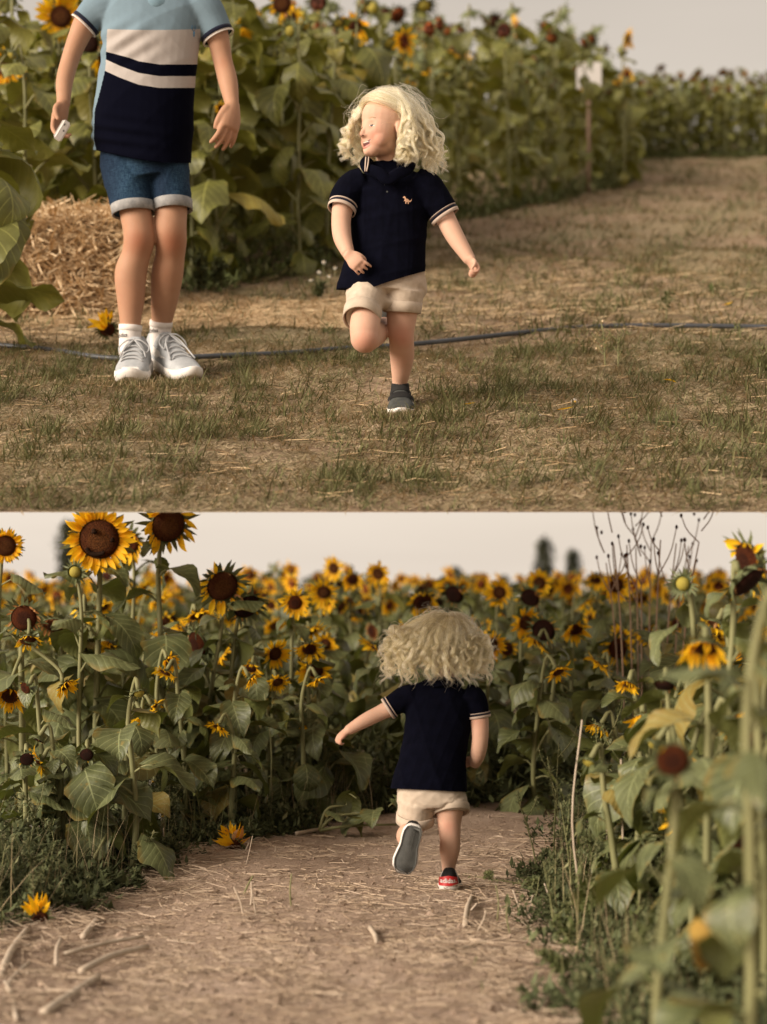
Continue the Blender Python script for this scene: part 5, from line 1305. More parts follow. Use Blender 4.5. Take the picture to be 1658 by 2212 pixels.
    tube(sh, [P(312, 300, .03), P(313, 350, .03), P(320, 392, .03)], [(66 * k, 94 * k), (68 * k, 97 * k), (62 * k, 94 * k)], 30, 12)
    tube(sh, [P(272, 340, .02), P(279, 400, .01), P(289, 456, .0)], [(58 * k, 56 * k), (52 * k, 51 * k), (48 * k, 46 * k)], 24, 18)
    tube(sh, [P(358, 335, .03), P(367, 400, .025), P(373, 450, .02)], [(56 * k, 46 * k), (50 * k, 45 * k), (46 * k, 41.5 * k)], 24, 18)
    me = remesh(sh, 0.0046, 4, loc, wrinkles(17, .006, 12, (1, .6, 1.4)), 'denim_shorts'); V = verts(me) + loc; vf = HZ - (V[:, 2] - EYE) / V[:, 1] * F; uf = 829 + V[:, 0] / V[:, 1] * F
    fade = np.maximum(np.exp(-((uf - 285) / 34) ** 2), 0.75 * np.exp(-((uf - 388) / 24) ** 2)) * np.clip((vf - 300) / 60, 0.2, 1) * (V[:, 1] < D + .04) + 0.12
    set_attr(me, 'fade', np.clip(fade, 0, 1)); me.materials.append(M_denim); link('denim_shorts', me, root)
    mb = MB(); band(mb, P(288, 441, .0) - loc, P(290.5, 463, -.002) - loc, (50 * k, 46 * k), (49 * k, 45 * k), .0045, up=(-.25, -1, 0)); mb.build('cuff', M_cuff, root)
    mb = MB(); band(mb, P(372.5, 433, .02) - loc, P(374, 456, .018) - loc, (48 * k, 41 * k), (47 * k, 41 * k), .0045); mb.build('cuff', M_cuff, root)
    # socks
    for pts, txt, tu in (([P(282.5, 702, .026), P(281.5, 722, .028), P(281, 745, .03), P(281, 766, .03)], 'adidas', 268), ([P(349, 693, .155), P(347.5, 712, .165), P(347.5, 735, .175), P(350, 766, .18)], 'adidas', 336)):
        mb = MB(); q = [p - loc for p in pts]; tube(mb, q, [24 * k, 24 * k, 23.5 * k, 24 * k], 24, 14)
        band(mb, q[0], q[0] * .35 + q[1] * .65, 24.2 * k, 24.2 * k, .0022); mb.build('sock', M_sock, root)
        tm = text_mesh(txt, 13 * k, M_black, 'sock_lettering', 0, .0002); W = verts(tm); c = (q[1] + q[2]) / 2 + (q[1] - q[2]) * .28
        a0 = -.75
        W2 = np.array([c + A3((math.sin(a0 + x / (24 * k)) * (24.6 * k + .0015), -math.cos(a0 + x / (24 * k)) * (24.6 * k + .0015), y)) for x, y, z in W]); tm.vertices.foreach_set('co', W2.astype(np.float32).ravel()); tm.update(); link('sock_lettering', tm, root)
    # trainers
    mats = dict(sole=M_white, tread=M_white, upper=M_mesh); ub = A3((0, -SLOPE, 1))
    def bank(u, v): return A3(on_bank(u, v))
    def laces(ush, surf, xs_, bow):
        for i, x in enumerate(xs_):
            mb = MB(); tube(mb, [surf(x + .01, -.34, .003), surf(x - .015, -.15, .0055), surf(x - .02, .05, .006), surf(x + .005, .34, .003)], [.0028] * 4, 6, 12); mb.build('lace', M_lace, ush)
        x = xs_[0] - .03; c = surf(x, 0, .009)
        for s in (-1, 1):
            e1, e2 = surf(x + .05, s * .5, .022), surf(x + .13, s * .42, .010); mb = MB()
            tube(mb, [c, (c + e1) / 2 + A3((0, -.006, .010)), e1, e2, (c + e2) / 2 + A3((0, -.01, .0)), c], [.003] * 6, 6, 26); mb.build('lace_loop', M_lace, ush)
            mb = MB(); tube(mb, [c, surf(x + .08, s * .22, .014), surf(x + bow, s * .45, .006)], [.003] * 3, 6, 14); mb.build('lace_end', M_lace, ush)
        mb = MB(); ball(mb, c, .0055, 8, 6); mb.build('lace_knot', M_lace, ush)
        strip(surf, [(xs_[0] - .10, -.28), (xs_[0] - .12, 0), (xs_[0] - .10, .28)], .05, .005).build('tongue', M_mesh, ush)
    t0 = bank(280, 829); ush, surf, w, _ = shoe(root, loc, bank(282, 829) + A3((.004, .275, SLOPE * .275)), t0, ub, 76 * k, 82 * k, 'runner', mats)
    laces(ush, surf, [.50, .56, .62, .68, .74], .18)
    strip(surf, [(.93, -.55), (.95, 0), (.93, .55)], .045, .002).build('toe_guard', M_white, ush)
    hl = bank(330, 786); tl_ = bank(421, 826); ush, surf, w, _ = shoe(root, loc, hl, tl_ + A3((0, -.01, 0)), ub, 72 * k, 80 * k, 'runner', mats)
    laces(ush, surf, [.48, .545, .61, .675, .74], .30)
    # curved tick on the side that faces the lens
    mb = MB(); pth = [(.22, .58), (.30, .80), (.40, .88), (.52, .80), (.66, .62)]; wd = [.004, .045, .05, .028, .004]
    for sgn in (-1, 1):
        mb = MB(); C = catmull(np.array(pth), 14); Wd = np.interp(np.linspace(0, 1, 14), np.linspace(0, 1, 5), wd); V = []
        for (x, f), e in zip(C, Wd): V += [surf(x, sgn * (f + e * 1.6), .0022), surf(x, sgn * (f - e * 1.6), .0022)]
        mb.add(V, [(2 * i, 2 * i + 1, 2 * i + 3, 2 * i + 2) for i in range(13)]); mb.build('tick_mark', M_stripewhite, ush)
    # the phone in his hand is a thing of its own
    a, b = P(148, 259, -.115), P(121, 305, -.135); ax = (b - a) / np.linalg.norm(b - a); nrm = A3((.62, -.62, .35)); nrm -= (nrm @ ax) * ax; nrm /= np.linalg.norm(nrm); sd_ = np.cross(ax, nrm)
    c = (a + b) / 2; Lh = .072; ph = thing('smartphone', 'white smartphone held edge-on in the boy\'s hand', 'phone', c)
    import bmesh
    def box(name, lx, ly, lz, off, mat, bev):
        bm = bmesh.new(); bmesh.ops.create_cube(bm, size=1); bmesh.ops.scale(bm, vec=(lx, ly, lz), verts=bm.verts)
        bmesh.ops.bevel(bm, geom=bm.edges[:], offset=bev, segments=3, affect='EDGES'); me = bpy.data.meshes.new(name); bm.to_mesh(me); bm.free(); me.materials.append(mat)
        Mx = np.stack([ax, sd_, nrm], 1); V = verts(me); V = (V + A3(off)) @ Mx.T; me.vertices.foreach_set('co', V.astype(np.float32).ravel()); me.update(); return link(name, me, ph)
    box('shell', Lh * 1.15, .034, .015, (0, 0, 0), M_phone, .006)
    box('button', .010, .0035, .003, (-.022, .0045, .0078), M_black, .001); box('lens', .006, .006, .002, (.0, -.004, .0078), M_black, .0008)
build_boy()
# ------------------------------------------------------------------ named plants near the lens, weeds, litter and the rest
def plant_at(u, v_head, Y, R, bank=False, **kw):
    """a sunflower whose bloom is seen at (u, v_head) when it stands Y metres from the lens"""
    p = px(kw.pop('base_u', u), v_head, Y); z0 = meadow_z(0, Y) if bank else 0.0
    lean_x = (u - kw.pop('lean_from', u)) / F * Y; H = p.z - z0
    nod = kw.pop('nod', 0.05)
    return sunflower((p.x - lean_x, Y, z0 - 0.01), H + 0.01, R, lean=(lean_x, 0), nod=nod, **kw)

hero = plant_at(215, 1166, 7.0, .079, style='face', face=-84, tilt=10, nleaf=13, ls=.85, seed=901, label='tallest sunflower, its dark disc picked into a smiling face', singles=True, nod=.05, var=1, rstem=.014, lean_from=205)
hd = [c for c in hero.children if c.name.startswith('flower_head')][0]
def on_disc(th, r, lift=.01):
    n, a, b = head_frame(math.radians(10)); return n * (0.2 * (1 - r ** 2.2) + lift + .06) + (a * math.cos(th) + b * math.sin(th)) * r
def blob(name, pts, rad):
    mb = MB(); tube(mb, pts, rad, 8, len(pts) * 3, cap='round'); mb.build(name, M_pit, hd)
n_, a_, b_ = head_frame(math.radians(10))
dq = lambda x, y: n_ * (0.30 * (1 - min(1, (x * x + y * y)) ** 1.1)) + a_ * x - b_ * y * -1.0 * (1 if b_[2] < 0 else -1) * -1
sgn = 1 if b_[2] > 0 else -1
dq = lambda x, y: n_ * (0.34 * (1 - min(1, math.hypot(x, y)) ** 2.2) + .0) + a_ * x + b_ * (sgn * y)
blob('eye', [dq(-.24, .54), dq(-.22, .36)], [.08, .15]); blob('eye', [dq(.60, .02), dq(.74, -.04)], [.13, .08])
blob('mouth', [dq(x, -.52 - .20 * (1 - ((x + .12) / .5) ** 2) + (.12 if x < -.5 else 0)) for x in (-.60, -.45, -.28, -.1, .1, .25)], [.09, .11, .12, .12, .11, .09])
plant_at(352, 1136, 7.1, .070, style='ragged', face=-62, tilt=16, nleaf=11, ls=.8, seed=902, label='tall sunflower with limp hanging petals and a half-eaten dark disc', singles=True, var=0, rstem=.013, lean_from=333)
plant_at(163, 1236, 6.9, .027, style='bud', face=-88, tilt=4, nleaf=10, ls=.6, seed=903, label='slender sunflower with a green half-open bud below the smiling flower', lean_from=190, rstem=.010, nod=.02)
plant_at(6, 1180, 6.9, .040, style='face', face=-70, tilt=5, nleaf=9, ls=.7, seed=904, label='sunflower cut by the left edge of the lower picture, facing right', singles=True, lean_from=-25)
k_ = 6.3 / F
pw = px(40, 1750, 6.3)
def rel(u, v, dy=0.0):
    q = px(u, v, 6.3 + dy); return np.array((q.x - pw.x, q.y - pw.y, q.z))
plant_at(55, 1335, 6.3, .045, style='withered', face=-80, tilt=8, nleaf=9, ls=.85, seed=905, label='withered sunflower with shrivelled tan petals on a thick pale stem', singles=True, lean_from=40, rstem=.014, nod=.03, zlo=.05,
         extra=[(rel(22, 1498, -.1), .029, 'drooping', -85, 30, .62), (rel(142, 1476, -.05), .024, 'drooping', -25, 45, .68), (rel(62, 1378, -.06), .03, 'ragged', -85, 55, .85)])
plant_at(478, 1268, 7.25, .064, style='ragged', face=-72, tilt=22, nleaf=11, ls=.75, seed=906, label='sunflower with a broad brown disc and few curling petals, head bowed', singles=True, var=2, lean_from=440)
plant_at(533, 1312, 7.3, .056, style='bare', face=-55, tilt=35, nleaf=11, ls=.75, seed=907, label='sunflower head gone bare and dark red, bowed under green bracts', singles=True, var=0, lean_from=455)
plant_at(640, 1302, 7.9, .032, style='drooping', face=-86, tilt=14, nleaf=10, ls=.7, seed=908, label='upright sunflower with golden petals spread below its russet disc', singles=True, lean_from=618)
plant_at(574, 1412, 7.5, .029, style='fresh', face=-58, tilt=14, nleaf=8, ls=.6, seed=909, label='bright open sunflower turned to the right above a cut stalk', singles=True, lean_from=600)
plant_at(672, 1402, 7.5, .031, style='drooping', face=-90, tilt=42, nleaf=8, ls=.6, seed=910, label='small sunflower nodding down with a full skirt of yellow petals', singles=True, lean_from=664)
plant_at(447, 1392, 7.4, .055, style='bare', face=-140, tilt=20, nleaf=8, ls=.7, seed=911, label='sunflower turned away so only its orange-brown disc edge shows', var=1)
plant_at(268, 1396, 7.2, .034, style='drooping', face=-150, tilt=50, nleaf=8, ls=.8, seed=912, label='sunflower seen from the side with its petals hanging straight down', singles=True)
plant_at(128, 1352, 7.1, .052, style='withered', face=-95, tilt=60, nleaf=8, ls=.8, seed=913, label='dark withered sunflower head drooping left of the smiling flower')
plant_at(170, 1392, 7.2, .045, style='seed', face=-80, tilt=50, nleaf=8, ls=.8, seed=914, label='dried black sunflower head hanging behind the thin bud stalk')
plant_at(285, 1172, 8.1, .060, style='ragged', face=-110, tilt=30, nleaf=9, ls=.8, seed=915, label='dark red sunflower tucked between the two tall heads', var=1)
plant_at(410, 1330, 7.6, .035, style='fresh', face=-40, tilt=60, nleaf=9, ls=.8, seed=916, label='sunflower hidden among leaves below the half-eaten head')
for i_, (u, v, Y, st) in enumerate(((730, 1228, 11.5, 'fresh'), (760, 1252, 11, 'drooping'), (822, 1240, 11, 'fresh'), (905, 1300, 9.5, 'ragged'), (1165, 1260, 10.5, 'fresh'), (1152, 1292, 9.5, 'seed'), (1325, 1265, 9.0, 'fresh'), (1290, 1252, 11, 'drooping'), (1125, 1345, 8.8, 'fresh'), (700, 1280, 9.5, 'fresh'), (1180, 1362, 8.2, 'bare'), (1235, 1360, 8.4, 'drooping'), (1080, 1280, 10, 'fresh'), (990, 1285, 9.6, 'seed'))):
    plant_at(u, v, Y, .036 if st in ('fresh', 'drooping') else .052, style=st, face=-90 + (i_ * 37) % 60 - 30, tilt=[8, 25, 15, 40][i_ % 4], nleaf=9, ls=.65, seed=930 + i_, label='blurred golden sunflower standing out above the field behind the child', group='bright blurred sunflowers above the field')
# right-hand clump, some of it close to the lens
plant_at(1462, 1640, 2.9, .027, style='bare', face=-92, tilt=14, nleaf=9, ls=.50, seed=950, label='dark red sunflower head close to the lens, right of the path', var=1, lean_from=1425, rstem=.009, nod=.03, zlo=.3)
plant_at(1640, 1330, 2.75, .022, style='drooping', face=-30, tilt=40, nleaf=11, ls=.50, seed=951, label='tall leafy sunflower close to the lens at the right edge', lean_from=1598, rstem=.011, zlo=.25)
plant_at(1578, 1258, 4.4, .05, style='seed', face=-35, tilt=45, nleaf=10, ls=.65, seed=952, label='bowed sunflower with spiky green bracts against the sky on the right', singles=True, lean_from=1545)
plant_at(1492, 1262, 4.6, .022, style='bud', face=-120, tilt=5, nleaf=13, ls=.62, seed=953, label='flowerless leafy stalk rising left of the bowed spiky head', lean_from=1455)
plant_at(1650, 1215, 4.5, .05, style='ragged', face=-160, tilt=15, nleaf=10, ls=.7, seed=954, label='tallest sunflower at the right edge, head half out of the frame')
plant_at(1366, 1478, 5.0, .018, style='drooping', face=-130, tilt=55, nleaf=12, ls=.75, seed=955, label='short sunflower with one small orange head by the weeds on the right', singles=True, lean_from=1400)
plant_at(1640, 1350, 3.5, .05, style='bare', face=-20, tilt=5, nleaf=11, ls=.6, seed=956, label='sunflower with a russet disc seen edge-on near the right edge', var=3, lean_from=1650)
plant_at(1530, 1400, 3.9, .03, style='drooping', face=-110, tilt=60, nleaf=11, ls=.6, seed=957, label='sunflower with hanging orange petals among the right-hand leaves', singles=True)
rr = random.Random(6)
for i_ in range(13):
    Y = rr.uniform(4.0, 6.8); u = rr.uniform(1400 - (Y - 4) * 20, 1720); v = rr.uniform(1330, 1560)
    plant_at(u, v, Y, .026, style=rr.choice(['drooping', 'ragged', 'seed', 'bud']), face=rr.uniform(-180, 0), tilt=rr.choice([20, 40, 60]), nleaf=10, ls=rr.uniform(.5, .75), seed=970 + i_, label='leafy sunflower in the thicket right of the path', group='sunflowers in the thicket right of the path', zlo=.1)
for i_ in range(20):
    Y = rr.uniform(3.6, 5.6); u = rr.uniform(1270 + (5.6 - Y) * 40, 1640); H = rr.uniform(.30, .62); p = px(u, 1500, Y)
    sunflower((p.x, Y, -.01), H, .022, rr.choice(['bud', 'bare', 'drooping']), rr.uniform(-180, 0), rr.choice([20, 40, 60]), nleaf=rr.randint(8, 11), ls=rr.uniform(.42, .62), seed=1200 + i_, fset='field', label='short leafy sunflower low in the thicket right of the path', group='short sunflowers low in the right-hand thicket', zlo=.06)
for i_ in range(18):
    Y = rr.uniform(5.7, 7.3); e = np.interp(Y, [4.5, 5.6, 6.2, 6.85, 7.2], [-1.0, -.72, -.62, -.34, .02]); x = e - rr.uniform(.10, .55)
    if x < -.22 * Y: continue
    sunflower((x, Y, -.01), rr.uniform(.35, .66), .022, rr.choice(['bud', 'bare', 'drooping', 'fresh']), rr.uniform(-180, 0), rr.choice([20, 40, 60]), nleaf=rr.randint(9, 12), ls=rr.uniform(.5, .75), seed=1300 + i_, fset='field', label='short leafy sunflower low on the left verge of the path', group='short sunflowers low on the left verge', zlo=.05)
# bank: bright heads and the plant that hangs over the straw bale
for (u, v, Y, R, st, fc, lb) in ((132, 42, 10.4, .062, 'fresh', -80, 'big golden sunflower blurred behind the boy\'s raised sleeve'), (205, 118, 9.9, .055, 'fresh', -20, 'golden sunflower with a dark disc half hidden behind the boy'),
                                 (612, 14, 11.0, .055, 'ragged', -95, 'sunflower with an orange disc at the top edge of the picture'), (762, 60, 12.0, .05, 'drooping', -70, 'blurred orange sunflower against the sky above the child'), (1347, 86, 18.5, .05, 'fresh', -30, 'lone yellow sunflower head high against the sky on the far right'), (462, 236, 9.8, .02, 'drooping', -40, 'small half-closed yellow bloom beside the boy\'s hand'),
                                 (20, 150, 10.0, .055, 'drooping', -100, 'orange drooping sunflower at the upper left edge')):
    plant_at(u, v, Y, R, bank=True, style=st, face=fc, tilt=12, nleaf=14, ls=1.1, seed=int(u + v), fset='bank', label=lb, zlo=.05)
plant_at(-60, 210, 7.3, .05, bank=True, style='bud', face=-150, tilt=20, nleaf=22, ls=1.25, seed=31, fset='bank', label='large-leaved sunflower at the left edge hanging over the straw bale', zlo=.08, rstem=.016)

# ------------------------------------------------------------------ straw bale
M_straw = tint_mat('straw', [(0.0, (0.28, 0.17, 0.085)), (0.5, (0.54, 0.38, 0.21)), (1.0, (0.78, 0.60, 0.38))], 0.75)
M_litter = tint_mat('straw_litter', [(0.0, (0.16, 0.105, 0.065)), (0.4, (0.36, 0.265, 0.18)), (0.75, (0.48, 0.37, 0.265)), (1.0, (0.60, 0.48, 0.36))], 0.8)
def straws(n, P, ln, w_, az, tilt, tint, droop=0.0):
    """flat stalk pieces centred on P"""
    d = np.stack([np.cos(az) * np.cos(tilt), np.sin(az) * np.cos(tilt), np.sin(tilt)], -1); s = np.stack([-np.sin(az), np.cos(az), np.zeros(n)], -1)
    up = np.cross(d, s); h = w_[:, None] * .5
    a, b = P - d * ln[:, None] / 2, P + d * ln[:, None] / 2; b = b - np.array((0, 0, 1)) * (droop * ln)[:, None] if droop else b
    V = np.stack([a - s * h, a + s * h, a + up * h, b - s * h, b + s * h, b + up * h], 1).reshape(-1, 3); o = np.arange(n)[:, None] * 6
    q = np.concatenate([o + np.array([[0, 1, 4, 3]]), o + np.array([[1, 2, 5, 4]]), o + np.array([[2, 0, 3, 5]])])
    return V, q, np.repeat(tint, 6)
def build_bale():
    r = np.random.default_rng(12)
    bx0, bx1, by0, by1 = -2.15, -1.17, 8.45, 9.05; base = Vector(((bx0 + bx1) / 2, (by0 + by1) / 2, meadow_z(0, (by0 + by1) / 2)))
    t = thing('straw_bale', 'golden straw bale standing behind the boy at the edge of the sunflowers', 'straw bale', base)
    import bmesh
    bm = bmesh.new(); bmesh.ops.create_cube(bm, size=1); bmesh.ops.scale(bm, vec=(bx1 - bx0, by1 - by0, .46), verts=bm.verts); bmesh.ops.subdivide_edges(bm, edges=bm.edges[:], cuts=9, use_grid_fill=True)
    for v in bm.verts:
        p = v.co; e = Vector((p.x / (bx1 - bx0) * 2, p.y / (by1 - by0) * 2, p.z / .23)); l = max(1, (abs(e.x) ** 6 + abs(e.y) ** 6 + abs(e.z) ** 6) ** (1 / 6)); v.co = p / l + Vector((0, 0, .225)) + Vector((noise.noise(p * 9) * .02, noise.noise(p * 9 + Vector((5, 0, 0))) * .02, noise.noise(p * 7 + Vector((0, 9, 0))) * .025))
        v.co.z += SLOPE * v.co.y
    me = bpy.data.meshes.new('core'); bm.to_mesh(me); bm.free(); me.materials.append(simple('packed_straw', (0.12, 0.075, 0.04), (0.34, 0.22, 0.12), 40, .9, .8)); link('core', me, t)
    n = 5200; Vs, Qs, As, off = [], [], [], 0
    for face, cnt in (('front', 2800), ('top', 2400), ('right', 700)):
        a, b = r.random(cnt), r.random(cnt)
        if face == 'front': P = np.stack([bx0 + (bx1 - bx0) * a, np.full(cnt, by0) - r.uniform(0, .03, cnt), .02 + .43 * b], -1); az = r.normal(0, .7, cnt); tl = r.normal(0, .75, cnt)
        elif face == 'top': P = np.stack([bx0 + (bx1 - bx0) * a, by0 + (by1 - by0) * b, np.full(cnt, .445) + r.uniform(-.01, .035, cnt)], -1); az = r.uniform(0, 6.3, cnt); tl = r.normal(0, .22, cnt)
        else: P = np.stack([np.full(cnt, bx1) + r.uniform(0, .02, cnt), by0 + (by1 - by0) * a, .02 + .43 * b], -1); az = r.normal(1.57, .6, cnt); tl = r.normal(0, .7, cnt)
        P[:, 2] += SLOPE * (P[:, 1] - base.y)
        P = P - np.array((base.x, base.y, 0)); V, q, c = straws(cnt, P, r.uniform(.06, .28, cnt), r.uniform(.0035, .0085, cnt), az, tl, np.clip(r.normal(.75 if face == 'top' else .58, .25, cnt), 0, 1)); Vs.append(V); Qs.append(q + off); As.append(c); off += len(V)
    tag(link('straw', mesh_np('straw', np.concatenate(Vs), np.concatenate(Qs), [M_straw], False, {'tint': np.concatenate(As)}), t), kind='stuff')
build_bale()
def bank_straw():
    r = np.random.default_rng(5); Vs, Qs, As, off = [], [], [], 0
    for (u0, u1, v0, v1, cnt, l0, l1) in ((60, 560, 640, 705, 2200, .06, .22), (340, 800, 650, 715, 2000, .06, .25), (0, 330, 690, 740, 260, .05, .2), (0, 1658, 720, 1090, 700, .02, .09), (880, 1658, 560, 720, 700, .05, .2), (300, 1500, 560, 720, 500, .05, .2)):
        P = np.array([on_bank(r.uniform(u0, u1), v0 + (v1 - v0) * r.random()) for _ in range(cnt)]); P[:, 2] += bank_bump(P[:, 0], P[:, 1]) + .006 + r.uniform(0, .012, cnt)
        V, q, c = straws(cnt, P, r.uniform(l0, l1, cnt), r.uniform(.002, .0042, cnt), r.uniform(0, 6.28, cnt), r.normal(0, .12, cnt), np.clip(r.normal(.72 if l1 > .19 else .3, .22, cnt), 0, 1)); Vs.append(V); Qs.append(q + off); As.append(c); off += len(V)
    V = np.concatenate(Vs); V[:, 1] = np.maximum(V[:, 1], YE + .002)
    tag(link('loose_straw', mesh_np('loose_straw', V, np.concatenate(Qs), [M_straw], False, {'tint': np.concatenate(As)})), 'loose straw strewn over the grass beside the bale', 'straw', kind='stuff')
bank_straw()
# hose across the meadow
mb = MB(); pts = [on_bank(u, v) + Vector((0, 0, .012)) for u, v in ((-120, 742), (0, 752), (110, 762), (215, 778), (330, 782), (430, 777), (520, 773), (620, 769), (715, 761), (850, 753), (930, 746), (1050, 733), (1180, 719), (1290, 711), (1400, 709), (1540, 710), (1658, 712), (1800, 716))]
M_hose = simple('grey_black_hose', (0.035, 0.038, 0.044), (0.075, 0.08, 0.09), 6, .45)
tube(mb, pts, [.0105] * len(pts), 10, 140); h_ = mb.build('hose', M_hose); tag(h_, 'dark grey hose snaking across the grass behind the runner', 'hose')

# ------------------------------------------------------------------ weeds and small plants
M_weed = tint_mat('weed_green', [(0.0, (0.04, 0.048, 0.018)), (0.5, (0.09, 0.105, 0.042)), (0.85, (0.16, 0.175, 0.08)), (1.0, (0.25, 0.24, 0.12))], .65, .15)
M_weed_b = tint_mat('weed_bright', [(0.0, (0.07, 0.085, 0.025)), (0.6, (0.13, 0.15, 0.05)), (1.0, (0.24, 0.24, 0.11))], .65, .2)
def leaflets(n, P, ln, w_, az, el, tint):
    """small pointed leaves, two triangles each side of a midrib fold"""
    d = np.stack([np.cos(az) * np.cos(el), np.sin(az) * np.cos(el), np.sin(el)], -1); s = np.stack([-np.sin(az), np.cos(az), np.zeros(n)], -1); up = np.cross(d, s) * -1
    m = P + d * (ln * .45)[:, None]; V = np.stack([P, m + s * (w_ * .5)[:, None] + up * (w_ * .15)[:, None], P + d * ln[:, None], m - s * (w_ * .5)[:, None] + up * (w_ * .15)[:, None]], 1).reshape(-1, 3)
    o = np.arange(n)[:, None] * 4; return V, np.concatenate([o + np.array([[0, 1, 2]]), o + np.array([[0, 2, 3]])]), np.repeat(tint, 4)
def weed(base, H, lean, seed, label, group=None, nl=60, leaf=.035, seeds=True, mat=None, name='weed', branch=5, cat='weed', spread=.5):
    r = np.random.default_rng(seed); t = thing(name, label, cat, base, group)
    mb = MB(); stemp = catmull(np.array([(0, 0, 0), (lean[0] * .35, lean[1] * .35, H * .45), (lean[0], lean[1], H)]), 24); tube(mb, stemp[::4], [.0035, .003, .0028, .0022, .0018, .0012], 5, 18)
    lines = [stemp]
    for b in range(branch):
        i = int(r.uniform(5, 20)); a = r.uniform(0, 6.28); L_ = H * r.uniform(.18, .42); e = stemp[i] + np.array((math.cos(a) * L_ * spread, math.sin(a) * L_ * spread, L_ * .8)); ln = catmull(np.array([stemp[i], (stemp[i] + e) / 2 + np.array((math.cos(a), math.sin(a), 0)) * L_ * .1, e]), 10); tube(mb, ln[::3], [.002, .0018, .0014, .001], 4, 8); lines.append(ln)
    mb.build('stem', M_stem, t)
    P = np.array([ln[int(r.uniform(.08, .98) * (len(ln) - 1))] for ln in [lines[r.integers(len(lines))] for _ in range(nl)]]); hz = P[:, 2] / H
    V, q, c = leaflets(nl, P, leaf * r.uniform(.5, 1.2, nl) * (1.15 - .6 * hz), leaf * .45 * r.uniform(.6, 1.1, nl) * (1.15 - .6 * hz), r.uniform(0, 6.28, nl), r.normal(.1, .5, nl), np.clip(r.normal(.5, .25, nl), 0, 1))
    tag(link('leaves', mesh_np('leaves', V, q, [mat or M_weed], True, {'tint': c}), t), kind='stuff')
    if seeds:
        m = nl * 3; ii = [lines[r.integers(len(lines))] for _ in range(m)]; P = np.array([ln[int(r.uniform(.55, 1) * (len(ln) - 1))] for ln in ii]) + r.normal(0, .005, (m, 3))
        V, q, c = leaflets(m, P, r.uniform(.005, .010, m), r.uniform(.004, .007, m), r.uniform(0, 6.28, m), r.normal(.4, .6, m), np.clip(r.normal(.75, .2, m), 0, 1)); tag(link('seed_clusters', mesh_np('seed_clusters', V, q, [mat or M_weed], True, {'tint': c}), t), kind='stuff')
    return t
M_daisy = simple('white_daisy_petal', (0.66, 0.62, 0.56), None, rough=.6); M_daisyc = simple('daisy_centre', (0.45, 0.24, 0.03), (0.60, 0.36, 0.05), 300, .7, .4)
def daisy(base, head, R, seed, label, group=None):
    r = random.Random(seed); t = thing('daisy', label, 'daisy', base, group); hd_ = np.array(head - base); mb = MB(); tube(mb, [(0, 0, 0), hd_ * .5 + np.array((r.uniform(-.02, .02), 0, .01)), hd_], [.0016] * 3, 5, 8); mb.build('stem', M_stem, t)
    n = Vector((r.uniform(-.5, .5), -1, r.uniform(.1, 1.2))).normalized(); a = n.orthogonal().normalized(); b = n.cross(a); V, q = [], []
    for k in range(13):
        th = 2 * math.pi * k / 13 + r.uniform(-.1, .1); d = (a * math.cos(th) + b * math.sin(th)) - n * r.uniform(0, .5); s = n.cross(d).normalized(); o = len(V); h3 = Vector(hd_)
        for (f, w_) in ((.25, .09), (.7, .15), (1.05, .08)): V += [h3 + d * R * f - s * R * w_, h3 + d * R * f + s * R * w_]
        q += [(o, o + 1, o + 3, o + 2), (o + 2, o + 3, o + 5, o + 4)]
    tag(link('petals', mesh_np('petals', np.array(V), np.array(q), [M_daisy]), t), kind='stuff'); mb = MB(); ball(mb, Vector(hd_) + n * R * .1, R * .36, 10, 6); mb.build('centre', M_daisyc, t)
rd = random.Random(8)
for i_, (u, v, vb, Y) in enumerate(((326, 1735, 1800, 6.5), (331, 1690, 1800, 6.6), (352, 1762, 1810, 6.4), (60, 1786, 1900, 5.9), (298, 1768, 1830, 6.3), (575, 1683, 1775, 7.2), (592, 1700, 1775, 7.2), (604, 1712, 1775, 7.15), (585, 1722, 1775, 7.1), (270, 1712, 1800, 6.6), (338, 1712, 1800, 6.6), (640, 1690, 1775, 7.3))):
    p = px(u, v, Y); daisy(Vector((p.x + rd.uniform(-.03, .03), Y + .02, 0)), p, .0155, i_, 'small white daisy with a yellow centre in the weeds left of the path', 'white daisies in the left-hand weeds')
for i_, (u, v) in enumerate(((1243, 868), (1170, 902))):
    b = on_bank(u, v + 12); daisy(b, px(u, v, b.y), .013, 40 + i_, ['white daisy alone in the grass right of the runner', 'tiny white daisy low in the grass near the runner\'s shoe'][i_])
for i_, (u, v) in enumerate(((690, 588), (712, 596), (672, 604), (724, 578), (700, 566))):
    b = on_bank(u, 640); daisy(b, px(u, v, b.y), .010, 60 + i_, 'blurred white flower in the weeds behind the runner', 'white flowers in the weeds behind the runner')
# weeds right of the path
for i_, (u, v, vb, Y, ln, nl, lf, lb) in enumerate(((1195, 1555, 1880, 5.85, .02, 60, .030, 'thin seeding weed standing alone right of the path'), (1165, 1725, 1900, 5.6, -.06, 60, .034, 'low bushy weed beside the runner\'s shoe'), (1310, 1545, 1920, 5.4, -.03, 110, .036, 'tall seeding weed under the right-hand leaves'), (1345, 1575, 1950, 5.2, .03, 110, .036, 'grey-green weed in front of the sunflower thicket'), (1240, 1690, 1960, 5.1, -.05, 80, .034, 'branching weed at the right edge of the path'), (1280, 1790, 1990, 4.9, .05, 80, .035, 'leafy weed in the dry stubble on the right'), (1200, 1830, 2010, 4.7, -.04, 70, .035, 'small dark weed in the cut stubble'))):
    p = px(u, v, Y); weed(Vector((p.x, Y, 0)), p.z, (ln, rd.uniform(-.05, .03)), 300 + i_, lb, None, nl, lf, True, M_weed_b if i_ in (0, 2, 3) else M_weed)
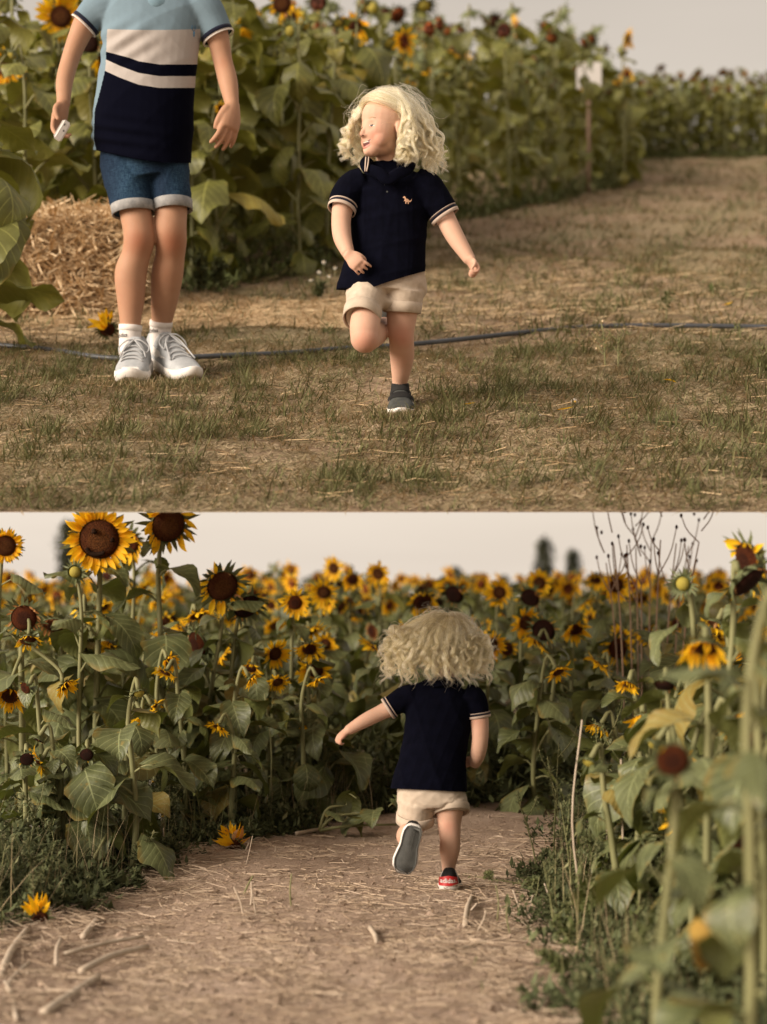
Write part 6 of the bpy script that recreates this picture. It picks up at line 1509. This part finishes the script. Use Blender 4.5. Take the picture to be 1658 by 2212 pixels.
weed(Vector((px(1235, 1930, 5.35).x, 5.35, 0.0)), .07, (-.34, -.03), 330, 'flattened weed lying across the path beside the red heel', None, 150, .030, True, M_weed_b, spread=1.0, branch=9)
for i_ in range(44):
    Y = rd.uniform(3.4, 5.9); x0_ = .38 + .06 * max(0, Y - 4.2); x = rd.uniform(x0_, .19 * Y); H = rd.uniform(.7, 1.3) * min(.46, .10 + .7 * (x - x0_)) * (1.15 if x > .6 else .8)
    weed(Vector((x, Y, 0)), H, (rd.uniform(-.08, .05), rd.uniform(-.08, .04)), 340 + i_, 'dark leafy weed at the foot of the right-hand thicket', 'weeds at the foot of the right-hand thicket', 90, .040, rd.random() < .5, M_weed if rd.random() < .6 else M_weed_b)
for i_ in range(46):      # left verge
    Y = rd.uniform(4.5, 7.6); e = np.interp(Y, [3.6, 4.5, 5.6, 6.2, 6.85, 7.2], [-1.5, -1.0, -.72, -.62, -.34, .02]); dd = rd.uniform(-.03, .5); x = e - dd
    if abs(x) > .212 * Y + .1: continue
    weed(Vector((x, Y, 0)), rd.uniform(.7, 1.2) * min(.40, .09 + .62 * max(0, dd)) * (1 if Y < 6.6 else .8), (rd.uniform(-.05, .07), rd.uniform(-.06, .03)), 400 + i_, 'dark small-leaved weed on the left verge of the path', 'weeds on the left verge of the path', 130, .036, rd.random() < .4, M_weed)
def verge_mass():
    r = np.random.default_rng(3); n = 60000; Y = r.uniform(4.3, 9.0, n); e = np.interp(Y, [3.6, 4.5, 5.6, 6.2, 6.85, 7.25, 9], [-1.5, -1.02, -.74, -.64, -.36, 0, 1.5]); d = r.gamma(1.6, .18, n); e = e + .10 * fbm(Y * 2.3, Y * 1.1, 15) - .05; x = e - d + r.normal(0, .05, n); keep = (np.abs(x) < .216 * Y + .05) & (x < e + .02)
    x, Y, d = x[keep], Y[keep], d[keep]; m = len(x); hmax = np.clip(.015 + d * .62, .02, .30) * (0.7 + .3 * fbm(x * 3, Y * 3, 4)).clip(.3, 1.4); z = r.random(m) ** 1.3 * hmax
    V, q, c = leaflets(m, np.stack([x, Y, z], -1), r.uniform(.018, .05, m), r.uniform(.008, .02, m), r.uniform(0, 6.28, m), r.normal(.15, .6, m), np.clip(r.normal(.40, .25, m), 0, 1))
    # field floor beyond the path
    k = 26000; Y2 = r.uniform(7.3, 13, k); x2 = r.uniform(-.22, .22, k) * Y2; ok = in_field(x2, Y2) if False else np.array([in_field(a, b) for a, b in zip(x2, Y2)]); x2, Y2 = x2[ok], Y2[ok]; k = len(x2)
    V2, q2, c2 = leaflets(k, np.stack([x2, Y2, r.random(k) ** 1.5 * .30], -1), r.uniform(.03, .08, k), r.uniform(.012, .03, k), r.uniform(0, 6.28, k), r.normal(.2, .6, k), np.clip(r.normal(.42, .25, k), 0, 1))
    # right verge
    k3 = 24000; Y3 = r.uniform(2.6, 7.2, k3); x3 = np.interp(Y3, [2.6, 3.7, 4.85, 5.6, 7.2], [.44, .42, .40, .48, .78]) + .10 * fbm(Y3 * 2, Y3, 9) + r.gamma(1.7, .16, k3); V3, q3, c3 = leaflets(k3, np.stack([x3, Y3, r.random(k3) ** 1.4 * np.clip(.06 + (x3 - .5) * .5, .05, .3)], -1), r.uniform(.015, .045, k3), r.uniform(.007, .018, k3), r.uniform(0, 6.28, k3), r.normal(.15, .6, k3), np.clip(r.normal(.42, .25, k3), 0, 1))
    Va = np.concatenate([V, V2, V3]); qa = np.concatenate([q, q2 + len(V), q3 + len(V) + len(V2)])
    tag(link('undergrowth', mesh_np('undergrowth', Va, qa, [M_weed], True, {'tint': np.concatenate([c, c2, c3])})), 'dark low undergrowth of small leaves under the sunflowers', 'undergrowth', kind='stuff')
    # thin grass stems through it
    n = 800; Y = r.uniform(4.4, 7.6, n); e = np.interp(Y, [3.6, 4.5, 6.2, 6.85, 7.25], [-1.5, -1.05, -.76, -.45, 0]); x = e - r.gamma(1.4, .2, n) + .06; P = np.stack([x, Y, np.zeros(n)], -1)
    Y5 = r.uniform(3.2, 6.2, 500); x5 = np.interp(Y5, [3.2, 4.85, 6.2], [.46, .44, .62]) + r.gamma(1.4, .16, 500); P = np.vstack([P, np.stack([x5, Y5, np.zeros(500)], -1)]); n = len(P)
    V, q, c = blades(n, P, r.uniform(.05, .30, n), r.uniform(.0015, .003, n), np.abs(r.normal(0, .4, n)), r.uniform(0, 6.28, n), r.uniform(0.2, .85, n), .35)
    tag(link('verge_grass', mesh_np('verge_grass', V, q, [M_grass], True, {'tint': c})), 'thin grass stems standing along both verges of the path', 'grass', kind='stuff')
verge_mass()
def bank_weeds():
    r = np.random.default_rng(14); n = 14000; x = r.uniform(-2.4, 6.2, n); e = edge_y(x); Y = e + r.gamma(1.6, .30, n) - .10 + .22 * np.sin(x * 5.3) * np.sin(x * 2.1 + 1); keep = (np.abs(x) < .22 * Y) & (Y < 30); x, Y = x[keep], Y[keep]; m = len(x)
    z = meadow_z(0, Y) + r.random(m) ** 1.6 * .24 * np.clip((Y - edge_y(x)) / .4, .25, 1)
    V, q, c = leaflets(m, np.stack([x, Y, z], -1), r.uniform(.03, .09, m), r.uniform(.014, .04, m), r.uniform(0, 6.28, m), r.normal(.2, .6, m), np.clip(r.normal(.45, .28, m), 0, 1))
    tag(link('undergrowth', mesh_np('undergrowth', V, q, [M_weed_b], True, {'tint': c})), 'green undergrowth at the foot of the sunflowers behind the grass', 'undergrowth', kind='stuff')
bank_weeds()
for i_, (u, v, vb, nl, lf, H, lb, sd_, mt) in enumerate(((1308, 690, 790, 26, .02, 0, 'dry branching weed stalk standing in front of the hose', True, M_straw), (1336, 700, 792, 20, .02, 0, 'thin yellowing weed stem beside the dry stalk', True, M_weed_b), (1440, 618, 690, 40, .05, 0, 'small green weed standing in the grass beyond the hose', False, M_weed_b), (1602, 690, 745, 24, .03, 0, 'little weed sprig at the right, in front of the hose', False, M_weed_b), (1640, 735, 830, 24, .03, 0, 'sparse weed at the right edge of the meadow', False, M_weed_b),
                                                     (438, 545, 640, 260, .06, 0, 'dark bushy weed behind the boy\'s knees', False, M_weed), (480, 555, 640, 220, .06, 0, 'bushy weed growing right of the boy against the sunflowers', False, M_weed), (690, 590, 650, 160, .05, 0, 'weed with white flowers between the boy and the runner', False, M_weed), (1540, 612, 640, 40, .05, 0, 'low green weed far right in the grass', False, M_weed_b))):
    b = on_bank(u, vb); H = px(u, v, b.y).z - b.z; weed(b, H, (rd.uniform(-.02, .02), 0), 500 + i_, lb, None, nl, lf, sd_, mt, branch=7, spread=.7)
# maize-like plant among the blurred sunflowers
b = on_bank(1140, 440); t_ = thing('maize_plant', 'pale green long-leaved maize plant in front of the blurred sunflowers', 'maize', b); mb = MB(); tube(mb, [(0, 0, 0), (0, 0, .6), (.02, 0, 1.1)], [.014, .012, .006], 6, 8); mb.build('stem', M_stem, t_)
for i_ in range(9):
    n1 = np.array((math.cos(i_ * 2.4), math.sin(i_ * 2.4) * .5, 0)); z0 = .25 + i_ * .09; C = catmull(np.array([(0, 0, z0), n1 * .16 + np.array((0, 0, z0 + .28)), n1 * .42 + np.array((0, 0, z0 + .22 - .02 * i_))]), 10); W_ = np.interp(np.linspace(0, 1, 10), [0, .4, 1], [.02, .035, .002]); sdv = np.cross(n1, (0, 0, 1.0))
    V = np.concatenate([np.stack([c - sdv * w_, c + sdv * w_]) for c, w_ in zip(C, W_)]); link('leaf', mesh_np('leaf', V, np.array([(2 * i, 2 * i + 1, 2 * i + 3, 2 * i + 2) for i in range(9)]), [M_weed_b], True, {'tint': np.full(20, .75)}), t_)
# white notice on a wooden post, far off
b = on_bank(1272, 418); t_ = thing('notice_board', 'white notice board on a wooden post among the far sunflowers', 'sign', b); k_ = b.y / F
mb = MB(); tube(mb, [(0, 0, 0), (0, 0, 215 * k_)], [.02, .02], 8, 2, cap=True); mb.build('post', simple('weathered_post', (0.17, 0.11, 0.07), (0.24, 0.15, 0.10), 12, .8), t_)
import bmesh
bm = bmesh.new(); bmesh.ops.create_cube(bm, size=1); bmesh.ops.scale(bm, vec=(54 * k_, .012, 58 * k_), verts=bm.verts); bmesh.ops.bevel(bm, geom=bm.edges[:], offset=.004, segments=2, affect='EDGES'); bmesh.ops.translate(bm, vec=(0, -.04, 252 * k_), verts=bm.verts); me = bpy.data.meshes.new('panel'); bm.to_mesh(me); bm.free(); me.materials.append(simple('faded_white_board', (0.52, 0.50, 0.47), (0.60, 0.57, 0.54), 4, .7)); link('panel', me, t_)

# ------------------------------------------------------------------ fallen blossoms, petals, stubble and litter
def fallen(loc, R, tilt, face, style, seed, label, n=16, old=False, spread=1.0):
    t = thing('fallen_sunflower', label, 'flower head', loc); r_ = random.Random(seed)
    dm, cm, pm, pl = head_meshes('ragged', tilt if tilt in (5, 20, 35, 50) else 35, seed % 4); h = link('flower_head', dm, t, (0, 0, R * .5), (0, 0, math.radians(face)), R * .55); link('calyx', cm, h)
    for k in range(n):
        a = r_.uniform(0, 6.28); el_ = r_.uniform(.1, 1.35); d = Vector((math.cos(a) * math.cos(el_) * spread, math.sin(a) * math.cos(el_) * .7 - .25, math.sin(el_))).normalized()
        link('petal', (PETAL_ME_OLD if old and r_.random() < .4 else PETAL_ME)[r_.randrange(6)], h, d * .4, d.to_track_quat('X', 'Z') @ Quaternion((1, 0, 0), r_.uniform(0, 6.28)), r_.uniform(1.6, 2.6))
fallen(on_path(85, 2000), .044, 20, -95, 'fresh', 1, 'orange-yellow blossom lying face up at the left of the path', 18, False, .55)
fallen(on_path(505, 1842), .055, 60, -120, 'drooping', 2, 'crumpled orange sunflower head fallen at the edge of the weeds', 30, True, 1.1)
fallen(on_bank(232, 728), .062, -30, -80, 'drooping', 3, 'yellow sunflower head lying on the ground behind the boy\'s shoes')
fallen(on_bank(30, 668), .05, 30, -60, 'drooping', 4, 'yellow blossom dropped at the foot of the straw bale')
for i_, (u, v, lb) in enumerate(((995, 893, 'yellow petal lying in the grass right of the runner\'s shoe'), (1434, 838, 'orange petal lost in the grass at the right'), (1561, 672, 'orange petal beyond the hose at the far right'), (1205, 905, 'small pale petal in the grass near the daisies'))):
    tag(link('petal', PETAL_ME[i_ % 3], None, on_bank(u, v) + Vector((0, 0, .03)), (rd.uniform(-.4, .4), 0, rd.uniform(-.5, .5)), .055), lb, 'petal')
for i_, (u, v, lb) in enumerate(((270, 1695, 'yellowed leaf hanging in the left-hand weeds, left of the daisies'), (372, 1700, 'small yellow leaf beside the daisies'), (510, 1690, 'half brown yellow leaf in the shade of the sunflowers'))):
    Y = 6.7 + .2 * i_; p = px(u, v, Y); me = LEAF_SETS['field'][i_].copy(); me.materials[1] = M_yel = bpy.data.materials.get('yellow_leaf') or simple('yellow_leaf', (0.30, 0.17, 0.03), (0.42, 0.26, 0.05), 18, .6); tag(link('yellow_leaf', me, None, Vector((p.x, Y, p.z - .05)), (0, .2, i_ * 1.4 - .5), .42), lb, 'leaf')
for i_, (u, v, Y, lb) in enumerate(((1498, 2000, 2.9, 'yellowing leaf hanging among the near right stems, orange at its tip'), (1640, 1935, 2.8, 'pale orange withered leaf at the right edge close to the lens'))):
    p = px(u, v, Y); me = LEAF_SETS['field'][i_ + 3].copy(); me.materials[1] = bpy.data.materials['yellow_leaf']; tag(link('yellow_leaf', me, None, Vector((p.x, Y, p.z)), (.1, .5, -1.2 + i_), .42), lb, 'leaf')
# dry stalks: bits of stem lying about, and cut stubble still standing
def stick(a, b, r_, label, group=None, bend=.009, mat=None, name='dry_stalk'):
    t0 = Vector(a); q = [Vector((0, 0, 0)), (Vector(b) - t0) * .5 + Vector((rd.uniform(-bend, bend), rd.uniform(-bend, bend), abs(rd.uniform(0, bend)) * .6)), Vector(b) - t0]; mb = MB(); tube(mb, q, [r_, r_ * .95, r_ * .75], 7, 9); return tag(mb.build(name, mat or M_stemdry, None, loc=t0), label, 'stalk', group)
G = lambda u, v, h=.008: on_path(u, v) + Vector((0, 0, h))
for (a, b, r_, lb) in (((0, 2120), (62, 2010), .010, 'thick pale stalk lying at the left edge of the path'), ((8, 2150), (66, 2085), .006, 'thin stalk beside the thick one at the left edge'), ((95, 2196), (212, 2118), .011, 'broad dry stalk pointing to the bottom left corner'), ((175, 2105), (320, 2052), .0085, 'long dry stalk across the lower left of the path'), ((140, 2068), (310, 2030), .006, 'slim dry stalk behind the long one'), ((12, 2130), (36, 2212), .007, 'stalk bent towards the bottom left edge'), ((122, 2090), (132, 2035), .006, 'short crooked stalk standing on its end at left'), ((180, 2030), (212, 1990), .009, 'stubby broken stalk at the foot of the left weeds'),
                       ((800, 2010), (815, 2052), .007, 'flat pale stalk lying in the middle of the path'), ((1005, 2005), (1022, 1938), .008, 'pale split stalk near the runner\'s foot on the right'), ((965, 2070), (1050, 2040), .006, 'dark twig under the stubble on the right'), ((640, 1805), (740, 1790), .007, 'fallen stem at the back edge of the path')):
    stick(G(*a), G(*b), r_, lb)
for i_ in range(26):      # standing stubble
    if i_ < 10: u, v = rd.uniform(230, 640), rd.uniform(1830, 1985)
    else: u, v = rd.uniform(1000, 1330), rd.uniform(1900, 2190)
    p = on_path(u, v); H = rd.uniform(.03, .11); stick(p, p + Vector((rd.uniform(-.03, .03), rd.uniform(-.02, .02), H)), rd.uniform(.0016, .003), 'cut stem standing in the stubble beside the path', 'cut stems in the stubble', .006, M_stem if rd.random() < .5 else M_stemdry)
for i_, (u, v0, v1, Y, lb) in enumerate(((1258, 1555, 2010, 4.85, 'tall pale leafless stalk right of the path'), (1342, 1640, 1960, 4.9, 'pink-brown bare stalk behind the leaves on the right'), (1305, 1640, 1830, 5.3, 'short bare stalk between the weeds on the right'), (572, 1498, 1790, 7.0, 'thin bare stalk before the left-hand sunflowers'), (305, 1560, 1800, 6.6, 'slender leafless stalk among the left weeds'))):
    a, b = px(u + 6, v1, Y), px(u, v0, Y); a.z = 0; stick(a, b, .0030, lb, None, .03, M_stemdry if i_ < 3 else M_stem)
stick(px(160, 1950, 5.6), px(232, 1800, 5.75), .006, 'broken pale stem leaning against the left weeds', None, .01, M_stem)
stick(G(265, 1830), px(350, 1935, 5.5), .0035, 'thin straw-coloured stem fallen from the left verge', None, .02)
# collapsed sunflower lying at the back edge of the path
t_ = thing('fallen_plant', 'collapsed sunflower plant with pale stems lying at the back of the path', 'fallen plant', on_path(690, 1800)); mb = MB()
for (dx, h, l) in ((.06, .10, .12), (.12, .07, .22), (.22, .03, .3)): tube(mb, [(0, 0, .01), (dx * .5, 0, h * .9), (dx + l * .3, .03, h)], [.007, .006, .004], 6, 10)
mb.build('stem', M_stem, t_)
for i_ in range(7): link('leaf', LEAF_SETS['field'][i_], t_, Vector((.02 + .04 * i_, .02 * (i_ % 3), .04 + .03 * (i_ % 4))), (rd.uniform(-.5, .5), rd.uniform(-.2, .4), i_ * 1.1 - 1), .5)
def clods():
    r = np.random.default_rng(77); n = 5200; v = HZ + 460 + 470 * r.random(n); u = r.uniform(0, 1500, n); Y = EYE * F / (v - HZ); x = (u - 829) / F * Y; s = r.gamma(1.5, .0028, n).clip(.0015, .016)
    b = np.array([(1, 0, 0), (-.5, .87, 0), (-.5, -.87, 0), (.1, 0, .9)]); V = np.stack([x, Y, hgt(x, Y) - .001], -1)[:, None, :] + (b[None] + r.normal(0, .3, (n, 4, 3))) * s[:, None, None]; o = np.arange(n)[:, None] * 4
    tag(link('soil_crumbs', mesh_np('soil_crumbs', V.reshape(-1, 3), np.concatenate([o + np.array([[0, 1, 3]]), o + np.array([[1, 2, 3]]), o + np.array([[2, 0, 3]])]), [M_path], False)), 'small crumbs of dry soil scattered on the path', 'soil', kind='stuff')
clods()
def litter():
    r = np.random.default_rng(19); n = 34000; v = HZ + 470 + (930 - 470) * r.random(n) ** .8; u = r.uniform(-60, 1500, n); Y = EYE * F / (v - HZ); x = (u - 829) / F * Y
    f = fbm(x * 4, Y * 4, 8); keep = (r.random(n) < .55 + .4 * f) & (Y > 2.6); x, Y = x[keep], Y[keep]; m = len(x); P = np.stack([x, Y, hgt(x, Y) + .002 + r.uniform(0, .006, m)], -1); ln = r.gamma(1.7, .015, m).clip(.006, .13)
    V, q, c = straws(m, P, ln, r.uniform(.0008, .0019, m) * (1 + .5 * (ln > .07)) * np.clip(Y / 3.8, .8, 2), r.uniform(0, 6.28, m), r.normal(0, .08, m), np.clip(r.normal(.50, .28, m), 0, 1))
    n = 5000; Y = r.uniform(3.6, 6.4, n); s = np.where(r.random(n) < .5, 1, -1); e = np.where(s > 0, np.interp(Y, [3.6, 4.85, 5.6, 6.4], [.42, .40, .40, .55]), np.interp(Y, [3.6, 4.5, 6.2, 6.4], [-1.3, -1.0, -.68, -.6])); x = e + s * r.normal(.02, .13, n); P = np.stack([x, Y, hgt(x, Y) + .003 + r.uniform(0, .02, n)], -1)
    V2, q2, c2 = straws(n, P, r.uniform(.02, .10, n), r.uniform(.0012, .0026, n), r.uniform(0, 6.28, n), r.normal(0, .18, n), np.clip(r.normal(.45, .3, n), 0, 1))
    k = 5000; v = HZ + 470 + 450 * r.random(k); u = r.uniform(0, 1400, k); Y = EYE * F / (v - HZ); x = (u - 829) / F * Y; P = np.stack([x, Y, hgt(x, Y) + .002], -1); V3, q3, c3 = leaflets(k, P, r.uniform(.006, .02, k), r.uniform(.004, .012, k), r.uniform(0, 6.28, k), r.normal(.1, .3, k), r.uniform(0, .35, k))
    tag(link('straw_litter', mesh_np('straw_litter', np.concatenate([V, V2, V3]), [np.concatenate([q, q2 + len(V)]), q3 + len(V) + len(V2)], [M_litter], False, {'tint': np.concatenate([c, c2, c3])})), 'chopped straw and stem litter on the dirt path', 'straw', kind='stuff')
litter()
# tall dry flower stalks against the pale sky on the right
for i_, (u, v) in enumerate(((1318, 1100), (1350, 1104), (1372, 1112), (1410, 1098), (1432, 1090), (1470, 1100), (1300, 1150), (1500, 1110), (1525, 1096), (1385, 1180))):
    Y = 7.9 + .25 * (i_ % 4); p = px(u, v, Y); lx = (p.x - px(1390 + (u - 1390) * .5, 1400, Y).x); t_ = thing('dry_weed', 'tall dry stalk with dark seed heads against the sky on the right', 'weed', Vector((p.x - lx, Y, 0)), 'tall dry stalks against the sky'); mb = MB(); C = catmull(np.array([(0, 0, 0), (lx * .35, 0, p.z * .6), (lx, 0, p.z)]), 20); tube(mb, C[::4], [.0046, .0042, .004, .0034, .0028], 5, 14); hs = [C[-1]]
    for b_ in range(4):
        i = rd.randint(11, 18); a = rd.choice([-1, 1]) * rd.uniform(.03, .12); e = C[i] + np.array((a * .7, rd.uniform(-.03, .03), rd.uniform(.10, .22))); tube(mb, [C[i], (C[i] + e) / 2 + np.array((a * .12, 0, -.005)), e], [.0028, .0025, .002], 4, 6); hs.append(e)
    mb.build('stem', bpy.data.materials.get('brown_dry_stem') or simple('brown_dry_stem', (0.26, 0.16, 0.10), (0.36, 0.24, 0.16), 30, .8), t_)
    for e in hs: mb = MB(); ball(mb, e, (.0065, .0065, .010), 7, 5); mb.build('seed_head', M_discdark, t_)
# ------------------------------------------------------------------ far trees
M_tree = tint_mat('tree_foliage', [(0.0, (0.03, 0.036, 0.018)), (0.6, (0.06, 0.066, 0.034)), (1.0, (0.10, 0.10, 0.05))], .7, .1); M_bark = simple('tree_bark', (0.10, 0.075, 0.055), (0.16, 0.12, 0.09), 3, .9)
def tree(u, v_top, v_bot, wid, Y, seed, label, kind='tall'):
    r = np.random.default_rng(seed); k = Y / F; x = (u - 829) * k; top = EYE + (HZ - v_top) * k; zb = max(.8, EYE + (HZ - v_bot) * k - 1.5); t = thing('tree', label, 'tree', Vector((x, Y, 0))); n = 2600 if kind == 'tall' else 3200; H = top - zb
    f = r.random(n); a = r.uniform(0, 6.28, n); prof = np.interp(f, [0, .2, .5, .8, 1], [.75, .95, 1, .95, .6] if kind == 'tall' else [.9, 1, .95, .7, .2]) * wid * k / 2; lump = .75 + .25 * np.sin(a * 3 + f * 9 + seed) ; rad = np.sqrt(r.random(n)) * prof * lump
    P = np.stack([rad * np.cos(a), rad * np.sin(a), zb + f * H], -1) + r.normal(0, .02 * H, (n, 3)); s = (.055 if kind == 'tall' else .05) * H
    V, q, c = leaflets(n, P, r.uniform(.6, 1.4, n) * s, r.uniform(.5, 1, n) * s, r.uniform(0, 6.28, n), r.normal(0, .7, n), np.clip(.3 + .4 * np.sin(a * 2 + f * 7) + r.normal(0, .2, n), 0, 1))
    tag(link('crown', mesh_np('crown', V, q, [M_tree], True, {'tint': c}), t), kind='stuff'); mb = MB(); tube(mb, [(0, 0, 0), (0, 0, zb + H * .3), (.02 * H, 0, zb + H * .85)], [H * .03, H * .022, H * .006], 8, 8)
    for b_ in range(5):
        z = zb + H * (.15 + .12 * b_); an = b_ * 2.1; tube(mb, [(0, 0, z), (math.cos(an) * wid * k * .2, math.sin(an) * wid * k * .2, z + H * .14)], [H * .010, H * .004], 5, 4)
    mb.build('trunk', M_bark, t)
tree(1176, 1166, 1262, 52, 120, 1, 'tall narrow tree on the horizon right of the running child'); tree(1238, 1190, 1262, 40, 130, 2, 'smaller narrow tree just right of the tall one on the horizon'); tree(985, 1226, 1262, 84, 110, 3, 'broad round tree on the horizon above the child\'s head', 'round')
tree(148, 1130, 1290, 60, 90, 4, 'dark tree at the left behind the smiling sunflower'); tree(672, 1246, 1270, 90, 140, 5, 'low round tree on the horizon left of the middle', 'round'); tree(1090, 1243, 1268, 50, 150, 6, 'small bush on the horizon between the round tree and the tall pair', 'round')
